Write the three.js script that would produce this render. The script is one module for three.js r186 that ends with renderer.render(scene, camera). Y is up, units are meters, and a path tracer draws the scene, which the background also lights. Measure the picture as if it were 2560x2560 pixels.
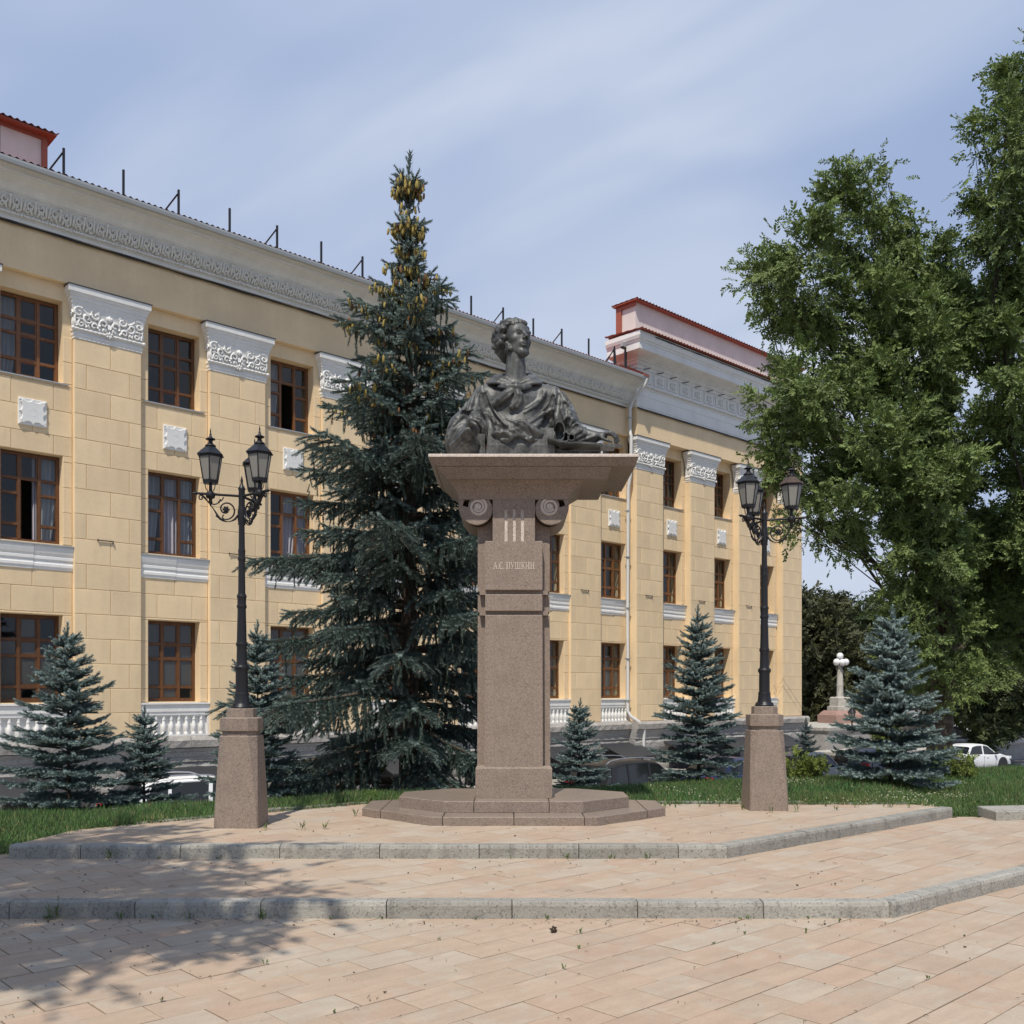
import * as THREE from 'three';
import { mergeGeometries, mergeVertices, toCreasedNormals } from 'three/addons/utils/BufferGeometryUtils.js';
import { FontLoader } from 'three/addons/loaders/FontLoader.js';
import { TextGeometry } from 'three/addons/geometries/TextGeometry.js';

// ---------------------------------------------------------------- camera, sky, sun, exposure
const scene = new THREE.Scene();
const camera = new THREE.PerspectiveCamera(55.14, 1, 0.1, 3000);
camera.position.set(0, 1.814, 0);
camera.lookAt(0, 1.814, -10);
camera.setViewOffset(1024, 1024, 0, -178.6, 1024, 1024);   // level camera with a raised lens, as the photograph's verticals show

const renderer = new THREE.WebGLRenderer({ antialias: true });
renderer.toneMapping = THREE.LinearToneMapping;
renderer.toneMappingExposure = 1.0;
renderer.shadowMap.enabled = true;

const SUN = new THREE.Vector3(-0.113, 0.857, 0.502).normalize();
const sun = new THREE.DirectionalLight(new THREE.Color().setRGB(1, 0.93, 0.82), 4.2);
sun.position.copy(SUN).multiplyScalar(120); sun.target.position.set(4, 0, -28);
sun.position.add(sun.target.position);
sun.castShadow = true; sun.shadow.mapSize.set(4096, 4096);
Object.assign(sun.shadow.camera, { left: -45, right: 45, top: 45, bottom: -45, near: 1, far: 300 });
scene.add(sun, sun.target);

// ---------------------------------------------------------------- numbers and noise
function rng(seed) { let a = seed >>> 0; return () => { a = (a + 0x6d2b79f5) | 0; let t = Math.imul(a ^ (a >>> 15), 1 | a); t = (t + Math.imul(t ^ (t >>> 7), 61 | t)) ^ t; return ((t ^ (t >>> 14)) >>> 0) / 4294967296; }; }
const clamp = THREE.MathUtils.clamp, lerp = THREE.MathUtils.lerp, sstep = THREE.MathUtils.smoothstep;
function hash(x, y, s) { let h = (Math.imul(x, 374761393) + Math.imul(y, 668265263) + Math.imul(s, 2147483647 ^ 61)) | 0; h = Math.imul(h ^ (h >>> 13), 1274126177); return ((h ^ (h >>> 16)) >>> 0) / 4294967296; }
function vn(x, y, px, py, s) {                       // value noise that repeats every px, py cells
  const ix = Math.floor(x), iy = Math.floor(y), fx = x - ix, fy = y - iy, u = fx * fx * (3 - 2 * fx), v = fy * fy * (3 - 2 * fy);
  const m = (a, p) => ((a % p) + p) % p, x0 = m(ix, px), x1 = m(ix + 1, px), y0 = m(iy, py), y1 = m(iy + 1, py);
  return lerp(lerp(hash(x0, y0, s), hash(x1, y0, s), u), lerp(hash(x0, y1, s), hash(x1, y1, s), u), v);
}
function fbm(x, y, px, py, s, oct = 4) { let a = 0.5, f = 0, n = 0; for (let i = 0; i < oct; i++) { f += a * vn(x, y, px, py, s + i * 17); n += a; a *= 0.5; x *= 2; y *= 2; px *= 2; py *= 2; } return f / n; }
function n3(x, y, z) {                              // 3D value noise, 0..1
  const ix = Math.floor(x), iy = Math.floor(y), iz = Math.floor(z), s = (t) => t * t * (3 - 2 * t), u = s(x - ix), v = s(y - iy), w = s(z - iz);
  const h = (a, b, c) => hash(a + c * 57, b + c * 131, 7);
  return lerp(lerp(lerp(h(ix, iy, iz), h(ix + 1, iy, iz), u), lerp(h(ix, iy + 1, iz), h(ix + 1, iy + 1, iz), u), v), lerp(lerp(h(ix, iy, iz + 1), h(ix + 1, iy, iz + 1), u), lerp(h(ix, iy + 1, iz + 1), h(ix + 1, iy + 1, iz + 1), u), v), w);
}

// the sky: thin high cloud over a pale blue, the same all round
{
  const W = 2048, H = 1024, d = new Float32Array(W * H * 4);
  for (let r = 0; r < H; r++) {
    const up = ((r + 0.5) / H - 0.5) * Math.PI, y = Math.sin(up), c = Math.cos(up);
    for (let q = 0; q < W; q++) {
      const a = ((q + 0.5) / W - 0.5) * 2 * Math.PI, x = c * Math.cos(a), z = c * Math.sin(a), e = Math.max(y, 0);
      const k = 1 - Math.pow(e, 0.55), o = (r * W + q) * 4;
      let R = lerp(0.25, 0.515, k), G = lerp(0.36, 0.60, k), B = lerp(0.62, 0.775, k);
      const h = 1 / (e + 0.18), px = x * h, pz = z * h;
      const wx = px * 0.9 + pz * 0.55, wz = pz * 0.9 - px * 0.55, warp = fbm(px * 0.8 + 40, pz * 0.8 + 40, 512, 512, 5, 3);
      const soft = fbm(wx * 0.7 + 60 + warp * 1.4, wz * 0.9 + 60 + warp, 512, 512, 11, 5), thin = fbm(wx * 1.1 + 90 + warp * 2.6, wz * 3.2 + 90 + warp * 1.8, 512, 512, 23, 6);
      const cl = clamp(0.62 * sstep(soft, 0.36, 0.72) + 0.55 * sstep(thin, 0.46, 0.80) * sstep(soft, 0.3, 0.6), 0, 0.85) * sstep(e, 0.0, 0.12);
      R = lerp(R, 0.70, cl); G = lerp(G, 0.76, cl); B = lerp(B, 0.87, cl);
      if (y < 0) { const g = sstep(-y, 0, 0.05); R = lerp(R, 0.24, g); G = lerp(G, 0.23, g); B = lerp(B, 0.20, g); }
      d[o] = R; d[o + 1] = G; d[o + 2] = B; d[o + 3] = 1;
    }
  }
  const t = new THREE.DataTexture(d, W, H, THREE.RGBAFormat, THREE.FloatType);
  t.mapping = THREE.EquirectangularReflectionMapping; t.magFilter = THREE.LinearFilter; t.minFilter = THREE.LinearFilter; t.needsUpdate = true;
  scene.background = t; scene.environment = t;
}

// ---------------------------------------------------------------- textures and materials
function tex(n, fn, srgb = false) {
  const d = new Uint8Array(n * n * 4);
  for (let j = 0; j < n; j++) for (let i = 0; i < n; i++) {
    const c = fn(i / n, j / n, i, j), o = (j * n + i) * 4, v = Array.isArray(c) ? c : [c, c, c];
    for (let k = 0; k < 3; k++) d[o + k] = clamp(Math.round(255 * (srgb ? Math.pow(clamp(v[k], 0, 1), 1 / 2.2) : v[k])), 0, 255);
    d[o + 3] = 255;
  }
  const t = new THREE.DataTexture(d, n, n, THREE.RGBAFormat, THREE.UnsignedByteType);
  t.wrapS = t.wrapT = THREE.RepeatWrapping; t.magFilter = THREE.LinearFilter; t.minFilter = THREE.LinearMipmapLinearFilter; t.generateMipmaps = true;
  if (srgb) t.colorSpace = THREE.SRGBColorSpace;
  t.needsUpdate = true; return t;
}
const per = (t, metres) => { const c = t.clone(); c.repeat.set(1 / metres, 1 / metres); c.needsUpdate = true; return c; };
const rgb = (r, g, b) => new THREE.Color().setRGB(r, g, b);
const mul = (c, k) => c.map((v) => v * k);
const T = {};
T.plaster = tex(512, (u, v) => { const m = fbm(u * 5, v * 5, 5, 5, 1, 5), f = fbm(u * 64, v * 64, 64, 64, 3, 2), st = fbm(u * 22, v * 3, 22, 3, 9, 3); return 0.885 + 0.13 * (m - 0.5) * 2 * 0.6 + 0.05 * (f - 0.5) + 0.07 * (st - 0.5); }, true);
T.plasterB = tex(512, (u, v) => 0.5 * fbm(u * 90, v * 90, 90, 90, 31, 3) + 0.5 * fbm(u * 14, v * 14, 14, 14, 37, 3));
T.granite = tex(512, (u, v) => {
  const a = fbm(u * 50, v * 50, 50, 50, 41, 2), b = fbm(u * 110, v * 110, 110, 110, 43, 2), s = fbm(u * 4, v * 4, 4, 4, 47, 3);
  let k = 0.72 + 0.22 * (a - 0.5) + 0.6 * (b - 0.5) + 0.14 * (s - 0.5); if (b > 0.76) k = 0.95; if (a < 0.24) k *= 0.8;
  return [k, k * (0.96 + 0.06 * (a - 0.5)), k * (0.94 + 0.1 * (b - 0.5))];
}, true);
T.graniteB = tex(512, (u, v) => fbm(u * 80, v * 80, 80, 80, 53, 3));
T.paver = tex(512, (u, v) => {
  const w = fbm(u * 3, v * 3, 3, 3, 61, 3), st = fbm(u * 5 + w, v * 26 + w * 3, 5, 26, 63, 4), m = fbm(u * 4, v * 4, 4, 4, 67, 4), f = fbm(u * 120, v * 120, 120, 120, 71, 2), fade = fbm(u * 7, v * 7, 7, 7, 73, 4);
  const k = 0.80 + 0.13 * (st - 0.5) + 0.16 * (m - 0.5) + 0.10 * (f - 0.5), p = 0.10 * sstep(fade, 0.50, 0.68);
  return [k + p * 0.1, k * 0.985 + p * 0.55, k * 0.97 + p * 0.8];
}, true);
T.paverB = tex(512, (u, v) => 0.45 * fbm(u * 6, v * 44, 6, 44, 79, 4) + 0.4 * fbm(u * 30, v * 30, 30, 30, 81, 3) + 0.15 * fbm(u * 150, v * 150, 150, 150, 83, 1));
T.kerb = tex(512, (u, v) => {
  const a = fbm(u * 60, v * 60, 60, 60, 91, 2), s = fbm(u * 6, v * 14, 6, 14, 93, 4), p = fbm(u * 90, v * 70, 90, 70, 97, 2), st = fbm(u * 18, v * 5, 18, 5, 99, 4);
  let k = 0.80 + 0.16 * (a - 0.5) + 0.26 * (s - 0.5) - 0.17 * sstep(st, 0.56, 0.80); if (p < 0.31) k *= 0.66; return [k, k * 0.995, k * 0.97];
}, true);
T.kerbB = tex(512, (u, v) => fbm(u * 70, v * 55, 70, 55, 101, 3));
T.asphalt = tex(512, (u, v) => { const a = fbm(u * 100, v * 100, 100, 100, 111, 2), s = fbm(u * 4, v * 4, 4, 4, 113, 4); return 0.72 + 0.36 * (a - 0.5) + 0.3 * (s - 0.5); }, true);
T.wood = tex(256, (u, v) => { const w = fbm(u * 3, v * 2, 3, 2, 121, 2), g = fbm(u * 40 + w * 3, v * 3, 40, 3, 123, 4), m = fbm(u * 5, v * 9, 5, 9, 127, 3); const k = 0.68 + 0.42 * (g - 0.5) + 0.35 * (m - 0.5); return [k, k * (0.93 + 0.1 * (m - 0.5)), k * 0.88]; }, true);
T.stone = tex(512, (u, v) => { const a = fbm(u * 36, v * 36, 36, 36, 131, 3), s = fbm(u * 5, v * 5, 5, 5, 133, 4); return 0.74 + 0.3 * (a - 0.5) + 0.3 * (s - 0.5); }, true);
T.stoneB = tex(512, (u, v) => 0.6 * fbm(u * 20, v * 20, 20, 20, 137, 4) + 0.4 * fbm(u * 60, v * 60, 60, 60, 139, 2));
T.bark = tex(512, (u, v) => { const w = fbm(u * 4, v * 4, 4, 4, 141, 2), r = Math.abs(fbm(u * 14 + w * 2, v * 5 + w, 14, 5, 143, 4) - 0.5) * 2; return 0.35 + 0.75 * r; }, true);
T.soil = tex(512, (u, v) => { const a = fbm(u * 60, v * 60, 60, 60, 151, 3), s = fbm(u * 6, v * 6, 6, 6, 153, 4); return [0.55 + 0.5 * (a - 0.5), 0.62 + 0.5 * (a - 0.5) + 0.35 * (s - 0.5), 0.4 + 0.3 * (a - 0.5)]; }, true);
T.bronze = tex(512, (u, v) => { const st = fbm(u * 30, v * 4, 30, 4, 161, 4), m = fbm(u * 7, v * 7, 7, 7, 163, 4), f = fbm(u * 50, v * 50, 50, 50, 167, 2); const k = 0.42 + 0.75 * (m - 0.47) + 0.45 * (st - 0.5) + 0.3 * (f - 0.5); return [k, k * 1.01, k * 0.98]; }, true);

function std(color, o = {}) {
  const { map, metres = 1, bump, bumpM, bumpScale = 0.002, ...rest } = o;
  const m = new (o.physical ? THREE.MeshPhysicalMaterial : THREE.MeshStandardMaterial)();
  delete rest.physical; m.color = Array.isArray(color) ? rgb(...color) : color; m.roughness = 0.85; m.metalness = 0;
  if (map) m.map = per(map, metres);
  if (bump) { m.bumpMap = per(bump, bumpM ?? metres); m.bumpScale = bumpScale; }
  return Object.assign(m, rest);
}
const M = {
  plaster: std([0.90, 0.695, 0.435], { map: T.plaster, metres: 2.7, bump: T.plasterB, bumpM: 1.0, bumpScale: 0.004, roughness: 0.93 }),
  white: std([0.88, 0.87, 0.835], { map: T.plaster, metres: 1.9, bump: T.plasterB, bumpM: 0.6, bumpScale: 0.002, roughness: 0.6 }),
  cornice: std([0.87, 0.86, 0.81], { map: T.plaster, metres: 2.3, bump: T.plasterB, bumpM: 0.9, bumpScale: 0.003, roughness: 0.85 }),
  wall2: std([0.80, 0.72, 0.68], { map: T.plaster, metres: 2.0, roughness: 0.9 }),
  granite: std([0.345, 0.28, 0.226], { map: T.granite, metres: 0.62, bump: T.graniteB, bumpM: 0.5, bumpScale: 0.0012, roughness: 0.62 }),
  graniteStep: std([0.33, 0.27, 0.222], { map: T.granite, metres: 0.62, roughness: 0.38 }),
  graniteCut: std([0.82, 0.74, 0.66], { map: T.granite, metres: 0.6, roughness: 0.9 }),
  joint: std([0.20, 0.15, 0.11], { map: T.asphalt, metres: 0.8, roughness: 1 }),
  kerb: std([0.41, 0.395, 0.355], { map: T.kerb, metres: 1.15, bump: T.kerbB, bumpM: 0.8, bumpScale: 0.004, roughness: 0.9 }),
  asphalt: std([0.30, 0.288, 0.27], { map: T.asphalt, metres: 3, roughness: 0.9 }),
  concrete: std([0.60, 0.575, 0.53], { map: T.kerb, metres: 3.2, bump: T.kerbB, bumpScale: 0.004, roughness: 0.9 }),
  wood: std([0.225, 0.098, 0.032], { map: T.wood, metres: 0.55, roughness: 0.5 }),
  stone: std([0.46, 0.44, 0.415], { map: T.stone, metres: 1.6, bump: T.stoneB, bumpM: 1.2, bumpScale: 0.03, roughness: 0.95 }),
  stoneCap: std([0.52, 0.485, 0.445], { map: T.stone, metres: 2.1, bump: T.stoneB, bumpM: 1.5, bumpScale: 0.02, roughness: 0.95 }),
  iron: std([0.016, 0.016, 0.018], { roughness: 0.42, metalness: 0.25 }),
  ironDull: std([0.035, 0.035, 0.04], { roughness: 0.6 }),
  rust: std([0.085, 0.055, 0.042], { map: T.stone, metres: 0.2, roughness: 0.8 }),
  hood: std([0.035, 0.036, 0.04], { roughness: 0.55 }),
  roof: std([0.38, 0.10, 0.058], { map: T.plaster, metres: 2, roughness: 0.5 }),
  zinc: std([0.40, 0.41, 0.41], { roughness: 0.55, metalness: 0.3 }),
  pipe: std([0.66, 0.66, 0.64], { roughness: 0.5 }),
  bark: std([0.15, 0.115, 0.085], { map: T.bark, metres: 0.8, bump: T.bark, bumpM: 0.8, bumpScale: 0.03, roughness: 1 }),
  twig: std([0.10, 0.075, 0.055], { roughness: 1 }),
  soil: std([0.085, 0.10, 0.035], { map: T.soil, metres: 2.1, roughness: 1 }),
  bronze: std([0.165, 0.168, 0.165], { map: T.bronze, metres: 0.85, bump: T.stoneB, bumpM: 0.4, bumpScale: 0.002, roughness: 0.5, metalness: 0.1 }),
  interior: std([0.30, 0.28, 0.25], { roughness: 1 }),
  curtain: std([0.56, 0.54, 0.60], { physical: true, transmission: 0.3, roughness: 1, thickness: 0, side: THREE.DoubleSide }),
  net: std([0.62, 0.63, 0.66], { physical: true, transmission: 0.45, roughness: 1, thickness: 0, side: THREE.DoubleSide }),
  glass: std([0.80, 0.84, 0.86], { physical: true, transmission: 1, thickness: 0, roughness: 0.02, ior: 1.52 }),
  dusty: std([0.62, 0.63, 0.60], { physical: true, transmission: 0.9, thickness: 0, roughness: 0.12, ior: 1.5 }),
  frost: std([0.44, 0.43, 0.39], { physical: true, transmission: 0.5, thickness: 0, roughness: 0.8, ior: 1.45, side: THREE.DoubleSide }),
};
const plasters = [0.95, 1.0, 1.035].map((k) => { const m = M.plaster.clone(); m.color = rgb(0.885 * k, 0.685 * k, 0.43 * k); return m; });
const pavers = [[0.51, 0.395, 0.29], [0.52, 0.41, 0.305], [0.515, 0.39, 0.285], [0.525, 0.43, 0.33], [0.49, 0.378, 0.28], [0.52, 0.405, 0.30], [0.505, 0.375, 0.275], [0.515, 0.425, 0.33]].map((c, i) => std(c, { map: T.paver, metres: 0.9 + 0.07 * i, bump: T.paverB, bumpM: 0.8, bumpScale: 0.0035, roughness: 0.88 }));

// ---------------------------------------------------------------- naming, tagging, meshes
const used = new Map();
function numbered(name) { const n = used.get(name) ?? 0; used.set(name, n + 1); return n ? name + '_' + String(n).padStart(3, '0') : name; }
function shade(o) { o.castShadow = true; o.receiveShadow = true; return o; }
function thing(name, label, category, pos = [0, 0, 0], turn = 0, group) { const o = new THREE.Group(); o.name = numbered(name); o.position.set(...pos); o.rotation.y = turn; o.userData = { label, category }; if (group) o.userData.group = group; scene.add(o); return o; }
function ground(name, label) { const o = new THREE.Group(); o.name = numbered(name); o.userData = { kind: 'structure', label }; scene.add(o); return o; }
function part(parent, name, geo, mat, label) { const o = shade(new THREE.Mesh(Array.isArray(geo) ? merge(geo) : geo, mat)); o.name = name; if (label) o.userData.label = label; parent.add(o); return o; }
function sub(parent, name) { const g = new THREE.Group(); g.name = name; parent.add(g); return g; }
function stuff(o) { o.userData.kind = 'stuff'; return o; }

// ---------------------------------------------------------------- geometry helpers
function clean(g) { g = g.index ? g.toNonIndexed() : g; for (const k of Object.keys(g.attributes)) if (!['position', 'normal', 'uv'].includes(k)) g.deleteAttribute(k); if (!g.attributes.normal) g.computeVertexNormals(); return g; }
function boxUV(g, du = 0, dv = 0) {                   // uv in metres from the dominant axis of each face
  g = clean(g); const p = g.attributes.position, uv = new Float32Array(p.count * 2), a = new THREE.Vector3(), b = new THREE.Vector3(), c = new THREE.Vector3(), n = new THREE.Vector3();
  for (let i = 0; i < p.count; i += 3) {
    a.fromBufferAttribute(p, i); b.fromBufferAttribute(p, i + 1); c.fromBufferAttribute(p, i + 2); n.crossVectors(b.clone().sub(a), c.clone().sub(a));
    const x = Math.abs(n.x), y = Math.abs(n.y), z = Math.abs(n.z);
    [a, b, c].forEach((q, k) => { const [s, t] = y >= x && y >= z ? [q.x, q.z] : x >= z ? [q.z, q.y] : [q.x, q.y]; uv[(i + k) * 2] = s + du; uv[(i + k) * 2 + 1] = t + dv; });
  }
  g.setAttribute('uv', new THREE.BufferAttribute(uv, 2)); return g;
}
const merge = (list) => (list.length === 1 ? list[0] : mergeGeometries(list.map((g) => { g = clean(g); if (!g.attributes.uv) g = boxUV(g); return g; })));
function bx(x, y, z, w, h, d) { return boxUV(new THREE.BoxGeometry(w, h, d).translate(x, y, z)); }           // centred box
function bb(x0, x1, y0, y1, z0, z1) { return bx((x0 + x1) / 2, (y0 + y1) / 2, (z0 + z1) / 2, x1 - x0, y1 - y0, z1 - z0); }
function quads(rings, capA = true, capB = true) {     // joins closed rings of points into a skin, flat shaded
  const pos = [], tri = (a, b, c) => pos.push(...a, ...b, ...c);
  for (let i = 0; i + 1 < rings.length; i++) { const A = rings[i], B = rings[i + 1]; for (let k = 0; k < A.length; k++) { const l = (k + 1) % A.length; tri(A[k], A[l], B[l]); tri(A[k], B[l], B[k]); } }
  const cap = (R, flip) => { for (let k = 1; k + 1 < R.length; k++) flip ? tri(R[0], R[k + 1], R[k]) : tri(R[0], R[k], R[k + 1]); };
  if (capA) cap(rings[0], true); if (capB) cap(rings[rings.length - 1], false);
  const g = new THREE.BufferGeometry(); g.setAttribute('position', new THREE.Float32BufferAttribute(pos, 3)); g.computeVertexNormals(); return boxUV(g);
}
const inset = (P, d) => {                             // convex polygon moved inward by d
  const n = P.length, out = []; let area = 0; P.forEach((p, i) => { const q = P[(i + 1) % n]; area += p[0] * q[1] - q[0] * p[1]; }); const s = area > 0 ? 1 : -1;
  for (let i = 0; i < n; i++) {
    const a = P[(i + n - 1) % n], b = P[i], c = P[(i + 1) % n], u = [b[0] - a[0], b[1] - a[1]], v = [c[0] - b[0], c[1] - b[1]], lu = Math.hypot(...u) || 1, lv = Math.hypot(...v) || 1;
    const nu = [-u[1] / lu * s, u[0] / lu * s], nv = [-v[1] / lv * s, v[0] / lv * s], k = 1 + nu[0] * nv[0] + nu[1] * nv[1], f = d / Math.max(k, 0.3);
    out.push([b[0] + (nu[0] + nv[0]) * f, b[1] + (nu[1] + nv[1]) * f]);
  } return out;
};
const ccw = (P) => { let a = 0; P.forEach((p, i) => { const q = P[(i + 1) % P.length]; a += p[0] * q[1] - q[0] * p[1]; }); return a < 0 ? P.slice().reverse() : P; };
function prism(P, y0, y1, ch = 0.004) {               // upright slab of a convex (x,z) outline with a chamfered top edge
  const Q = ccw(P).slice().reverse(), ring = (R, y) => R.map(([x, z]) => [x, y, z]);
  return quads(ch ? [ring(Q, y0), ring(Q, y1 - ch), ring(inset(Q, ch), y1)] : [ring(Q, y0), ring(Q, y1)]);
}
function slabZ(w, h, d, ch) {                         // plate in the x,y plane, front face toward +z, chamfered edge; back at z = 0
  const r = (a, b, z) => [[-a, -b, z], [a, -b, z], [a, b, z], [-a, b, z]];
  return quads([r(w / 2, h / 2, 0), r(w / 2, h / 2, d - ch), r(w / 2 - ch, h / 2 - ch, d)]);
}
function profileX(P, x0, x1) {                        // outline of (z,y) points drawn along x (may be concave)
  const s = new THREE.Shape(P.map(([z, y]) => new THREE.Vector2(z, y)));
  const g = clean(new THREE.ExtrudeGeometry(s, { depth: x1 - x0, bevelEnabled: false, curveSegments: 1 })), p = g.attributes.position.array, q = new Float32Array(p.length);
  for (let i = 0; i < p.length; i += 9) [0, 6, 3].forEach((o, k) => { q[i + k * 3] = x0 + p[i + o + 2]; q[i + k * 3 + 1] = p[i + o + 1]; q[i + k * 3 + 2] = p[i + o]; });
  const r = new THREE.BufferGeometry(); r.setAttribute('position', new THREE.BufferAttribute(q, 3)); r.computeVertexNormals(); return boxUV(r);
}
function clipConvex(P, C) {                           // polygon P cut to the convex outline C (both x,z)
  let out = P; const K = ccw(C);
  for (let i = 0; i < K.length && out.length; i++) {
    const a = K[i], b = K[(i + 1) % K.length], side = (p) => (b[0] - a[0]) * (p[1] - a[1]) - (b[1] - a[1]) * (p[0] - a[0]), inp = out; out = [];
    for (let j = 0; j < inp.length; j++) { const p = inp[j], q = inp[(j + 1) % inp.length], sp = side(p), sq = side(q); if (sp >= 0) out.push(p); if ((sp > 0 && sq < 0) || (sp < 0 && sq > 0)) { const t = sp / (sp - sq); out.push([p[0] + (q[0] - p[0]) * t, p[1] + (q[1] - p[1]) * t]); } }
  } return out;
}
const area2 = (P) => Math.abs(P.reduce((s, p, i) => { const q = P[(i + 1) % P.length]; return s + p[0] * q[1] - q[0] * p[1]; }, 0)) / 2;
const inside = (x, z, P) => { let c = false; for (let i = 0, j = P.length - 1; i < P.length; j = i++) if ((P[i][1] > z) !== (P[j][1] > z) && x < ((P[j][0] - P[i][0]) * (z - P[i][1])) / (P[j][1] - P[i][1]) + P[i][0]) c = !c; return c; };
class Skin {                                          // collects tubes into one smooth mesh
  constructor() { this.p = []; this.i = []; this.uv = []; }
  tube(pts, rad, sides = 5, cap = true) {
    const n = pts.length, base = this.p.length / 3, up = new THREE.Vector3(), t = new THREE.Vector3(), a = new THREE.Vector3(), b = new THREE.Vector3(); let along = 0;
    for (let k = 0; k < n; k++) {
      t.subVectors(pts[Math.min(k + 1, n - 1)], pts[Math.max(k - 1, 0)]).normalize();
      if (k === 0) up.set(Math.abs(t.y) > 0.9 ? 1 : 0, Math.abs(t.y) > 0.9 ? 0 : 1, 0); a.crossVectors(t, up).normalize(); b.crossVectors(a, t).normalize(); up.copy(b);
      if (k) along += pts[k].distanceTo(pts[k - 1]); const r = typeof rad === 'number' ? rad : rad[k];
      for (let s = 0; s < sides; s++) { const w = (s / sides) * 2 * Math.PI, c = Math.cos(w) * r, d = Math.sin(w) * r; this.p.push(pts[k].x + a.x * c + b.x * d, pts[k].y + a.y * c + b.y * d, pts[k].z + a.z * c + b.z * d); this.uv.push((s / sides) * 0.8, along); }
      if (k) for (let s = 0; s < sides; s++) { const l = (s + 1) % sides, o = base + (k - 1) * sides, q = o + sides; this.i.push(o + s, o + l, q + l, o + s, q + l, q + s); }
    }
    if (cap) for (let s = 1; s + 1 < sides; s++) { this.i.push(base, base + s, base + s + 1); const e = base + (n - 1) * sides; this.i.push(e, e + s + 1, e + s); }
    return this;
  }
  geo() { const g = new THREE.BufferGeometry(); g.setAttribute('position', new THREE.Float32BufferAttribute(this.p, 3)); g.setAttribute('uv', new THREE.Float32BufferAttribute(this.uv, 2)); g.setIndex(this.i); g.computeVertexNormals(); return g; }
}
const V = (x, y, z) => new THREE.Vector3(x, y, z);
function curve(pts, n) { return new THREE.CatmullRomCurve3(pts, false, 'centripetal').getPoints(n); }
function tubeGeo(pts, r, sides = 6) { return new Skin().tube(pts, r, sides).geo(); }
function lathe(P, seg = 16) { return new THREE.LatheGeometry(P.map(([r, y]) => new THREE.Vector2(r, y)), seg); }
const TURN = 0.7525;                                  // the facade and the paving run this way
// ================================================================ the ground
const Y0 = 0, Y1 = 0.128, Y2 = 0.258;                 // lower, middle and upper paving
const ct = Math.cos(TURN), st = Math.sin(TURN);
const toT = (x, z) => [x * ct - z * st, x * st + z * ct];       // world x,z -> along, across the paving rows
const midEdge = [[-9, -7.8], [3.03, -7.8], [11, -14.0]], midArea = [...midEdge, [11, -14.2], [-9, -14.2]];
const upEdge = [[-5.05, -9.84], [2.16, -9.84], [5.85, -13.02]], upArea = [...upEdge, [5.45, -13.42], [-2.0, -13.55], [-4.88, -11.0]];

{ // wide terrain under everything, reaching the horizon; the street beside the building falls a little toward its far end
  const g = ground('ground', 'street and far ground around the square');
  const xs = [-1500, -400, -120, -60], zs = [60, 30]; for (let x = -40; x <= 90; x += 2) xs.push(x); xs.push(120, 200, 400, 1500); for (let z = 10; z >= -120; z -= 2) zs.push(z); zs.push(-180, -300, -600, -1500);
  const P = [], I = [], U = [];
  for (const z of zs) for (const x of xs) { const t = (x + 11.93) * 0.730 + (-z - 26.73) * 0.683; P.push(x, lerp(-1.84, -2.45, sstep(t, 20, 38)), z); U.push(x, z); }
  for (let j = 0; j + 1 < zs.length; j++) for (let i = 0; i + 1 < xs.length; i++) { const a = j * xs.length + i, b = a + 1, c = a + xs.length, d = c + 1; I.push(a, b, d, a, d, c); }
  const q = new THREE.BufferGeometry(); q.setAttribute('position', new THREE.Float32BufferAttribute(P, 3)); q.setAttribute('uv', new THREE.Float32BufferAttribute(U, 2)); q.setIndex(I); q.computeVertexNormals();
  part(g, 'street', q, M.asphalt);
}
const groundY = (x, z) => lerp(-1.84, -2.45, sstep((x + 11.93) * 0.730 + (-z - 26.73) * 0.683, 20, 38));

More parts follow.
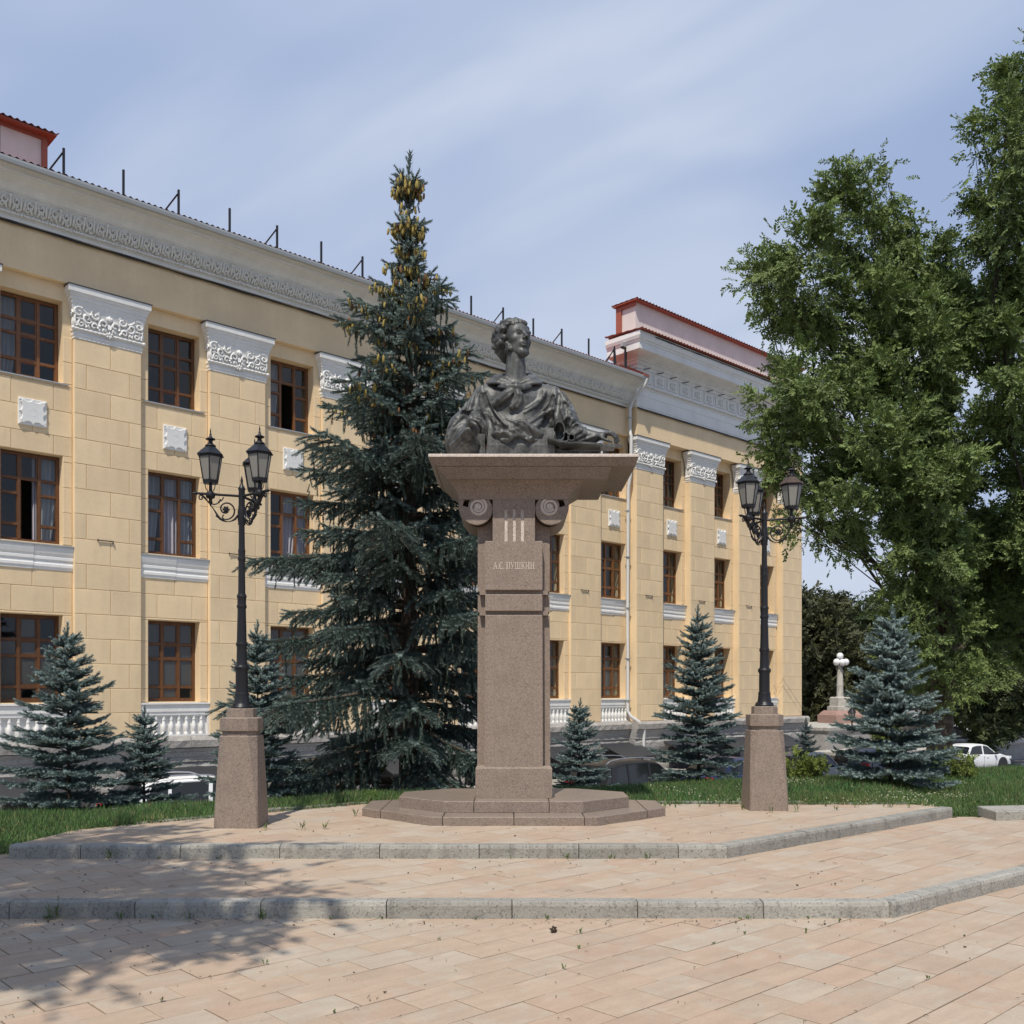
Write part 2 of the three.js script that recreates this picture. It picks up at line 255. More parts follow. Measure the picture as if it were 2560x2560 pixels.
function pave(name, label, area, y, skip, seen, slabPoly) {
  const g = ground(name, label); g.rotation.y = TURN;
  const L = 0.463, B = 0.2855, gap = 0.0045, r = rng(y * 1000 + 5), A = area.map(([x, z]) => toT(x, z));
  const t0 = Math.min(...A.map((p) => p[0])), t1 = Math.max(...A.map((p) => p[0])), n0 = Math.min(...A.map((p) => p[1])), n1 = Math.max(...A.map((p) => p[1]));
  part(g, 'bedding', prism((slabPoly ?? area).map(([x, z]) => toT(x, z)), y - 0.6, y - 0.011, 0), M.joint);
  const kinds = []; for (let k = 0; k < 10; k++) kinds.push(boxUV(prism([[-L / 2 + gap, -B / 2 + gap], [L / 2 - gap, -B / 2 + gap], [L / 2 - gap, B / 2 - gap], [-L / 2 + gap, B / 2 - gap]], -0.05, 0, 0.003), k * 0.37, k * 0.61));
  const single = [], rest = [];
  for (let row = Math.floor(n0 / B); row <= Math.ceil(n1 / B); row++) {
    const shift = (row & 1) * L / 2 + (r() - 0.5) * 0.06;
    for (let c = Math.floor(t0 / L) - 1; c <= Math.ceil(t1 / L); c++) {
      const ctr = [c * L + shift, row * B], P = [[-1, -1], [1, -1], [1, 1], [-1, 1]].map(([a, b]) => [ctr[0] + a * (L / 2 - gap), ctr[1] + b * (B / 2 - gap)]);
      const Q = clipConvex(P, A); if (Q.length < 3 || area2(Q) < 0.004) continue;
      const wx = ctr[0] * ct + ctr[1] * st, wz = -ctr[0] * st + ctr[1] * ct; if (skip && skip(wx, wz)) continue;
      const whole = area2(Q) > area2(P) * 0.999, dy = (r() - 0.5) * 0.005, mat = pavers[Math.floor(r() * pavers.length)], geo = whole ? kinds[Math.floor(r() * 10)] : prism(Q, -0.05, 0, 0.003), tilt = [(r() - 0.5) * 0.006, (r() - 0.5) * 0.008];
      const show = seen(wx, wz), rec = { geo, mat, pos: whole ? [ctr[0], y + dy, ctr[1]] : [0, y + dy, 0], tilt: whole ? tilt : [0, 0], near: wx * wx + wz * wz };
      (show ? single : rest).push(rec);
    }
  }
  single.sort((a, b) => a.near - b.near); rest.push(...single.splice(298));
  for (const s of single) { const m = part(g, 'paver', s.geo, s.mat); m.position.set(...s.pos); m.rotation.set(s.tilt[0], 0, s.tilt[1]); }
  const by = new Map(); for (const s of rest) { const k = pavers.indexOf(s.mat) % 4; if (!by.has(k)) by.set(k, []); by.get(k).push(s.geo.clone().translate(...s.pos)); }
  for (const [k, list] of by) stuff(part(g, 'outer_pavers', list, pavers[k]));
  return g;
}
const inView = (x, z) => z < -4.6 && Math.abs(x) < -z * 0.53 + 0.4;
const baseStep = [[-0.96, -11.27], [0.96, -11.27], [1.87, -12.18], [1.87, -13.0], [-1.87, -13.0], [-1.87, -12.18]];
const midIn = inset(ccw(midArea), 0.5);
pave('lower_paving', 'lowest level of pinkish sandstone pavers in front of the steps', [[-9, 3], [9.5, 3], [9.5, -12.6], [-9, -8.6]], Y0, (x, z) => inside(x, z, midIn) , inView, [[-26, 24], [26, 24], [26, -9], [11, -13.6], [-9, -9.5], [-26, -9.5]]);
pave('middle_paving', 'middle level of pinkish sandstone pavers between the two kerbs', inset(ccw([[-9, -7.8], [3.03, -7.8], [10, -13.22], [-9, -13.22]]), 0.15).map((p) => (p[1] < -12 ? [p[0], -13.1] : p)), Y1, (x, z) => inside(x, z, inset(ccw(upArea), 0.5)) || (x < 2 && z < -10.15), (x, z) => inView(x, z) && !inside(x, z, inset(ccw(upArea), 0.3)));
pave('upper_paving', 'top level of pinkish sandstone pavers around the monument', clipConvex(inset(ccw(upArea), 0.012), inset(ccw([[-9, -9.84], [2.16, -9.84], [8, -14.87], [8, -30], [-9, -30]]), 0.15)), Y2, (x, z) => inside(x, z, inset(ccw(baseStep), 0.45)), (x, z) => inView(x, z));

// kerb stones, one metre each, the edge toward the walker rounded off
function kerbLine(name, label, line, y0, y1, r) {
  const g = ground(name, label);
  for (let s = 0; s + 1 < line.length; s++) {
    const [ax, az] = line[s], [bx_, bz] = line[s + 1], len = Math.hypot(bx_ - ax, bz - az), dx = (bx_ - ax) / len, dz = (bz - az) / len;
    const yaw = Math.atan2(-dz, dx); let at = s ? 0.0 : -0.28;
    while (at < len - 0.02) {
      const a = Math.max(at, 0), b = Math.min(at + (s && at === 0 ? 0.42 : 1.0), len), w = b - a - 0.008; if (w < 0.05) { at = b; continue; }
      const h = y1 - y0 + 0.2, d = 0.15, c = 0.02, jy = (r() - 0.5) * 0.006, e = () => 0.012 + r() * 0.018;
      const sec = (x, f) => [[x, -h, 0], [x, -c * 1.3 - f, 0], [x, -c * 0.35, -c * 0.5], [x, 0, -c * 1.5], [x, 0, -d], [x, -h, -d]].map(([X, Y, Z]) => [X, Y, -Z * -1]);
      const rings = []; for (let k = 0; k <= 8; k++) { const f = k === 0 || k === 8 ? 0.004 : e() * 0.4; rings.push(sec(-w / 2 + (w * k) / 8, f)); }
      const m = part(g, 'kerb_stone', boxUV(quads(rings), r() * 9, r() * 9), kerbs[Math.floor(r() * kerbs.length)]);
      m.position.set(ax + dx * (a + b) / 2, y1 + jy, az + dz * (a + b) / 2); m.rotation.y = yaw + (r() - 0.5) * 0.004; at = b;
    }
  }
  return g;
}
const kerbs = [1, 0.92, 1.06, 0.84].map((k) => { const m = M.kerb.clone(); m.color = rgb(0.41 * k, 0.395 * k, 0.355 * k); return m; });
kerbLine('lower_kerb', 'grey concrete kerb below the middle paving', [[-4.72, -7.8], [3.03, -7.8], [10.2, -13.38]], Y0, Y1 + 0.004, rng(31));
kerbLine('upper_kerb', 'grey concrete kerb below the top paving', [[-5.05, -9.84], [2.16, -9.84], [5.85, -13.02]], Y1, Y2 + 0.004, rng(47));
{ // flat edging stones between the top paving and the lawn, and two loose slabs on the right
  const g = ground('edging', 'flat concrete edging between paving and lawn'), r = rng(77);
  const line = [[-4.42, -11.48], [-2.0, -13.62], [5.45, -13.49]];
  for (let s = 0; s + 1 < line.length; s++) {
    const [ax, az] = line[s], [qx, qz] = line[s + 1], len = Math.hypot(qx - ax, qz - az), dx = (qx - ax) / len, dz = (qz - az) / len;
    for (let a = 0; a < len - 0.2; a += 1) { const w = Math.min(1, len - a) - 0.012; if (s === 1 && a > 1.4 && a < 3.4) continue; const m = part(g, 'edging_stone', prism([[-w / 2, -0.07], [w / 2, -0.07], [w / 2, 0.07], [-w / 2, 0.07]], -0.15, 0, 0.006), kerbs[Math.floor(r() * 4)]); m.position.set(ax + dx * (a + w / 2), Y2 + 0.028 + (r() - 0.5) * 0.03, az + dz * (a + w / 2)); m.rotation.set((r() - 0.5) * 0.05, Math.atan2(-dz, dx) + (r() - 0.5) * 0.03, (r() - 0.5) * 0.02); }
  }
  [[6.72, -12.72], [7.64, -12.76], [8.56, -12.8]].forEach(([x, z], i) => { const s = part(g, 'edging_slab', prism([[-0.45, -0.24], [0.45, -0.24], [0.45, 0.24], [-0.45, 0.24]], 0, 0.13, 0.012), kerbs[i % 2]); s.position.set(x, Y1 + 0.005, z - 0.25); s.rotation.set(0.03, 0.03 - i * 0.02, 0.015); });
}

// ---------------------------------------------------------------- lawn
const lawnLine = (x, z) => { const nx = -0.446, nz = -0.895; return (x + 5.85) * nx + (z + 11.2) * nz - 0.75 * sstep(-x, -1.0, 2.5); };     // metres beyond the lawn's far rim
function lawnY(x, z) {
  const s = lawnLine(x, z); let flat = lerp(Y2 - 0.015, Y1 - 0.02 + 0.10 * sstep(-z, 12.9, 14.2), sstep(x, 5.2, 6.2)) + (n3(x * 0.9, 3, z * 0.9) - 0.5) * 0.06 * sstep(-z, 13.2, 14.2);
  const left = 0; flat = lerp(flat, lerp(Y1 - 0.03, Y2 - 0.05, sstep(-z, 10.0, 11.4)), sstep(-x, 4.7, 5.1)); return lerp(flat - left, groundY(x, z) - 0.05, sstep(s, 0.1, 4.2));
}
const upIn = inset(ccw(upArea), 0.06);
const paved = (x, z) => inside(x, z, upIn) || (z > -13.12 && inside(x, z, midArea) && (z > -10.02 || x > 2)) || z > -8.2;
{
  const lawn = ground('lawn', 'grass strip behind the monument'), P = [], I = [], U = [], id = new Map(), st_ = 0.25;
  const at = (i, j) => { const k = i * 1000 + j; if (!id.has(k)) { const x = -16 + i * st_, z = -8 - j * st_; id.set(k, P.length / 3); P.push(x, lawnY(x, z) - 0.012, z); U.push(x, z); } return id.get(k); };
  const inn = (x, z) => inside(x, z, inset(ccw(upArea), 0.42)) || (z > -13.0 && inside(x, z, inset(ccw(midArea), 0.2)) && (z > -9.9 || x > 2));
  for (let i = 0; i < 160; i++) for (let j = 0; j < 76; j++) { const x = -16 + (i + 0.5) * st_, z = -8 - (j + 0.5) * st_; if (z > -9.7 && x > -9) continue; if (inn(x, z)) continue; if (lawnLine(x, z) > 4.6) continue; I.push(at(i, j), at(i + 1, j), at(i + 1, j + 1), at(i, j), at(i + 1, j + 1), at(i, j + 1)); }
  const q = new THREE.BufferGeometry(); q.setAttribute('position', new THREE.Float32BufferAttribute(P, 3)); q.setAttribute('uv', new THREE.Float32BufferAttribute(U, 2)); q.setIndex(I); q.computeVertexNormals(); part(lawn, 'turf', q, M.soil);
  // blades
  const r = rng(909), pos = []; for (let b = 0; b < 6; b++) { const a = r() * 6.3, l = 0.6 + r() * 0.5, lean = 0.15 + r() * 0.5, w = 0.045, ox = (r() - 0.5) * 0.7, oz = (r() - 0.5) * 0.7, c = Math.cos(a), s = Math.sin(a); pos.push(ox - s * w, 0, oz + c * w, ox + s * w, 0, oz - c * w, ox + c * lean * 0.4, l * 0.6, oz + s * lean * 0.4, ox + c * lean * 0.4 - s * w * 0.6, l * 0.58, oz + s * lean * 0.4 + c * w * 0.6, ox + c * lean * 0.4 + s * w * 0.6, l * 0.62, oz + s * lean * 0.4 - c * w * 0.6, ox + c * lean, l, oz + s * lean); }
  const bg = new THREE.BufferGeometry(); bg.setAttribute('position', new THREE.Float32BufferAttribute(pos, 3)); bg.computeVertexNormals();
  const spots = []; for (let k = 0; k < 150000 && spots.length < 52000; k++) { const x = -9 + r() * 21, z = -9.9 - r() * 11; if (paved(x, z) || Math.abs(x) > -z * 0.56 + 0.6) continue; const s = lawnLine(x, z); if (s > 1.7) continue; spots.push([x, z]); }
  const mat = std([1, 1, 1], { physical: true, roughness: 1, transmission: 0.25, thickness: 0, side: THREE.DoubleSide }), im = shade(new THREE.InstancedMesh(bg, mat, spots.length)), o = new THREE.Object3D(), c = new THREE.Color();
  spots.forEach(([x, z], k) => { const edge = 0.75 + 0.6 * n3(x * 1.3, 9, z * 1.3), h = (0.07 + r() * 0.10) * edge; o.position.set(x, lawnY(x, z) - 0.015, z); o.rotation.set((r() - 0.5) * 0.3, r() * 6.3, (r() - 0.5) * 0.3); o.scale.set(0.16, h, 0.16); o.updateMatrix(); im.setMatrixAt(k, o.matrix); const d = r(), p = n3(x * 0.8, 1, z * 0.8); c.setRGB(0.065 + 0.06 * d * p, 0.112 + 0.08 * d, 0.026 + 0.018 * d); if (r() < 0.06) c.setRGB(0.26, 0.23, 0.10); im.setColorAt(k, c); });
  im.name = 'grass_blades'; stuff(im); lawn.add(im);
  const fl = new THREE.InstancedMesh(new THREE.IcosahedronGeometry(0.0085, 0), std([0.60, 0.58, 0.42], { roughness: 1 }), 1500); let n = 0;
  while (n < 1500) { const x = 1.5 + r() * 9, z = -12.9 - r() * 3.6; if (paved(x, z) || lawnLine(x, z) > 0.4 || n3(x * 1.1, 4, z * 1.1) < 0.42 + r() * 0.2) continue; o.position.set(x, lawnY(x, z) + 0.05 + r() * 0.05, z); o.rotation.set(0, 0, 0); o.scale.setScalar(0.7 + r() * 0.6); o.updateMatrix(); fl.setMatrixAt(n++, o.matrix); }
  shade(fl).name = 'clover_flowers'; stuff(fl); lawn.add(fl);
}
{ // weeds in the joints, dry leaves and twigs lying on the paving
  const r = rng(4242), w = new THREE.Group(); w.name = 'weeds'; w.userData = { label: 'small green weeds growing in the paving joints and along the kerbs', category: 'weeds', kind: 'stuff' }; scene.add(w);
  const list = []; const tuft = (x, y, z, h, n) => { for (let b = 0; b < n; b++) { const a = r() * 6.3, l = h * (0.5 + r() * 0.6), e = l * (0.3 + r() * 0.8), p = V(x + (r() - 0.5) * h * 0.5, y, z + (r() - 0.5) * h * 0.5), q = p.clone().add(V(Math.cos(a) * e, l, Math.sin(a) * e)), s = V(-Math.sin(a), 0, Math.cos(a)).multiplyScalar(0.006), m = p.clone().lerp(q, 0.55).add(V(0, l * 0.15, 0)); const g = new THREE.BufferGeometry(); g.setAttribute('position', new THREE.Float32BufferAttribute([...p.toArray(), ...m.clone().add(s).toArray(), ...m.clone().sub(s).toArray(), ...m.clone().add(s).toArray(), ...q.toArray(), ...m.clone().sub(s).toArray()], 3)); g.computeVertexNormals(); g.setAttribute('uv', new THREE.Float32BufferAttribute(12, 2)); g.attributes.uv = new THREE.BufferAttribute(new Float32Array(12), 2); list.push(g); } };
  for (let k = 0; k < 12; k++) tuft(-4 + r() * 6.8, Y0, -7.77, 0.02 + r() * 0.03, 3 + Math.floor(r() * 4));
  for (let k = 0; k < 6; k++) tuft(-4.6 + r() * 6.6, Y1, -9.81, 0.02 + r() * 0.04, 4);
  tuft(-3.62, Y0, -7.76, 0.16, 16); tuft(-1.98, Y0, -7.76, 0.09, 9); tuft(-2.55, Y0, -7.76, 0.07, 7); tuft(-3.1, Y0, -7.76, 0.06, 7); tuft(-4.0, Y1, -9.8, 0.14, 14); tuft(0.55, Y1, -9.8, 0.08, 8); tuft(1.35, Y1, -9.8, 0.07, 7);
  for (let k = 0; k < 44; k++) { const row = Math.floor(r() * 16) - 22, t = r() * 8 - 3; const n = (row + 0.5) * 0.2855, a = t + 5; const x = a * ct + n * st, z = -a * st + n * ct; if (z > -5 || z < -7.7 || Math.abs(x) > 3.4) continue; tuft(x, Y0, z, 0.018 + r() * 0.03, 4); }
  for (let k = 0; k < 30; k++) tuft(-2.6 + r() * 8, Y2, -13.3 + r() * 0.3, 0.05 + r() * 0.08, 6);
  for (const [x, z] of [[-2.35, -10.95], [-2.1, -11.0], [-2.75, -10.9], [-1.92, -12.1], [3.3, -12.5], [3.65, -12.55], [4.2, -12.7], [3.0, -12.75]]) tuft(x, Y2, z, 0.08 + r() * 0.06, 7);
  stuff(part(w, 'weed_leaves', list, std([0.10, 0.15, 0.035], { physical: true, transmission: 0.2, thickness: 0, roughness: 1, side: THREE.DoubleSide })));
  const d = new THREE.Group(); d.name = 'leaf_litter'; d.userData = { label: 'dry leaf bits, cone scales and twigs scattered over the paving', category: 'litter', kind: 'stuff' }; scene.add(d);
  const bits = []; const bit = (x, y, z, s) => { const a = r() * 6.3; if (r() < 0.45) { const e = s * (1.2 + r()); bits.push(clean(tubeGeo([V(x, y + 0.004, z), V(x + Math.cos(a) * e * 0.5, y + 0.012 * r() + 0.004, z + Math.sin(a) * e * 0.5), V(x + Math.cos(a + 0.6) * e, y + 0.005, z + Math.sin(a + 0.6) * e)], 0.0016, 4))); } else bits.push(boxUV(new THREE.TetrahedronGeometry(s * (0.25 + r() * 0.3)).scale(1, 0.4 + r() * 0.5, 0.6).rotateY(a).translate(x, y + 0.006, z))); };
  for (let k = 0; k < 190; k++) { const x = -4 + Math.pow(r(), 1.3) * 7.4, z = -5.1 - r() * 2.65; bit(x, Y0 + 0.004, z, 0.012 + r() * r() * 0.026); }
  for (let k = 0; k < 110; k++) bit(-4 + r() * 7, Y0 + 0.004, -7.72 + r() * 0.2, 0.012 + r() * 0.02);
  for (let k = 0; k < 90; k++) bit(-4.6 + r() * 8, Y1 + 0.004, -8.1 - r() * 1.65, 0.018 + r() * 0.02);
  for (let k = 0; k < 70; k++) bit(-4 + r() * 8, Y2 + 0.004, -10.1 - r() * 2.8, 0.018 + r() * 0.02);
  stuff(part(d, 'dry_bits', bits, std([0.085, 0.06, 0.035], { roughness: 1 })));
  const c = part(scene, numbered('fallen_cone'), boxUV(mergeGeometries([0, 1, 2, 3, 4, 5, 6].map((k) => new THREE.TetrahedronGeometry(0.02).rotateY(k * 2.1).rotateX(k).translate(Math.cos(k * 2.4) * 0.016, 0.016 + (k % 3) * 0.009, Math.sin(k * 2.4) * 0.016).toNonIndexed()))), std([0.05, 0.032, 0.02], { roughness: 1 }));
  c.position.set(0.31, Y0, -7.35); c.userData = { label: 'single dark dried cone lying on the lower paving', category: 'cone' };
}
// ================================================================ the yellow building
const bld = thing('institute_building', 'long cream-yellow classical building with white capitals, ornate cornice and brown wooden windows', 'building', [-11.93, 0, -26.73], TURN);
const BAY = 3.93, PW = 1.85, TA = 23.4, TB = 36.95, BAYA = 3.88;      // bay spacing, pilaster width, start and end of the projecting end block
const T0 = -8.2, ZW = -0.15, ZWA = 0.0, ZPA = 0.36;                      // wall planes
const ROWS = []; { let y = 0.5; for (let i = 0; i < 16; i++) { ROWS.push([y, y + 0.684]); y += 0.684; } }
const bays = []; for (let k = -3; k <= 5; k++) bays.push({ x0: k * BAY + PW, x1: k === 5 ? TA : (k + 1) * BAY, z: ZW, k });
for (let j = 0; j < 3; j++) bays.push({ x0: TA + j * BAYA + PW, x1: TA + (j + 1) * BAYA, z: ZWA, k: 6 + j, end: true });
const WIN = [{ y0: 1.49, y1: 3.86 }, { y0: 5.78, y1: 8.19 }, { y0: 10.17, y1: 12.40 }], WW = 1.56;
const hiddenBay = (k) => k === 3 || k === 4 || k < -1;

// --- windows
const rowsOf = [[0.155, 0.375, 0.2, 0.27], [0.17, 0.37, 0.18, 0.28], [0.2, 0.335, 0.185, 0.28]];   // from the sill up
function windowFrame(w, h, rows, open) {
  const f = 0.075, t = 0.085, list = [bb(-w / 2, -w / 2 + f, 0, h, -t, 0), bb(w / 2 - f, w / 2, 0, h, -t, 0), bb(-w / 2 + f, w / 2 - f, 0, f, -t, -0.002), bb(-w / 2 + f, w / 2 - f, h - f, h, -t, -0.002)];
  const xs = [-w / 2 + f, -w / 2 + f + (w - 2 * f) * 0.315, -w / 2 + f + (w - 2 * f) * 0.685, w / 2 - f], mull = 0.075;
  for (const x of [xs[1], xs[2]]) list.push(bb(x - mull / 2, x + mull / 2, f, h - f, -t, 0.012));
  const ys = [f]; rows.forEach((r) => ys.push(ys[ys.length - 1] + r * (h - 2 * f)));
  const panes = [];
  for (let c = 0; c < 3; c++) {
    const a = xs[c] + (c ? mull / 2 : 0), b = xs[c + 1] - (c < 2 ? mull / 2 : 0);
    for (let r = 0; r < 4; r++) {
      const bar = 0.062, y0 = ys[r] + (r ? bar / 2 : 0), y1 = ys[r + 1] - (r < 3 ? bar / 2 : 0), gone = open && c === 1 && r < 3;
      if (r && !(gone && r < 3)) list.push(bb(a, b, ys[r] - bar / 2, ys[r] + bar / 2, -t + 0.01, 0.006));
      if (gone) continue;
      const e = c === 1 ? 0.038 : 0.016;               // casement rail round the pane
      list.push(bb(a, a + e, y0, y1, -0.06, -0.012), bb(b - e, b, y0, y1, -0.06, -0.012), bb(a + e, b - e, y0, y0 + e, -0.06, -0.0135), bb(a + e, b - e, y1 - e, y1, -0.06, -0.0135));
      panes.push([a + e, b - e, y0 + e, y1 - e]);
    }
    if (open && c === 1) { const y1 = ys[3] - 0.03, y0 = f, wd = (b - a) * 0.5; for (const [s, ang, mat] of [[1, -1.25]]) { const m = new THREE.Matrix4().makeTranslation(a, 0, -0.03).multiply(new THREE.Matrix4().makeRotationY(-ang)); list.push(...[bb(0, 0.045, y0, y1, -0.02, 0.02), bb(wd * 2 - 0.045, wd * 2, y0, y1, -0.02, 0.02), bb(0.045, wd * 2 - 0.045, y0, y0 + 0.05, -0.02, 0.02), bb(0.045, wd * 2 - 0.045, y1 - 0.05, y1, -0.02, 0.02), bb(0.045, wd * 2 - 0.045, ys[1] - 0.02, ys[1] + 0.02, -0.019, 0.019), bb(0.045, wd * 2 - 0.045, ys[2] - 0.02, ys[2] + 0.02, -0.019, 0.019)].map((g) => g.applyMatrix4(m))); } }
  }
  return { frame: merge(list), panes };
}
function drape(w, h, seed, folds, gather) {            // a hanging curtain with folds
  const r = rng(seed), n = 36, P = [], I = [], U = [], ph = r() * 6;
  for (let j = 0; j <= 6; j++) for (let i = 0; i <= n; i++) { const u = i / n, v = j / 6, pull = 1 - gather * Math.pow(1 - v, 1.5); P.push((u * pull - 0.5) * w, v * h, Math.sin(u * folds * 6.28 + ph + v * 0.5) * 0.045 + Math.sin(u * folds * 2.7 * 6.28) * 0.012); U.push(u * w, v * h); }
  for (let j = 0; j < 6; j++) for (let i = 0; i < n; i++) { const a = j * (n + 1) + i; I.push(a, a + 1, a + n + 2, a, a + n + 2, a + n + 1); }
  const g = new THREE.BufferGeometry(); g.setAttribute('position', new THREE.Float32BufferAttribute(P, 3)); g.setAttribute('uv', new THREE.Float32BufferAttribute(U, 2)); g.setIndex(I); g.computeVertexNormals(); return g;
}
const frames = WIN.map((w, r) => [windowFrame(WW - 0.03, w.y1 - w.y0 - 0.03, rowsOf[r], false), windowFrame(WW - 0.03, w.y1 - w.y0 - 0.03, rowsOf[r], true)]);
const paneGeo = new Map(); function paneOf([a, b, c, d]) { const k = [a, b, c, d].map((v) => v.toFixed(3)).join(); if (!paneGeo.has(k)) paneGeo.set(k, boxUV(new THREE.PlaneGeometry(b - a, d - c))); return paneGeo.get(k); }
const drapes = [drape(0.62, 2.2, 5, 4, 0.35), drape(0.5, 2.2, 6, 3.5, 0.0), drape(0.7, 2.2, 7, 4.5, 0.55), drape(1.35, 2.2, 8, 8, 0.0)];
const openOnes = new Set(['-1,1', '0,1', '1,1', '1,2', '2,1']);
const woods = [1, 0.82, 1.1, 0.72].map((k) => { const m = M.wood.clone(); m.color = rgb(0.225 * k, 0.098 * k, 0.032 * k); return m; });
function addWindow(b, r) {
  const cx = (b.x0 + b.x1) / 2, rr = rng((b.k + 9) * 31 + r * 7), open = openOnes.has(b.k + ',' + r), f = frames[r][open ? 1 : 0], depth = r === 2 ? 0.33 : r === 1 ? 0.24 : 0.29, far = b.k >= 6;
  const w = sub(bld, 'window'); w.position.set(cx, WIN[r].y0 + 0.015, b.z - depth - (far ? 0.08 : 0)); w.userData.label = open ? 'brown wooden window with its middle casement open' : 'brown wooden window of twelve panes';
  part(w, 'frame', f.frame, woods[Math.floor(rr() * 4)]);
  for (const p of f.panes) { const m = part(w, 'pane', paneOf(p), r === 0 && rr() < 0.8 ? M.dusty : M.glass); m.position.set((p[0] + p[1]) / 2, (p[2] + p[3]) / 2, -0.036); m.rotation.set((rr() - 0.5) * 0.012, (rr() - 0.5) * 0.012, 0); }
  const H = WIN[r].y1 - WIN[r].y0, c = (i, x, z, m) => { const d = part(w, 'curtain', drapes[i], m); d.position.set(x, 0.02, z); d.scale.y = (H - 0.06) / 2.2; return d; };
  const q = rr();
  if (r === 2) { if (q > 0.2) c(0, -0.42, -0.28, M.net); if (q > 0.5) c(2, 0.38, -0.3, M.net).scale.x = -1; }
  else if (r === 1) { if (b.k === 0) { c(1, 0, -0.2, M.curtain); c(1, 0.5, -0.22, M.net); c(0, -0.5, -0.26, M.net); } else if (b.k === -1) { c(1, 0.24, -0.22, M.curtain).scale.x = 0.4; c(0, 0.54, -0.22, M.net); } else if (b.k === 1) { c(0, 0.15, -0.24, M.curtain); c(1, 0.52, -0.26, M.curtain); } else if (q > 0.6) { c(1, -0.4, -0.3, M.net); } }
  else if (q > 0.7) { const d = c(3, 0, -0.3, M.net); d.scale.y *= 0.45 + q * 0.4; }
}
for (const b of bays) for (let r = 0; r < 3; r++) addWindow(b, r);

// --- walls of the bays with their openings; thick enough to show the reveals
const wallParts = [], interior = [];
for (const b of bays) {
  const cx = (b.x0 + b.x1) / 2, a = b.x0 - 0.02, e = b.x1 + 0.02, zb = b.z - 0.6, L = cx - WW / 2, R = cx + WW / 2, ys = [0.40, ...WIN.flatMap((w) => [w.y0, w.y1]), 12.86];
  wallParts.push(bb(a, L, 0.40, 12.86, zb, b.z), bb(R, e, 0.40, 12.86, zb, b.z));
  for (let i = 0; i < ys.length; i += 2) wallParts.push(bb(L, R, ys[i], ys[i + 1], zb, b.z - 0.001));
}
part(bld, 'bay_wall', wallParts, M.plaster);
for (const y of [1.2, 5.3, 9.6, 13.4]) interior.push(bb(T0 + 0.2, TB - 0.2, y - 0.3, y - 0.05, -6, -0.78));
interior.push(bb(T0 + 0.2, TB - 0.2, -2.4, 14.2, -6.2, -6.01)); for (const b of bays) interior.push(bb(b.x0 - 1.0, b.x0 - 0.85, -1.0, 13.3, -5.99, -0.8));
part(bld, 'room_interior', interior, M.interior);
// plain band above the capitals, its soffit over the bays
part(bld, 'plain_band', [bb(T0, TA - 0.003, 12.862, 14.12, -0.75, 0.03), bb(TA, TB, 12.862, 14.12, -0.75, ZPA + 0.03)], M.plaster);
// thin score lines on the bay walls: blocks above and below the windows, a joint's width apart
const blockGeo = new Map(); function blockOf(w, h) { const k = w.toFixed(2) + h.toFixed(2); if (!blockGeo.has(k)) blockGeo.set(k, [0, 1, 2].map((i) => boxUV(slabZ(w, h, 0.022, 0.009), i * 0.9, i * 1.7))); return blockGeo.get(k); }
function block(parent, name, x0, x1, y0, y1, z, r) { const g = 0.013, m = part(parent, name, blockOf(x1 - x0 - g, y1 - y0 - g)[Math.floor(r() * 3)], plasters[Math.floor(r() * 3)]); m.position.set((x0 + x1) / 2, (y0 + y1) / 2, z); }
function blockList(list, x0, x1, y0, y1, z, r) { const g = 0.013; list.push(blockOf(x1 - x0 - g, y1 - y0 - g)[0].clone().translate((x0 + x1) / 2, (y0 + y1) / 2, z)); }
{
  const r = rng(55), panel = sub(bld, 'scored_bay_face'), far = [];
  for (const b of bays) {
    const cx = (b.x0 + b.x1) / 2, L = cx - WW / 2, R = cx + WW / 2, one = hiddenBay(b.k) || b.k >= 7 ? (x0, x1, y0, y1) => blockList(far, x0, x1, y0, y1, b.z, r) : (x0, x1, y0, y1) => block(panel, 'plaster_block', x0, x1, y0, y1, b.z, r);
    const strip = (x0, x1, y0, y1) => blockList(far, x0, x1, y0, y1, b.z, r);
    ROWS.forEach(([y0, y1], i) => {
      let cut = [[y0, y1, true]];                    // pieces of this row: full width or only beside a window
      for (const w of WIN) cut = cut.flatMap(([a, c]) => { if (c <= w.y0 || a >= w.y1) return [[a, c]]; const out = []; if (a < w.y0 - 0.05) out.push([a, w.y0]); out.push([Math.max(a, w.y0), Math.min(c, w.y1), 'w']); if (c > w.y1 + 0.05) out.push([w.y1, c]); return out; }).map((p) => p);
      for (const [a, c] of cut) {
        const beside = WIN.some((w) => a >= w.y0 - 0.01 && c <= w.y1 + 0.01); if (c - a < 0.06) continue;
        if (c < 1.6 || (a > 5.02 && c < 5.82)) continue;                                          // behind the balustrade and the sill course
        if (beside) { if (L - b.x0 > 0.08) strip(b.x0 + 0.01, L - 0.004, a, c); strip(R + 0.004, b.x1 - 0.01, a, c); continue; }
        const w = b.x1 - b.x0, js = i & 1 ? [0.25, 0.76] : [0.5], xs = [b.x0 + 0.01, ...js.map((j) => b.x0 + w * j), b.x1 - 0.01];
        for (let q = 0; q + 1 < xs.length; q++) one(xs[q], xs[q + 1], a, c);
      }
    });
  }
  stuff(part(panel, 'edge_blocks', far, M.plaster));
}
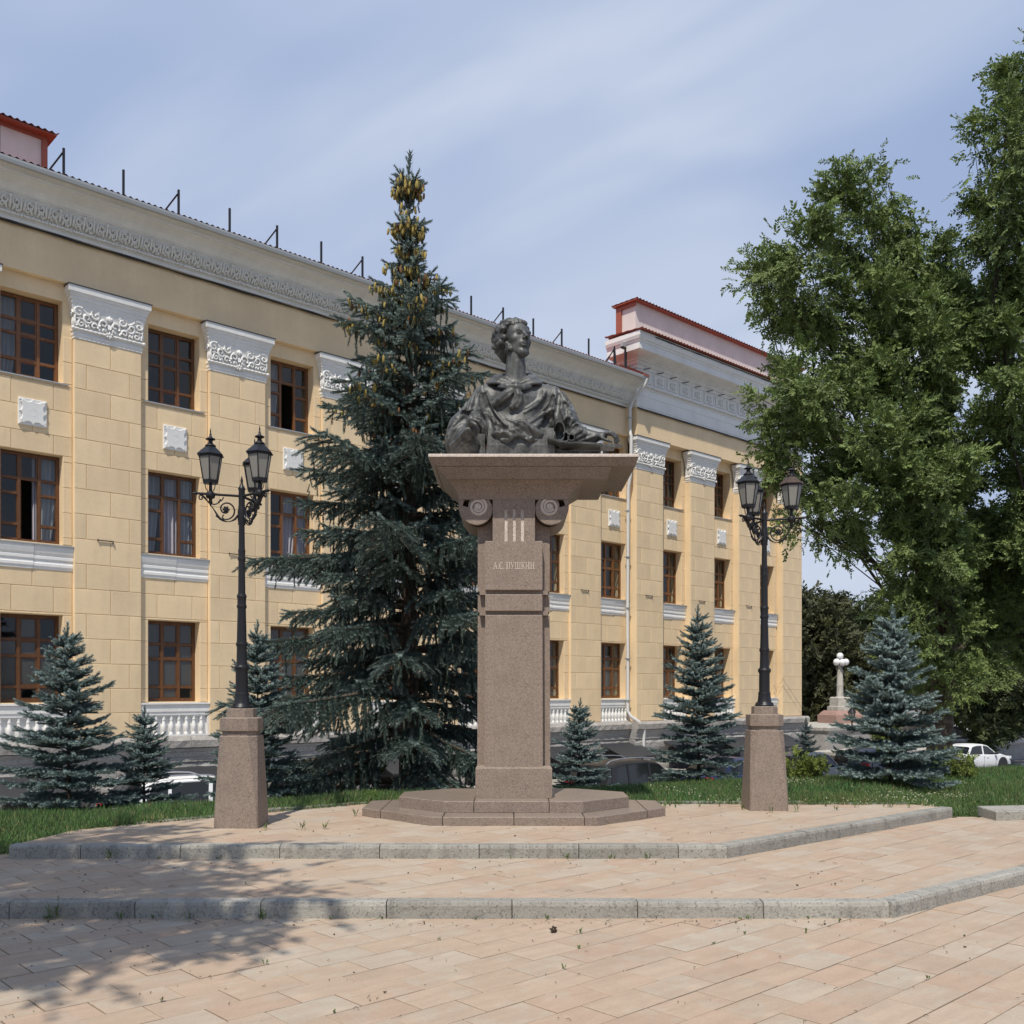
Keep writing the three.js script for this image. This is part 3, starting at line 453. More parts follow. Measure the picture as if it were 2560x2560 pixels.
// --- pilasters: a core with scored plaster blocks, the white capital on top
function scroll(cx, cy, r0, turns, dir, thick, z = 0.03, start = 0) { const pts = []; const n = 18; for (let i = 0; i <= n; i++) { const a = start + dir * (i / n) * turns * 6.283, r = r0 * (1 - 0.82 * i / n); pts.push(V(cx + Math.cos(a) * r, cy + Math.sin(a) * r, z + 0.012 * i / n)); } return clean(tubeGeo(pts, pts.map((_, i) => thick * (1 - 0.35 * i / n)), 5)); }
function leaf(x, y, w, h, ang, z = 0.03) { return boxUV(new THREE.SphereGeometry(1, 6, 4).scale(w / 2, h / 2, 0.035).translate(0, h / 2, 0).rotateZ(ang).translate(x, y, z)); }
function rope(x0, x1, y, z, r) {                     // a twisted cord
  const n = Math.round((x1 - x0) / 0.022), P = [], I = [], s = 8, U = []; for (let i = 0; i <= n; i++) for (let k = 0; k < s; k++) { const a = (k / s) * 6.283, q = r * (1 + 0.2 * Math.sin(a * 2 - i * 1.1)); P.push(x0 + ((x1 - x0) * i) / n, y + Math.cos(a) * q, z + Math.sin(a) * q); U.push(0, 0); if (i) { const l = (k + 1) % s, o = (i - 1) * s, e = i * s; I.push(o + k, o + l, e + l, o + k, e + l, e + k); } }
  const g = new THREE.BufferGeometry(); g.setAttribute('position', new THREE.Float32BufferAttribute(P, 3)); g.setAttribute('uv', new THREE.Float32BufferAttribute(U, 2)); g.setIndex(I); g.computeVertexNormals(); return clean(g);
}
const capital = (() => {
  const h = PW / 2, y = 11.44, bodyRings = [[0.015, 0], [0.015, 0.07], [0.035, 0.085], [0.035, 0.13], [0.02, 0.15], [0.02, 0.2], [0.05, 0.21], [0.02, 0.3], [0.03, 0.62], [0.075, 0.86], [0.075, 0.9], [0.10, 0.93], [0.10, 1.0], [0.13, 1.03], [0.13, 1.1], [0.16, 1.13], [0.18, 1.2]];
  const ring = (o, yy) => [[-h - o, y + yy, -0.3], [h + o, y + yy, -0.3], [h + o, y + yy, o], [-h - o, y + yy, o]];
  const body = quads(bodyRings.map(([o, yy]) => ring(o, yy)));
  const cap = quads([[0.205, 1.2], [0.21, 1.36]].map(([o, yy]) => ring(o, yy)));
  const lead = quads([[0.23, 1.361], [0.23, 1.385]].map(([o, yy]) => ring(o, yy)));
  const orn = [], Z = 0.05;
  for (const s of [-1, 1]) {
    const sc = (x, yy, r, turns, dir, a0) => orn.push(scroll(s * x, y + yy, r, turns, s * dir, 0.036, Z + 0.015, s > 0 ? a0 : Math.PI - a0));
    sc(0.83, 0.70, 0.15, 1.15, -1, 2.2); sc(0.60, 0.58, 0.14, 1.1, 1, -2.4); sc(0.36, 0.70, 0.13, 1.1, -1, 0.6); sc(0.16, 0.52, 0.13, 1.1, 1, -0.6); sc(0.76, 0.40, 0.10, 1.1, -1, 1.2); sc(0.42, 0.40, 0.10, 1.1, -1, 3.4);
    const S = (pts) => orn.push(clean(tubeGeo(curve(pts.map(([px, py]) => V(s * px, y + py, Z + 0.01)), 10), 0.03, 5)));
    S([[0.02, 0.42], [0.14, 0.66], [0.28, 0.60], [0.40, 0.80]]); S([[0.46, 0.82], [0.52, 0.68], [0.66, 0.74], [0.72, 0.84]]); S([[0.28, 0.33], [0.36, 0.48], [0.50, 0.50], [0.58, 0.38]]); S([[0.62, 0.34], [0.72, 0.52], [0.9, 0.52]]); S([[0.88, 0.33], [0.93, 0.5], [0.90, 0.66]]);
    for (const [px, py, w, h, an] of [[0.07, 0.30, 0.10, 0.2, 0.3], [0.2, 0.31, 0.09, 0.17, -0.6], [0.52, 0.30, 0.09, 0.16, 0.5], [0.66, 0.31, 0.08, 0.15, -0.5], [0.90, 0.31, 0.11, 0.22, 0.2], [0.25, 0.74, 0.10, 0.15, 0.7], [0.5, 0.74, 0.09, 0.14, -0.4], [0.71, 0.60, 0.09, 0.15, -0.7], [0.93, 0.60, 0.12, 0.28, -0.15], [0.08, 0.68, 0.09, 0.17, -0.8], [0.47, 0.52, 0.07, 0.13, 0.9]]) orn.push(leaf(s * px, y + py, w, h, -s * an, Z));
    for (const zz of [-0.08]) orn.push(scroll(0, 0, 0.11, 1.4, 1, 0.034, 0).rotateY(s * Math.PI / 2).translate(s * (h + 0.05), y + 0.66, zz), leaf(0, 0, 0.14, 0.36, 0, 0).rotateY(s * Math.PI / 2).translate(s * (h + 0.02), y + 0.28, zz));
  }
  orn.push(leaf(0, y + 0.62, 0.11, 0.16, 0.5, Z + 0.02), leaf(0, y + 0.62, 0.11, 0.16, -0.5, Z + 0.02), leaf(0, y + 0.60, 0.09, 0.18, 0, Z + 0.03), leaf(0, y + 0.36, 0.13, 0.2, 0, Z));
  const cord = [rope(-h - 0.06, -0.09, y + 0.245, 0.055, 0.036), rope(0.09, h + 0.06, y + 0.245, 0.055, 0.036)]; for (let k = 0; k < 6; k++) cord.push(leaf(0, y + 0.245, 0.07, 0.11, k * 1.047, 0.075)); for (const s of [-1, 1]) cord.push(boxUV(new THREE.SphereGeometry(0.055, 8, 6).translate(s * (h + 0.05), y + 0.245, 0.05)));
  return { body, cap, lead, orn: merge(orn), cord: merge(cord) };
})();
function pilaster(x0, z, zBack, k) {
  const p = sub(bld, 'pilaster'), r = rng(700 + k * 13), hid = hiddenBay(k) || k === -1 || k >= 8, list = [];
  part(p, 'core', bb(x0, x0 + PW, 0.42, 11.5, zBack, z - 0.022), M.plaster);
  ROWS.forEach(([y0, y1], i) => { const xs = i & 1 ? [x0, x0 + 0.53 * PW, x0 + PW] : [x0, x0 + 0.175 * PW, x0 + 0.815 * PW, x0 + PW]; for (let q = 0; q + 1 < xs.length; q++) hid ? blockList(list, xs[q], xs[q + 1], y0, y1, z - 0.022, r) : block(p, 'plaster_block', xs[q], xs[q + 1], y0, y1, z - 0.022, r); });
  if (hid) stuff(part(p, 'plaster_blocks', list, M.plaster));
  const c = sub(bld, 'capital'); c.position.set(x0 + PW / 2, 0, z);
  part(c, 'moulded_block', capital.body, M.white); part(c, 'top_slab', capital.cap, M.white); part(c, 'lead_cover', capital.lead, M.ironDull); part(c, 'scrollwork', capital.orn, M.white); part(c, 'rope_moulding', capital.cord, M.white);
  if (k >= 0 && k < 9 && !hiddenBay(k)) { const a = part(bld, 'flag_bracket', [bx(0, 0, 0.03, 0.44, 0.022, 0.03), bx(0.2, -0.03, 0.04, 0.02, 0.08, 0.03), bx(-0.21, 0, 0.03, 0.02, 0.05, 0.05)], M.ironDull); a.position.set(x0 + PW * 0.45, 5.98, z); }
}
for (let k = -2; k <= 5; k++) pilaster(k * BAY, 0, -0.7, k);
for (let j = 0; j < 4; j++) pilaster(TA + j * BAYA + (j === 3 ? 0.06 : 0), ZPA, -0.6, 6 + j);
part(bld, 'end_wall', [bb(TB - 0.35, TB - 0.02, -2.6, 12.8, -13, -0.62), bb(T0, T0 + 0.3, -2.4, 14.0, -13, -0.2), bb(T0, TB - 0.36, -2.4, 14.0, -13.3, -13.001)], M.plaster);

// --- sill courses, balustrades, medallions
for (const b of bays) {
  const x0 = b.x0 + 0.004, x1 = b.x1 - 0.004, z = b.z, w = x1 - x0;
  const s = sub(bld, 'sill_course');
  const P = (k) => [[-0.1, 5.07 + k], [0.05, 5.07 + k], [0.05, 5.13], [0.075, 5.16], [0.075, 5.23], [0.06, 5.25], [0.06, 5.32], [0.085, 5.35], [0.085, 5.42], [0.06, 5.44], [0.10, 5.5], [0.125, 5.62], [0.125, 5.70], [-0.1, 5.70]];
  part(s, 'moulding', [profileX(P(0), 0, w * 0.51), profileX(P(0.012).map(([q, y]) => [q > 0 ? q - 0.012 : q, y < 5.5 ? y - 0.01 : y]), w * 0.514, w)], M.white); part(s, 'sill_cover', bb(-0.002, w + 0.002, 5.702, 5.735, -0.1, 0.15), M.zinc);
  s.position.set(x0, 0, z);
  const t = part(bld, 'window_ledge', bb(x0 + 0.12, x1 - 0.12, 10.12, 10.155, z - 0.25, z + 0.06), M.zinc); void t;
  const g = sub(bld, 'balustrade'); g.position.set(x0, 0, z);
  part(g, 'rail', [bb(0, w, 1.20, 1.40, 0, 0.12), bb(0, w, 1.41, 1.46, -0.25, 0.16), bb(0, w, 1.10, 1.2, 0, 0.10)], M.white); part(g, 'back_panel', bb(0, w, 0.5, 1.099, 0, 0.012), M.white); part(g, 'foot_rail', bb(0, w, 0.48, 0.53, 0.013, 0.11), M.white);
  const n = b.end ? 8 : 9, step = w / n;
  for (let i = 0; i <= n; i++) { if (i === 0 || i === n) { part(g, 'end_post', bb(i ? w - 0.05 : 0, i ? w : 0.05, 0.53, 1.099, 0.013, 0.1), M.white); continue; } const m = part(g, 'baluster', balusterGeo(), M.white); m.position.set(i * step, 0.53, 0.05); }
  for (let i = 0; i < n; i++) { const m = part(g, 'arch', archGeo(step), M.white); m.position.set((i + 0.5) * step, 0.9, 0.013); }
  const md = sub(bld, 'medallion'); md.position.set((b.x0 + b.x1) / 2, 9.21, z); part(md, 'plate', medal()[0], M.white); part(md, 'carved_edge', medal()[1], M.white); part(md, 'ring', medal()[2], M.white);
}
function balusterGeo() { return balusterGeo.g ??= clean(lathe([[0.062, 0], [0.062, 0.05], [0.045, 0.06], [0.045, 0.09], [0.055, 0.11], [0.078, 0.2], [0.07, 0.28], [0.045, 0.38], [0.042, 0.42], [0.055, 0.43], [0.055, 0.46], [0.04, 0.47], [0.045, 0.569]], 8)); }
function archGeo(step) { const k = step.toFixed(3); archGeo.m ??= new Map(); if (!archGeo.m.has(k)) { const s = new THREE.Shape(), h = step / 2; s.moveTo(-h, 0.2); s.lineTo(h, 0.2); s.lineTo(h, 0.03); s.lineTo(h * 0.55, 0.03); s.absarc(0, 0.09, h * 0.62, -0.5, Math.PI + 0.5, false); s.lineTo(-h, 0.03); archGeo.m.set(k, boxUV(new THREE.ExtrudeGeometry(s, { depth: 0.05, bevelEnabled: false, curveSegments: 5 }))); } return archGeo.m.get(k); }
function medal() {
  return medal.g ??= (() => {
    const a = 0.355, plate = boxUV(slabZ(a * 2, a * 2, 0.07, 0.01)), s = new THREE.Shape(), pts = [];
    for (let side = 0; side < 4; side++) for (let i = 0; i < 24; i++) { const u = i / 24 * 2 - 1, wave = 0.325 - 0.075 * Math.pow(Math.abs(Math.sin(u * 4.3)), 0.6) * (Math.abs(u) < 0.86 ? 1 : 0) , p = [[u * 0.325, -wave], [wave, u * 0.325], [-u * 0.325, wave], [-wave, -u * 0.325]][side]; pts.push(new THREE.Vector2(...p)); }
    s.setFromPoints(pts); const carved = boxUV(new THREE.ExtrudeGeometry(s, { depth: 0.03, bevelEnabled: true, bevelSize: 0.012, bevelThickness: 0.012, bevelSegments: 1 }).translate(0, 0, 0.06));
    const ring = merge([new THREE.TorusGeometry(0.1, 0.011, 5, 20).scale(1, 1, 0.6).translate(0, 0, 0.099), new THREE.TorusGeometry(0.07, 0.009, 5, 18).scale(1, 1, 0.6).translate(0, 0, 0.099)].map((g) => clean(g)));
    return [plate, carved, ring];
  })();
}

// --- main cornice with its acanthus frieze
{
  const c = sub(bld, 'cornice');
  const P = [[-0.7, 14.10], [0.06, 14.10], [0.06, 14.19], [0.10, 14.21], [0.10, 14.26], [0.085, 14.27], [0.12, 14.28], [0.12, 14.30], [0.13, 14.32], [0.28, 14.70], [0.31, 14.71], [0.31, 14.745], [0.34, 14.75], [0.355, 14.79], [0.43, 14.88], [0.54, 14.96], [0.66, 15.01], [0.70, 15.02], [0.70, 15.05], [0.74, 15.06], [0.76, 15.12], [0.82, 15.19], [0.88, 15.22], [0.88, 15.26], [-0.7, 15.26]];
  part(c, 'moulded_course', profileX(P, T0, TA - 0.003), M.cornice);
  part(c, 'gutter', profileX([[0.885, 15.16], [0.93, 15.12], [0.985, 15.14], [1.0, 15.22], [1.0, 15.27], [0.985, 15.27], [0.975, 15.20], [0.93, 15.16], [0.9, 15.19], [0.89, 15.25]], T0, TA + 0.05), M.zinc);
  // one length of frieze: curled leaves between upright lobes
  const unit = []; const W = 0.62, tilt = Math.atan2(0.11, 0.28);
  for (const s of [-1, 1]) unit.push(scroll(s * 0.15, 0.17, 0.09, 1.2, s, 0.034, 0.035, s > 0 ? 2.6 : 0.5), scroll(s * 0.19, 0.06, 0.055, 1.1, -s, 0.027, 0.03), leaf(s * 0.06, 0.0, 0.08, 0.16, -s * 0.5, 0.025), leaf(s * 0.28, 0.02, 0.085, 0.25, s * 0.12, 0.03));
  unit.push(leaf(0, 0.02, 0.09, 0.24, 0, 0.035), leaf(0, 0.2, 0.11, 0.09, 0, 0.03));
  for (let k = -2; k <= 2; k++) unit.push(boxUV(new THREE.TorusGeometry(0.05, 0.013, 4, 8, Math.PI).rotateZ(Math.PI).translate(k * 0.124, 0.015, 0.012)));
  const ug = merge(unit).scale(1, 1.36, 1.35).rotateX(tilt * 0.95);
  for (let x = T0 + W / 2; x < TA - 0.3; x += W) { const m = part(c, 'acanthus_ornament', ug, M.cornice); m.position.set(x, 14.325, 0.135); }
  const rg = []; for (let x = T0; x < TA - 0.4; x += 0.62) { rg.push(rope(x + 0.05, x + 0.57, 14.262, 0.125, 0.032)); rg.push(boxUV(new THREE.SphereGeometry(0.05, 6, 4).scale(1.2, 1, 0.8).translate(x, 14.262, 0.125))); }
  part(c, 'rope_moulding', rg, M.cornice);
  const r = rng(91), cab = []; for (let k = 0; k < 3; k++) { const pts = []; for (let x = T0; x <= TA; x += 0.6) pts.push(V(x, 14.075 - 0.02 * k - 0.03 * r(), 0.06 + k * 0.018)); cab.push(clean(tubeGeo(pts, 0.017, 5))); } part(bld, 'cable_run', cab, M.iron, 'black cables hanging below the cornice');
}
// wave-edged metal tile roof above the gutter
function tileRoof(parent, name, x0, x1, y, zFront, zBack, rise, mat, wave = 0.17) {
  const n = Math.round((x1 - x0) / 0.03), P = [], I = [], U = [], rows = 10;
  for (let j = 0; j <= rows; j++) for (let i = 0; i <= n; i++) { const x = x0 + ((x1 - x0) * i) / n, v = j / rows, q = Math.pow(0.5 + 0.5 * Math.cos(((x - x0) / wave) * 6.283), 1.4) * 0.045; P.push(x, y + rise * v + q - (j % 2 ? 0.02 : 0), lerp(zFront, zBack, v)); U.push(x, v * 3); }
  for (let j = 0; j < rows; j++) for (let i = 0; i < n; i++) { const a = j * (n + 1) + i; I.push(a, a + 1, a + n + 2, a, a + n + 2, a + n + 1); }
  const g = new THREE.BufferGeometry(); g.setAttribute('position', new THREE.Float32BufferAttribute(P, 3)); g.setAttribute('uv', new THREE.Float32BufferAttribute(U, 2)); g.setIndex(I); g.computeVertexNormals(); return part(parent, name, g, mat);
}
{
  const roof = sub(bld, 'roof');
  tileRoof(roof, 'tile_sheet', T0, TA - 0.02, 15.28, 0.99, -7.0, 1.6, M.roof);
  part(roof, 'eave_board', bb(T0, TA - 0.003, 15.262, 15.285, -0.7, 0.96), M.roof);
  // snow-guard posts, every other one with a brace
  for (let i = -2; i < 15; i++) { const x = -0.54 + i * 1.57; if (x > TA - 0.6) break; const p = sub(bld, 'roof_post'); p.position.set(x, 15.3, 0.78); part(p, 'upright', bb(-0.027, 0.027, 0, 0.78, -0.027, 0.027), M.iron); if (i % 2 === 0) part(p, 'brace', tubeGeo([V(-0.02, 0.66, -0.02), V(-0.36, 0.06, -0.34)], 0.024, 5), M.iron); }
  const lp = sub(bld, 'floodlight_post'); lp.position.set(22.5, 15.3, 0.5); part(lp, 'upright', bb(-0.04, 0.04, 0, 1.15, -0.04, 0.04), M.iron); part(lp, 'crossbar', bb(-0.3, 0.6, 1.02, 1.08, -0.03, 0.03), M.iron); for (const s of [-0.22, 0.25, 0.52]) part(lp, 'floodlight', bx(s, 1.16, 0.05, 0.2, 0.15, 0.14), M.zinc); part(lp, 'brace', tubeGeo([V(-0.6, 1.05, -0.1), V(-0.6, 0.05, 0.0)], 0.035, 5), M.iron); part(lp, 'second_brace', tubeGeo([V(-0.63, 0.95, -0.1), V(-1.1, 0.05, -0.3)], 0.026, 5), M.iron);
}
{ // dormer on the roof at the near end
  const d = sub(bld, 'dormer'); const x0 = -8, x1 = -0.85, z = 0.0;
  part(d, 'dormer_wall', bb(x0, x1, 15.35, 16.6, -5, z), M.wall2); part(d, 'corner_board', [bb(x1 + 0.002, x1 + 0.14, 15.35, 16.6, z - 0.2, z + 0.06), bb(x0, x1, 16.5, 16.6, z + 0.002, z + 0.06)], M.roof); part(d, 'vent', bb(x1 - 1.45, x1 - 1.2, 15.8, 16.02, z + 0.002, z + 0.03), M.rust);
  tileRoof(d, 'dormer_roof', x0, x1 + 0.35, 16.62, z + 0.35, -4, 0.9, M.roof); part(d, 'dormer_eave', bb(x0, x1 + 0.3, 16.59, 16.618, -4, z + 0.3), M.roof);
}
// --- entablature and attic of the end block
{
  const e = sub(bld, 'end_entablature'), z = ZPA;
  const P = [[-0.7, 14.10], [0.05, 14.10], [0.05, 14.16], [0.065, 14.17], [0.065, 14.62], [0.08, 14.63], [0.08, 14.9], [0.11, 14.93], [0.11, 14.98], [0.15, 15.0], [0.19, 15.08], [0.19, 15.14], [0.14, 15.16], [0.14, 15.72], [0.18, 15.74], [0.18, 15.86], [0.24, 15.90], [0.30, 16.0], [0.36, 16.03], [0.36, 16.08], [0.50, 16.15], [0.82, 16.2], [0.90, 16.22], [0.90, 16.50], [0.93, 16.52], [0.93, 16.58], [0.98, 16.62], [1.02, 16.74], [1.02, 16.92], [-0.7, 16.92]].map(([q, y]) => [q + z, y]);
  part(e, 'moulded_course', quads(P.slice(1, -1).map(([q, y]) => { const o = Math.max(q - z, 0.02); return [[TA - o, y, -0.55], [TB + o, y, -0.55], [TB + o, y, z + o], [TA - o, y, z + o]].reverse(); })), M.white);
  for (let i = 0; i < 13; i++) {
    const x = TA + 0.35 + i * 0.92;
    const m = part(e, 'palmette_panel', panelGeo(), M.white); m.position.set(x + 0.1, 15.43, z + 0.14);
    const sp = part(e, 'spike', tubeGeo([V(0, 0, 0), V(0.1, 0.02, 0.1), V(0.34, 0.1, 0.1)], 0.02, 4), M.ironDull); sp.position.set(x - 0.1, 15.74, z + 0.18);
  }
  const rg = []; for (let i = 0; i < 15; i++) { const x = TA + i * 0.9; rg.push(rope(x + 0.06, x + 0.84, 15.05, z + 0.18, 0.035), boxUV(new THREE.SphereGeometry(0.055, 6, 4).translate(x, 15.05, z + 0.18))); } part(e, 'rope_moulding', rg, M.white);
  const r = rng(191), cab = []; for (let k = 0; k < 3; k++) { const pts = []; for (let x = TA; x <= TB; x += 0.5) pts.push(V(x, 14.08 - 0.02 * k - 0.03 * r(), z + 0.06 + 0.018 * k)); cab.push(clean(tubeGeo(pts, 0.018, 5))); } for (let k = 0; k < 2; k++) { const pts = []; for (let x = TA; x <= TB; x += 0.5) pts.push(V(x, 16.86 - 0.03 * r(), z + 1.04 + 0.02 * k)); cab.push(clean(tubeGeo(pts, 0.015, 5))); } part(bld, 'cable_run', cab, M.iron, 'black cables along the end block');
  tileRoof(e, 'ledge_tiles', TA - 1.08, TB + 0.9, 16.94, z + 1.22, -0.55, 0.12, M.roof, 0.22);
  const at = sub(bld, 'attic'); part(at, 'attic_wall', bb(TA + 0.1, TB, 16.93, 18.72, -0.80, z - 0.15), M.wall2); part(at, 'corner_trim', [bb(TA + 0.02, TA + 0.098, 16.95, 18.72, -0.84, -0.55), bb(TA + 0.02, TA + 0.098, 18.56, 18.72, -0.55, z - 0.1)], M.roof);
  tileRoof(at, 'attic_roof', TA - 0.12, TB + 0.2, 18.76, z + 0.14, -1.0, 0.02, M.roof, 0.22); part(at, 'roof_edge', bb(TA - 0.1, TB + 0.2, 18.722, 18.755, -0.95, z + 0.08), M.roof);
  part(bld, 'valley_flashing', profileX([[0.9, 15.24], [1.02, 15.24], [1.02, 15.34], [0.2, 15.8], [-1, 16.3], [-1, 16.2], [0.2, 15.7]], TA - 0.3, TA + 0.05), M.roof);
}
function panelGeo() { return panelGeo.g ??= (() => { const s = [boxUV(slabZ(0.78, 0.5, 0.03, 0.008))], fr = [[-0.37, -0.35, -0.25, 0.2], [0.35, 0.37, -0.25, 0.2], [-0.37, 0.37, -0.25, -0.235]]; for (const [a, b, c, d] of fr) s.push(bb(a, b, c, d, 0.03, 0.05)); for (const q of [-1, 1]) s.push(scroll(q * 0.1, 0.06, 0.09, 1.2, q, 0.022, 0.05), scroll(q * 0.14, -0.1, 0.07, 1.2, -q, 0.02, 0.05), leaf(q * 0.05, -0.06, 0.07, 0.2, -q * 0.6, 0.045), leaf(q * 0.05, -0.2, 0.06, 0.14, q * 0.6, 0.04)); s.push(leaf(0, -0.18, 0.08, 0.34, 0, 0.045)); return merge(s); })(); }

// --- drainpipe where the two parts meet
{
  const p = sub(bld, 'drainpipe'), x = TA - 0.27, pts = [V(TA - 0.05, 15.15, 0.98), V(TA - 0.1, 14.95, 0.96), V(x + 0.02, 14.3, 0.35), V(x, 14.0, 0.22), V(x, 13.2, 0.2), V(x - 0.02, 12.95, 0.24), V(x - 0.06, 12.75, 0.34), V(x - 0.06, 11.2, 0.3), V(x, 10.6, 0.12), V(x, 6, 0.08), V(x, 0.95, 0.08), V(x + 0.06, 0.7, 0.2), V(x + 0.5, 0.35, 0.5), V(x + 0.58, 0.1, 0.52), V(x + 0.58, -1.1, 0.45), V(x + 0.7, -1.5, 0.6)];
  part(p, 'pipe', tubeGeo(pts, 0.072, 8), M.pipe); for (const y of [13.6, 9.6, 7.6, 5.4, 3.2, 1.4]) { const c = part(p, 'bracket', bx(0, 0, 0, 0.19, 0.04, 0.2), M.zinc); c.position.set(x, y, y > 13 ? 0.2 : 0.08); }
}
// --- rough stone plinth
const stones = [0.9, 1.0, 1.12].map((k) => { const m = M.stone.clone(); m.color = rgb(0.46 * k, 0.44 * k, 0.415 * k); return m; });
{
  const pl = sub(bld, 'plinth'), r = rng(333), zf = (x) => (x < TA - 0.2 ? 0.06 : ZPA + 0.06);
  const caps = [], course = [];
  for (const [a, b, z] of [[T0, TA - 0.2, 0.06], [TA - 0.2, TB + 0.35, ZPA + 0.06]]) {
    part(pl, 'core', bb(a, b, -3.0, 0.30, -1.2, z), M.stone);
    for (let x = a; x < b - 0.1;) { const w = Math.min(1.7 + r() * 0.5, b - x), rings = [], n = 7; for (let k = 0; k <= n; k++) { const q = x + 0.006 + ((w - 0.012) * k) / n, e = () => (r() - 0.5) * 0.03; rings.push([[q, 0.12 + e() * 0.5, z + 0.05], [q, 0.15, z + 0.19 + e()], [q, 0.36 + e(), z + 0.21 + e()], [q, 0.475, z + 0.13 + e() * 0.6], [q, 0.475, z - 0.5], [q, 0.12, z - 0.5]]); } part(pl, 'cap_stone', boxUV(quads(rings), r() * 5, r() * 5), M.stoneCap); x += w; }
    part(pl, 'string_course', profileX([[z, -0.28], [z + 0.06, -0.28], [z + 0.06, -0.14], [z + 0.08, -0.12], [z + 0.08, 0.0], [z + 0.12, 0.05], [z + 0.12, 0.118], [z, 0.118]], a, b), M.stone);
    let row = 0; for (let y = -0.30; y > -2.5; y -= 0.52, row++) for (let x = a - (row & 1) * 0.5; x < b - 0.1;) { const w = 1.0 + r() * 0.35, x0 = Math.max(x, a), x1 = Math.min(x + w, b); x += w; if (x1 - x0 < 0.1) continue; const n = 4, rings = [], f = 0.02 + r() * 0.03; for (let k = 0; k <= n; k++) { const q = x0 + 0.006 + ((x1 - x0 - 0.012) * k) / n, m = k === 0 || k === n ? 0.35 : 1; rings.push([[q, y - 0.51, z], [q, y - 0.5, z + 0.015], [q, y - 0.38 + r() * 0.06, z + 0.02 + f * m + r() * 0.015], [q, y - 0.16 + r() * 0.06, z + 0.02 + f * m + r() * 0.02], [q, y - 0.01, z + 0.015], [q, y, z]]); } const g = boxUV(quads(rings), r() * 5, r() * 5); if (row < 2 && x0 > -4.5) part(pl, 'stone_block', g, stones[Math.floor(r() * 3)]); else course.push(g); }
  }
  stuff(part(pl, 'lower_stones', course, M.stone));
}
// --- hoods over the light wells
for (const b of bays) {
  if (b.k < -1) continue; const cx = (b.x0 + b.x1) / 2, z = (b.end ? ZPA : 0) + 0.14, h = sub(bld, 'light_well_hood'); h.position.set(cx, 0, z);
  part(h, 'sheet', quads([[[-1.15, -0.45, -0.04], [1.15, -0.45, -0.04], [1.15, -0.42, -0.04], [-1.15, -0.42, -0.04]], [[-1.15, -0.95, 1.35], [1.15, -0.95, 1.35], [1.15, -0.92, 1.35], [-1.15, -0.92, 1.35]]]), M.hood);
  for (const s of [-1, 1]) part(h, 'strut', tubeGeo([V(s * 1.08, -0.95, 1.28), V(s * 1.08, -1.75, 0.05)], 0.025, 5), M.iron);
  for (const s of [-1, 1]) part(h, 'strut', tubeGeo([V(s * 0.9, -0.7, 0.6), V(s * 0.9, -1.9, 0.55)], 0.022, 5), M.iron);
  part(h, 'front_trim', bb(-1.15, 1.15, -0.99, -0.952, 1.33, 1.36), M.iron); part(h, 'well_kerb', [bb(-1.2, 1.2, -2.4, -1.62, 0.95, 1.15), bb(-1.2, -1.0, -2.4, -1.63, 0, 0.949), bb(1.0, 1.2, -2.4, -1.63, 0, 0.949)], M.concrete); part(h, 'well_window', bb(-0.8, 0.8, -1.75, -0.75, 0.0, 0.07), M.ironDull);
}
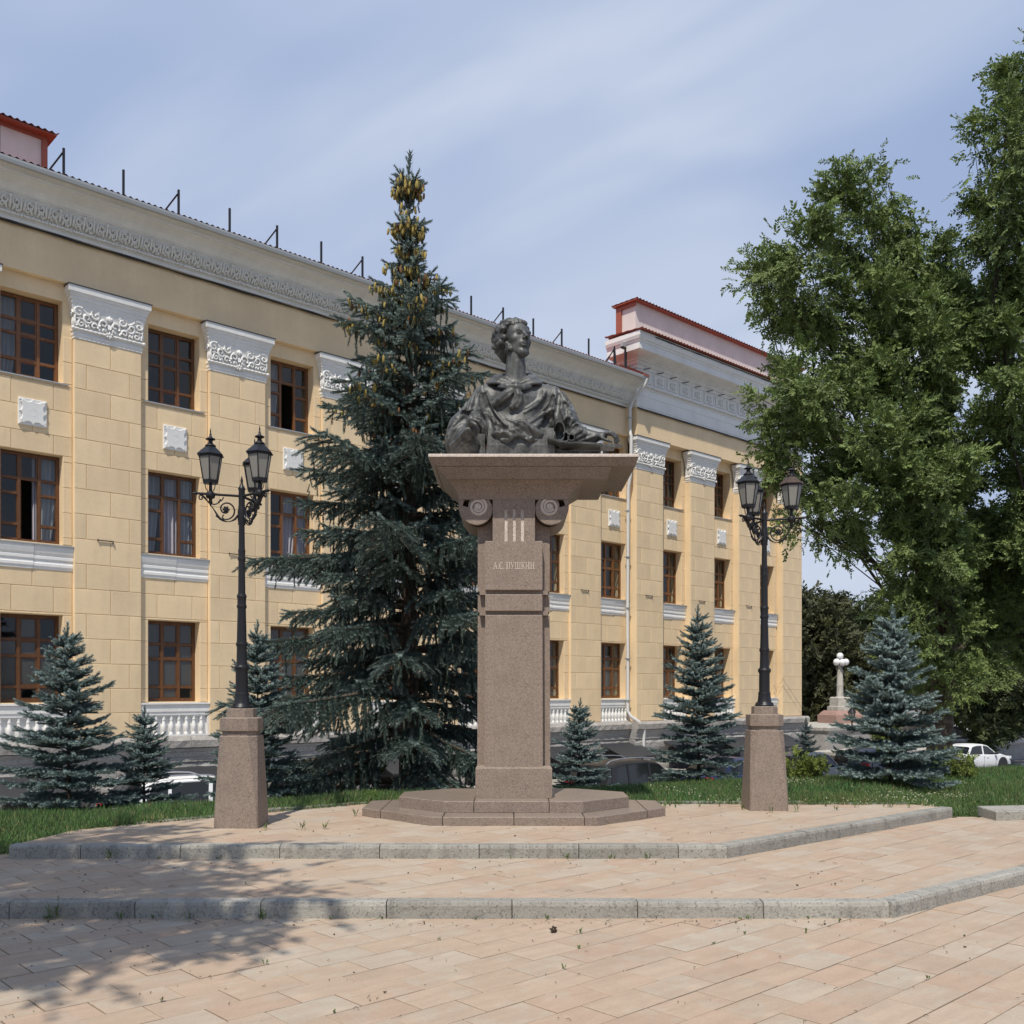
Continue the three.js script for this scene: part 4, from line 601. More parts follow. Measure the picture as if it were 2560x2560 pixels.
// ================================================================ the monument
const font = new FontLoader().parse ? await new FontLoader().loadAsync('fonts/droid/droid_serif_regular.typeface.json') : null;
const mon = thing('monument_pedestal', 'tall brown granite pedestal with scroll volutes, wide top slab and stepped base', 'pedestal', [0.022, Y2, 0]);
const CZ = -12.44;                                    // middle of the shaft
{
  const split = (parent, name, poly, y0, y1, cuts, mat) => {      // a step made of granite pieces with open joints
    const xs = [-3, ...cuts, 3], g = 0.004;
    for (let i = 0; i + 1 < xs.length; i++) { const C = [[xs[i] + g, -20], [xs[i + 1] - g, -20], [xs[i + 1] - g, 0], [xs[i] + g, 0]], Q = clipConvex(poly, C); if (Q.length < 3) continue; const m = part(parent, name, boxUV(prism(Q, y0, y1, 0.007), i * 0.7, i * 0.4), mat); m.position.y = (i % 2) * 0.0015; }
  };
  const lower = sub(mon, 'lower_step'), upper = sub(mon, 'upper_step');
  split(lower, 'granite_block', [[-0.96, -11.27], [0.96, -11.27], [1.88, -12.16], [1.88, -12.95], [0.96, -13.3], [-0.96, -13.3], [-1.88, -12.95], [-1.88, -12.16]], -0.1, 0.103, [-1.62, -0.82, 0.0, 0.81, 1.62], M.graniteStep);
  split(upper, 'granite_block', [[-0.83, -11.65], [0.82, -11.65], [1.43, -12.2], [1.43, -12.75], [0.83, -13.2], [-0.83, -13.2], [-1.43, -12.75], [-1.43, -12.2]], 0.106, 0.240, [-0.475, 0.42], M.graniteStep);
  const Z = (d) => -d;                                 // depth from the camera's side is kept as -z
  const cross = (core, pan, proud, y) => {             // square core with a raised panel on each face
    const a = core, b = pan, p = core + proud; return [[-b, -p], [b, -p], [b, -a], [a, -a], [a, -b], [p, -b], [p, b], [a, b], [a, a], [b, a], [b, p], [-b, p], [-b, a], [-a, a], [-a, b], [-p, b], [-p, -b], [-a, -b], [-a, -a], [-b, -a]].map(([x, z]) => [x, y, z]).reverse();
  };
  const shaft = (name, y0, y1, s0, s1, core = 0.33, pan = 0.355, proud = 0.13) => {
    const sh = sub(mon, name), A = (k, y) => [[-0.452 * k, y, -0.40 * k], [0.452 * k, y, -0.40 * k], [0.452 * k, y, 0.31 * k], [-0.452 * k, y, 0.31 * k]].reverse();
    const Bp = (k, y, e = 0) => [[-(pan - e) * k, y, 0.30], [(pan - e) * k, y, 0.30], [(pan - e) * k, y, (0.455 - e) * k], [-(pan - e) * k, y, (0.455 - e) * k]].reverse();
    const c = 0.008, km = lerp(s0, s1, 0.02);
    part(sh, 'core', quads([A(s0, y0), A(s1, y1)]), M.granite); part(sh, 'front_panel', quads([Bp(s0, y0, c), Bp(km, y0 + c), Bp(s1, y1 - c), Bp(s1, y1, c)]), M.granite); sh.position.z = CZ; return sh;
  };
  const foot = part(mon, 'foot_block', (() => { const R = (a, y) => [[-a, y, -a], [a, y, -a], [a, y, a], [-a, y, a]].reverse(); return quads([R(0.468, 0.243), R(0.468, 0.60), R(0.462, 0.617), R(0.44, 0.633)]); })(), M.granite); foot.position.z = CZ;
  shaft('shaft', 0.60, 2.482, 1.0, 0.985);
  const neckRing = (a, y0, y1) => { const m = part(mon, 'recessed_joint', bb(-a, a, y0, y1, -a * 0.9, a * 0.93), M.granite); m.position.z = CZ; };
  neckRing(0.42, 2.48, 2.53); shaft('middle_block', 2.527, 2.735, 0.985, 0.985); neckRing(0.42, 2.733, 2.785); const nm = shaft('name_block', 2.783, 3.386, 0.985, 0.985);
  // carved name
  const tg = new TextGeometry('А.С. ПУШКИН', { font, size: 0.083, depth: 0.004, curveSegments: 4, bevelEnabled: false }); tg.computeBoundingBox(); const bbx = tg.boundingBox, tw = bbx.max.x - bbx.min.x;
  tg.translate(-bbx.min.x - tw / 2, 0, 0); tg.scale(0.505 / tw, 1, 1); const let_ = part(nm, 'carved_lettering', boxUV(tg), M.graniteCut); let_.position.set(0.0, 3.045, 0.455 * 0.985 - 0.0015);
  // fluted neck between the volutes
  const neck = sub(mon, 'fluted_neck'); neck.position.z = CZ;
  const fl = [-0.096, 0.006, 0.105], hw = 0.258, zf = 0.448, y0 = 3.36, y1 = 3.97, ft = 3.785, cols = [-hw, ...fl.flatMap((x) => [x - 0.019, x + 0.019]), hw];
  for (let i = 0; i < cols.length; i += 2) part(neck, 'flat_strip', bb(cols[i], cols[i + 1], y0, ft, 0.0, zf), M.granite);
  part(neck, 'neck_top', bb(-hw, hw, ft, y1, 0.0, zf), M.granite); fl.forEach((x) => { part(neck, 'flute', quads([[[x - 0.019, y0, 0.40], [x + 0.019, y0, 0.40], [x + 0.019, ft, 0.40], [x - 0.019, ft, 0.40]].map(([a, b, c]) => [a, b, c + 0.012 + (b > 3.5 ? 0.0 : 0)]), [[x - 0.019, y0, 0.442], [x + 0.019, y0, 0.442], [x + 0.019, ft, 0.425], [x - 0.019, ft, 0.425]]]), M.graniteCut); });
  part(neck, 'neck_core', bb(-0.45, 0.45, 3.384, 3.98, -0.40, 0.27), M.granite);
  // block above, flaring to the slab, and the two rolled volutes
  const capt = sub(mon, 'capital'); capt.position.set(0, -0.062, CZ);
  const flare = []; for (let i = 0; i <= 9; i++) { const t = i / 9, k = 1 - Math.cos(t * Math.PI / 2), y = 3.955 + t * 0.215; flare.push([[-lerp(0.665, 0.80, k), y, -0.46 - 0.2 * k], [lerp(0.665, 0.86, k), y, -0.46 - 0.2 * k], [lerp(0.665, 0.86, k), y, 0.452 + 0.13 * k], [-lerp(0.665, 0.80, k), y, 0.452 + 0.13 * k]].reverse()); }
  part(capt, 'flared_block', quads(flare), M.granite);
  for (const s of [-1, 1]) {
    const cx = s * 0.44, cy = 3.795, R = 0.205, v = sub(mon, 'volute'); v.position.z = CZ;
    const sh = new THREE.Shape(), at = (a, r) => [cx + s * Math.cos(a) * r, cy + Math.sin(a) * r]; sh.moveTo(s * 0.668, 3.9); sh.lineTo(s * 0.668, cy);
    for (let i = 1; i <= 36; i++) { const t = i / 36; sh.lineTo(...at(-t * 6.283, i < 9 ? lerp(0.228, 0.205, i / 9) : lerp(0.205, 0.112, (i - 9) / 27))); }
    for (let i = 0; i <= 5; i++) sh.lineTo(...at(lerp(0.12, 0.56, i / 5), 0.196)); sh.lineTo(s * 0.60, 3.9);
    part(v, 'roll', boxUV(new THREE.ExtrudeGeometry(sh, { depth: 0.86, bevelEnabled: true, bevelSize: 0.006, bevelThickness: 0.006, bevelSegments: 1, curveSegments: 8 }).translate(0, 0, -0.43)), M.granite);
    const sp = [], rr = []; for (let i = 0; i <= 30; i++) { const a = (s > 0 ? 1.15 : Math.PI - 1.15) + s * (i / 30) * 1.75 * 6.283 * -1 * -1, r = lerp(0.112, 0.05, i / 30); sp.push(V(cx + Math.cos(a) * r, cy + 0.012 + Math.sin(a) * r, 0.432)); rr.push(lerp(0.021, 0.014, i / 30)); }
    part(v, 'spiral', tubeGeo(sp, rr, 6), M.graniteCut); part(v, 'eye', boxUV(new THREE.SphereGeometry(0.043, 12, 8).scale(1, 1, 0.3).translate(cx, cy + 0.012, 0.432)), M.graniteCut);  // the spiral's pale colour paints in the sunlit edge of the roll
    part(v, 'bolster', lathe([[0.13, -0.40], [0.17, -0.32], [0.15, -0.1], [0.15, 0.1], [0.17, 0.32], [0.18, 0.40]], 20).rotateX(Math.PI / 2).translate(cx, cy - 0.05, -0.02), M.granite);
  }
  // top slab in two oversailing layers, longer on one side to carry the outstretched arm
  const slab = sub(mon, 'top_slab'); slab.position.y = -0.062; const R = (x0, x1, zb, zf, y) => [[x0, y, zb], [x1, y, zb], [x1, y, zf], [x0, y, zf]].reverse();
  part(slab, 'lower_layer', quads([R(-0.80, 1.13, -13.1, -11.80, 4.165), R(-0.925, 1.17, -13.15, -11.70, 4.29), R(-0.925, 1.17, -13.15, -11.70, 4.293)]), M.granite);
  part(slab, 'upper_layer', quads([R(-0.945, 1.45, -13.2, -11.685, 4.296), R(-1.005, 1.475, -13.25, -11.62, 4.385)]), M.granite);
  part(slab, 'sawn_edge', quads([R(-1.012, 1.48, -13.26, -11.605, 4.387), R(-1.012, 1.48, -13.26, -11.605, 4.415), R(-1.005, 1.472, -13.25, -11.612, 4.422)]), M.graniteCut);
}
const SLABTOP = Y2 + 4.36;

// ---------------------------------------------------------------- sculpting by distance fields
const rc = (a, b, r1, r2) => ({ k: 0, ax: a[0], ay: a[1], az: a[2], dx: b[0] - a[0], dy: b[1] - a[1], dz: b[2] - a[2], r1, r2 });
const el = (c, r) => ({ k: 1, c, r, m: Math.min(...r) });
function dist(p, x, y, z) {
  if (p.k === 0) { const px = x - p.ax, py = y - p.ay, pz = z - p.az, l = p.dx * p.dx + p.dy * p.dy + p.dz * p.dz || 1e-9, h = clamp((px * p.dx + py * p.dy + pz * p.dz) / l, 0, 1), qx = px - p.dx * h, qy = py - p.dy * h, qz = pz - p.dz * h; return Math.sqrt(qx * qx + qy * qy + qz * qz) - (p.r1 + (p.r2 - p.r1) * h); }
  const qx = (x - p.c[0]) / p.r[0], qy = (y - p.c[1]) / p.r[1], qz = (z - p.c[2]) / p.r[2], l = Math.sqrt(qx * qx + qy * qy + qz * qz), gx = qx / p.r[0], gy = qy / p.r[1], gz = qz / p.r[2], g = Math.sqrt(gx * gx + gy * gy + gz * gz); return g < 1e-6 ? -p.m : (l * (l - 1)) / g;
}
const smin = (a, b, k) => { if (k <= 0) return Math.min(a, b); const h = Math.max(k - Math.abs(a - b), 0) / k; return Math.min(a, b) - h * h * k * 0.25; };
const smax = (a, b, k) => -smin(-a, -b, k);
function field(list) { return (x, y, z) => { let d = 9; for (const [p, k, cut] of list) d = cut ? smax(d, -dist(p, x, y, z), k) : smin(d, dist(p, x, y, z), k); return d; }; }
function nets(f, lo, hi, cell) {                      // surface nets over a box; far blocks are skipped
  const n = [0, 1, 2].map((i) => Math.ceil((hi[i] - lo[i]) / cell) + 1), [nx, ny, nz] = n, val = new Float32Array(nx * ny * nz).fill(1), B = 6, at = (i, j, k) => i + nx * (j + ny * k);
  for (let k = 0; k < nz; k += B) for (let j = 0; j < ny; j += B) for (let i = 0; i < nx; i += B) {
    const m = f(lo[0] + (i + B / 2) * cell, lo[1] + (j + B / 2) * cell, lo[2] + (k + B / 2) * cell), far = Math.abs(m) > cell * B * 1.25;
    for (let c = k; c < Math.min(k + B, nz); c++) for (let b = j; b < Math.min(j + B, ny); b++) for (let a = i; a < Math.min(i + B, nx); a++) val[at(a, b, c)] = far ? m : f(lo[0] + a * cell, lo[1] + b * cell, lo[2] + c * cell);
  }
  const id = new Int32Array(nx * ny * nz).fill(-1), P = [], I = [], E = [[0, 1], [2, 3], [4, 5], [6, 7], [0, 2], [1, 3], [4, 6], [5, 7], [0, 4], [1, 5], [2, 6], [3, 7]];
  for (let k = 0; k + 1 < nz; k++) for (let j = 0; j + 1 < ny; j++) for (let i = 0; i + 1 < nx; i++) {
    const v = []; let neg = 0; for (let c = 0; c < 8; c++) { const q = val[at(i + (c & 1), j + ((c >> 1) & 1), k + (c >> 2))]; v.push(q); if (q < 0) neg++; } if (!neg || neg === 8) continue;
    let x = 0, y = 0, z = 0, m = 0; for (const [a, b] of E) if ((v[a] < 0) !== (v[b] < 0)) { const t = v[a] / (v[a] - v[b]); x += (a & 1) + t * ((b & 1) - (a & 1)); y += ((a >> 1) & 1) + t * (((b >> 1) & 1) - ((a >> 1) & 1)); z += (a >> 2) + t * ((b >> 2) - (a >> 2)); m++; }
    id[at(i, j, k)] = P.length / 3; P.push(lo[0] + (i + x / m) * cell, lo[1] + (j + y / m) * cell, lo[2] + (k + z / m) * cell);
  }
  const q = (a, b, c, d, flip) => { if (a < 0 || b < 0 || c < 0 || d < 0) return; flip ? I.push(a, c, b, a, d, c) : I.push(a, b, c, a, c, d); };
  for (let k = 1; k + 1 < nz; k++) for (let j = 1; j + 1 < ny; j++) for (let i = 1; i + 1 < nx; i++) {
    const s = val[at(i, j, k)] < 0;
    if (s !== (val[at(i + 1, j, k)] < 0)) q(id[at(i, j - 1, k - 1)], id[at(i, j, k - 1)], id[at(i, j, k)], id[at(i, j - 1, k)], !s);
    if (s !== (val[at(i, j + 1, k)] < 0)) q(id[at(i - 1, j, k - 1)], id[at(i - 1, j, k)], id[at(i, j, k)], id[at(i, j, k - 1)], !s);
    if (s !== (val[at(i, j, k + 1)] < 0)) q(id[at(i - 1, j - 1, k)], id[at(i, j - 1, k)], id[at(i, j, k)], id[at(i - 1, j, k)], !s);
  }
  const g = new THREE.BufferGeometry(); g.setAttribute('position', new THREE.Float32BufferAttribute(P, 3)); g.setIndex(I); g.computeVertexNormals();
  const uv = new Float32Array((P.length / 3) * 2); for (let i = 0; i < P.length / 3; i++) { uv[i * 2] = P[i * 3] + P[i * 3 + 2] * 0.7; uv[i * 2 + 1] = P[i * 3 + 1]; } g.setAttribute('uv', new THREE.BufferAttribute(uv, 2)); return g;
}

// ================================================================ the bronze half figure
const bust = thing('bronze_bust', 'dark bronze half figure of a curly-haired man, one arm stretched over papers', 'statue', [0.012, SLABTOP, -12.2]);
{
  // front-view pixel positions of the figure measured on a 1.19 mm grid -> metres
  const X = (x) => (x - 761) * 0.001185, Y = (y) => (1490 - y) * 0.001185 + 0.13;
  const body = [], add = (p, k = 0.05) => body.push([p, k]), C = (x, y, z) => [X(x), Y(y), z];
  add(el([0.05, 0.50, -0.06], [0.42, 0.42, 0.26])); add(el([0.05, 0.36, 0.0], [0.40, 0.26, 0.25]), 0.1); add(el([0.05, 0.80, -0.08], [0.42, 0.19, 0.20]), 0.12);
  add(rc([-0.33, 0.845, -0.08], [0.43, 0.845, -0.08], 0.15, 0.155), 0.12);
  add(rc([0.03, 0.85, -0.06], [0.035, 1.06, -0.03], 0.27, 0.125), 0.12); add(rc([-0.22, 0.89, -0.08], [0.02, 0.99, -0.06], 0.125, 0.14), 0.09); add(rc([0.29, 0.89, -0.08], [0.04, 0.99, -0.06], 0.13, 0.14), 0.09);   // base of the neck
  // his right arm: down from the shoulder, bent, the hand before the chest
  add(rc([-0.36, 0.82, -0.06], [-0.60, 0.46, 0.02], 0.155, 0.18), 0.09); add(rc([-0.62, 0.44, 0.02], [-0.67, 0.29, 0.10], 0.178, 0.165), 0.08); add(rc([-0.66, 0.28, 0.12], [-0.53, 0.33, 0.33], 0.155, 0.085), 0.07); add(el([-0.60, 0.20, 0.05], [0.22, 0.15, 0.2]), 0.08);
  // his left arm: down and out along the slab
  add(rc([0.46, 0.82, -0.06], [0.64, 0.53, 0.02], 0.16, 0.155), 0.09); add(rc([0.64, 0.53, 0.02], [0.77, 0.37, 0.10], 0.15, 0.115), 0.08); add(rc([0.77, 0.36, 0.10], [1.02, 0.30, 0.20], 0.11, 0.06), 0.06);
  add(rc([0.60, 0.28, 0.05], [0.95, 0.25, 0.14], 0.12, 0.05), 0.08);
  const base = field(body);
  const zAt = (x, y) => { let z = 0.9; for (let i = 0; i < 60; i++) { const d = base(x, y, z); if (d < 0.002) return z; z -= Math.max(d * 0.9, 0.003); if (z < -0.6) break; } return -0.3; };
  const all = body.slice(), on = (pts, r, cut, sink = 0.0, k = 0.014) => { const q = pts.map(([x, y]) => { const a = X(x), z0 = zAt(a, Y(y)), b = Y(y) - (2.87 + Y(y)) * z0 / 12.2; return [a, b, zAt(a, b) + (cut ? r * 0.35 : -r * sink)]; }); for (let i = 0; i + 1 < q.length; i++) { const t0 = i / (q.length - 1), t1 = (i + 1) / (q.length - 1), e = (t) => r * (0.45 + 0.55 * Math.sin(Math.PI * (0.12 + 0.8 * t))); all.push([rc(q[i], q[i + 1], e(t0), e(t1)), k, cut]); } };
  // folds of the shirt, drawn where the photograph shows them
  const R = rng(17);
  const ridges = [
    [[[440, 780], [450, 900], [500, 1010], [560, 1120], [620, 1230]], 0.036], [[[480, 830], [520, 960], [580, 1060], [700, 1190]], 0.03], [[[420, 860], [440, 990], [500, 1130], [510, 1260]], 0.035], [[[540, 1000], [600, 1120], [740, 1230]], 0.026],
    [[[360, 860], [330, 960], [300, 1040]], 0.03], [[[280, 960], [250, 1050], [180, 1120], [110, 1200]], 0.036], [[[330, 1020], [230, 1100], [150, 1190], [90, 1290]], 0.03], [[[250, 1180], [160, 1240], [100, 1330]], 0.03], [[[290, 1250], [200, 1330], [120, 1390]], 0.03], [[[330, 1300], [250, 1330], [180, 1420]], 0.028], [[[210, 1080], [160, 1150], [80, 1240]], 0.026],
    [[[1200, 790], [1190, 900], [1120, 1010], [1040, 1090], [930, 1160]], 0.038], [[[1130, 760], [1080, 880], [1000, 970], [880, 1050]], 0.028], [[[1210, 900], [1180, 1020], [1100, 1100], [1000, 1180]], 0.034], [[[1190, 1010], [1140, 1080], [1090, 1190], [1080, 1260]], 0.03], [[[1060, 830], [1010, 930], [900, 1000]], 0.022],
    [[[1230, 800], [1290, 920], [1330, 1010], [1350, 1100]], 0.034], [[[1300, 840], [1370, 960], [1410, 1060]], 0.03], [[[1240, 900], [1260, 1020], [1300, 1130]], 0.034], [[[1400, 1000], [1350, 1060], [1290, 1130]], 0.028], [[[1440, 1100], [1380, 1130], [1330, 1180], [1290, 1210]], 0.034], [[[1470, 1170], [1420, 1190], [1360, 1250]], 0.03], [[[1540, 1210], [1460, 1240], [1390, 1280]], 0.026], [[[1590, 1260], [1500, 1275], [1430, 1310]], 0.024], [[[1600, 1300], [1520, 1320], [1440, 1345]], 0.022],
    [[[500, 1320], [580, 1270], [660, 1235], [740, 1290], [790, 1310]], 0.036], [[[790, 1160], [830, 1210], [880, 1260], [960, 1320]], 0.034], [[[880, 1150], [960, 1220], [1040, 1270], [1110, 1330], [1180, 1260]], 0.036], [[[620, 1190], [690, 1220], [760, 1240]], 0.026], [[[930, 1190], [1000, 1190], [1080, 1150]], 0.03], [[[520, 1150], [520, 1230], [490, 1290]], 0.024], [[[700, 1120], [780, 1150], [880, 1130]], 0.018], [[[1180, 1280], [1120, 1340], [1010, 1330]], 0.03], [[[640, 1330], [760, 1320], [900, 1335], [1000, 1340]], 0.03],
  ];
  for (const [p, r] of ridges) on(p, r);
  const cuts = [[[[470, 860], [500, 980], [560, 1090], [640, 1180]], 0.022], [[[1180, 880], [1150, 980], [1060, 1060]], 0.022], [[[590, 1180], [640, 1210], [690, 1215]], 0.034], [[[820, 1190], [870, 1240], [930, 1290]], 0.03], [[[1120, 1110], [1105, 1190], [1100, 1250]], 0.042], [[[1160, 1040], [1150, 1100], [1165, 1150]], 0.03], [[[1330, 1130], [1300, 1190], [1270, 1240]], 0.03], [[[1300, 960], [1320, 1000], [1330, 1010]], 0.03], [[[420, 860], [445, 960], [470, 1030]], 0.03], [[[250, 1060], [300, 1080], [320, 1130]], 0.035], [[[1240, 860], [1225, 960], [1215, 1080]], 0.026], [[[1420, 1190], [1380, 1220], [1340, 1270]], 0.02]];
  for (const [p, r] of cuts) on(p, r * 1.45, true, 0, 0.018);
  // hem cut level above the smooth base
  const cloth = field(all), shirt = (x, y, z) => { let d = cloth(x, y, z) + 0.008 * (n3(x * 9, y * 9, z * 9) - 0.5) + 0.003 * (n3(x * 26, y * 26, z * 26) - 0.5); const hem = 0.235 + 0.035 * Math.sin(x * 9 + 1) + 0.03 * Math.sin(x * 21); if (x > -0.42 && x < 0.56) d = smax(d, hem - y, 0.02); return smax(d, 0.04 - y, 0.01); };
  const extra = [];
  // scarf
  const sc = []; const tie = (pts, r0, r1) => { const q = pts.map(([x, y, o]) => { const a = X(x), b = Y(y) - (2.87 + Y(y)) * 0.16 / 12.2; return [a, b, zAt(a, b) + (o ?? 0.02)]; }); for (let i = 0; i + 1 < q.length; i++) sc.push([rc(q[i], q[i + 1], lerp(r0, r1, i / (q.length - 1)), lerp(r0, r1, (i + 1) / (q.length - 1))), 0.012]); };
  tie([[620, 740, 0.04], [690, 770, 0.05], [790, 790, 0.05]], 0.022, 0.03); tie([[610, 770, 0.03], [700, 795, 0.04], [790, 800, 0.04]], 0.018, 0.026); tie([[950, 745, 0.04], [880, 780, 0.05], [800, 795, 0.05]], 0.022, 0.03); tie([[940, 775, 0.03], [870, 805, 0.04], [800, 805, 0.04]], 0.018, 0.026);
  tie([[780, 810, 0.03], [700, 860, 0.035], [620, 920, 0.035], [570, 950, 0.03]], 0.026, 0.036); tie([[790, 820, 0.03], [720, 890, 0.03], [650, 935, 0.03], [600, 965, 0.03]], 0.02, 0.024); tie([[770, 800, 0.035], [680, 840, 0.035], [590, 910, 0.035]], 0.018, 0.022);
  tie([[800, 820, 0.035], [815, 880, 0.035], [800, 950, 0.03], [745, 1005, 0.03]], 0.026, 0.034); tie([[820, 820, 0.03], [848, 880, 0.03], [835, 950, 0.03], [800, 1000, 0.03]], 0.02, 0.026); tie([[790, 840, 0.03], [785, 900, 0.03], [750, 960, 0.03]], 0.016, 0.02); sc.push([el([X(795), Y(800), zAt(X(795), Y(800)) + 0.06], [0.04, 0.035, 0.03]), 0.012]);
  // open collar: two wide lapels
  const col = []; const flap = (pts, r) => { for (let i = 0; i + 1 < pts.length; i++) col.push([rc(pts[i], pts[i + 1], r, r), 0.02]); };
  const pol = (P, t) => { const q = t * (P.length - 1), i = Math.min(Math.floor(q), P.length - 2), f = q - i; return [lerp(P[i][0], P[i + 1][0], f), lerp(P[i][1], P[i + 1][1], f), lerp(P[i][2], P[i + 1][2], f)]; };
  for (const [I, O] of [[[[-0.145, 1.165, -0.10], [-0.135, 1.10, 0.02], [-0.09, 1.03, 0.11], [0.0, 0.955, 0.15]], [[-0.325, 1.045, -0.08], [-0.30, 1.00, 0.07], [-0.20, 0.975, 0.15], [-0.03, 0.93, 0.17]]], [[[0.205, 1.165, -0.10], [0.195, 1.10, 0.02], [0.15, 1.03, 0.11], [0.06, 0.955, 0.15]], [[0.36, 1.045, -0.08], [0.345, 0.995, 0.08], [0.25, 0.97, 0.16], [0.10, 0.93, 0.17]]]])
    for (let k = 0; k <= 22; k++) { const p = pol(I, k / 22), q = pol(O, k / 22), zb = zAt(q[0], q[1]); q[2] = Math.max(q[2], zb + 0.012); const mid = [(p[0] + q[0]) / 2, (p[1] + q[1]) / 2 + 0.018, (p[2] + q[2]) / 2 + 0.01]; flap([p, mid, q], 0.0135); }
  for (let k = 0; k <= 5; k++) flap([[-0.15, 1.17 - k * 0.02, -0.10], [-0.10, 1.18 - k * 0.02, -0.17], [0.03, 1.19 - k * 0.02, -0.20], [0.16, 1.18 - k * 0.02, -0.17], [0.21, 1.17 - k * 0.02, -0.10]], 0.014);
  const neck = [[rc([0.03, 0.98, -0.03], [0.035, 1.36, 0.0], 0.138, 0.114), 0.02], [rc([-0.06, 1.05, 0.06], [0.0, 1.32, 0.06], 0.04, 0.03), 0.03], [rc([0.11, 1.015, 0.05], [0.11, 1.3, 0.05], 0.04, 0.03), 0.03], [rc([0.03, 1.025, 0.07], [0.06, 1.25, 0.08], 0.045, 0.03), 0.03]];
  const fA = field([...col, ...neck]), fS = field(sc);
  const whole = (x, y, z) => smin(smin(shirt(x, y, z), fA(x, y, z), 0.012), fS(x, y, z), 0.008);
  const torso = nets(whole, [-0.95, 0.06, -0.45], [1.15, 1.42, 0.62], 0.0092);
  // hands: palm, four unequal fingers and a thumb
  const hand = (dy, wrist, palm, fingers, thumb, k = 0.012) => { for (const q of [wrist, palm, ...fingers.flat(), ...thumb]) q[1] += dy; const L = [[rc(wrist, palm, 0.052, 0.05), 0.03]]; for (const f of [...fingers, thumb]) for (let i = 0; i + 1 < f.length; i++) L.push([rc(f[i], f[i + 1], 0.024 - i * 0.003, 0.021 - i * 0.003), i ? 0.006 : k]); return L; };
  const hr = hand(-0.115, [-0.56, 0.44, 0.32], [-0.50, 0.565, 0.41], [
    [[-0.47, 0.61, 0.43], [-0.40, 0.59, 0.47], [-0.335, 0.52, 0.46], [-0.31, 0.465, 0.44]], [[-0.46, 0.58, 0.45], [-0.385, 0.55, 0.49], [-0.335, 0.485, 0.48], [-0.325, 0.43, 0.46]], [[-0.47, 0.55, 0.46], [-0.405, 0.515, 0.495], [-0.36, 0.455, 0.48], [-0.365, 0.41, 0.46]], [[-0.49, 0.52, 0.455], [-0.44, 0.48, 0.48], [-0.41, 0.43, 0.47], [-0.415, 0.40, 0.45]]],
    [[-0.53, 0.585, 0.38], [-0.485, 0.645, 0.41], [-0.42, 0.635, 0.44], [-0.375, 0.58, 0.45]]); hr.push([rc([-0.335, 0.385, 0.48], [-0.305, 0.185, 0.44], 0.008, 0.006), 0.004]);
  const hl = hand(-0.07, [1.0, 0.375, 0.20], [1.10, 0.37, 0.25], [
    [[1.12, 0.395, 0.28], [1.19, 0.385, 0.32], [1.235, 0.33, 0.33], [1.24, 0.27, 0.32]], [[1.13, 0.405, 0.25], [1.205, 0.40, 0.28], [1.255, 0.345, 0.29], [1.265, 0.275, 0.29]], [[1.13, 0.41, 0.22], [1.205, 0.415, 0.235], [1.265, 0.375, 0.24], [1.285, 0.31, 0.25]], [[1.12, 0.40, 0.19], [1.18, 0.41, 0.19], [1.24, 0.39, 0.195], [1.265, 0.345, 0.205]]],
    [[1.06, 0.355, 0.28], [1.10, 0.315, 0.32], [1.15, 0.29, 0.335], [1.19, 0.275, 0.335]]);
  const hgR = nets(field(hr), [-0.68, 0.15, 0.2], [-0.24, 0.60, 0.58], 0.0055), hgL = nets(field(hl), [0.9, 0.13, 0.08], [1.34, 0.43, 0.42], 0.0055);
  // head, modelled looking along +z from the chin upward, then turned
  const h = [], H = (p, k = 0.02) => h.push([p, k]), CUT = (p, k) => h.push([p, k, true]);
  H(el([0, 0.265, -0.035], [0.14, 0.155, 0.178])); H(el([0, 0.25, 0.062], [0.112, 0.12, 0.108]), 0.05); H(el([0, 0.145, 0.05], [0.10, 0.125, 0.117]), 0.05); H(rc([-0.085, 0.10, 0.0], [0, 0.035, 0.10], 0.04, 0.036), 0.04); H(rc([0.085, 0.10, 0.0], [0, 0.035, 0.10], 0.04, 0.036), 0.04); H(el([0, 0.03, 0.118], [0.036, 0.028, 0.03]), 0.03);
  for (const s of [-1, 1]) { H(el([s * 0.074, 0.165, 0.105], [0.034, 0.03, 0.034]), 0.03); CUT(el([s * 0.047, 0.205, 0.17], [0.034, 0.021, 0.034]), 0.014); H(el([s * 0.047, 0.203, 0.122], [0.025, 0.02, 0.022]), 0.004); H(rc([s * 0.022, 0.208, 0.15], [s * 0.048, 0.222, 0.148], 0.0085, 0.0085), 0.008); H(rc([s * 0.048, 0.222, 0.148], [s * 0.076, 0.208, 0.128], 0.0085, 0.006), 0.008); H(rc([s * 0.026, 0.192, 0.147], [s * 0.072, 0.192, 0.13], 0.006, 0.005), 0.006); H(rc([s * 0.02, 0.236, 0.162], [s * 0.06, 0.247, 0.15], 0.013, 0.013), 0.014); H(rc([s * 0.06, 0.247, 0.15], [s * 0.092, 0.23, 0.115], 0.012, 0.008), 0.014); CUT(el([s * 0.047, 0.203, 0.146], [0.006, 0.006, 0.008]), 0.002); }
  H(rc([0, 0.232, 0.158], [0, 0.158, 0.205], 0.0145, 0.02), 0.016); H(el([0, 0.152, 0.204], [0.018, 0.016, 0.018]), 0.01); for (const s of [-1, 1]) { H(el([s * 0.022, 0.148, 0.182], [0.013, 0.013, 0.018]), 0.008); }
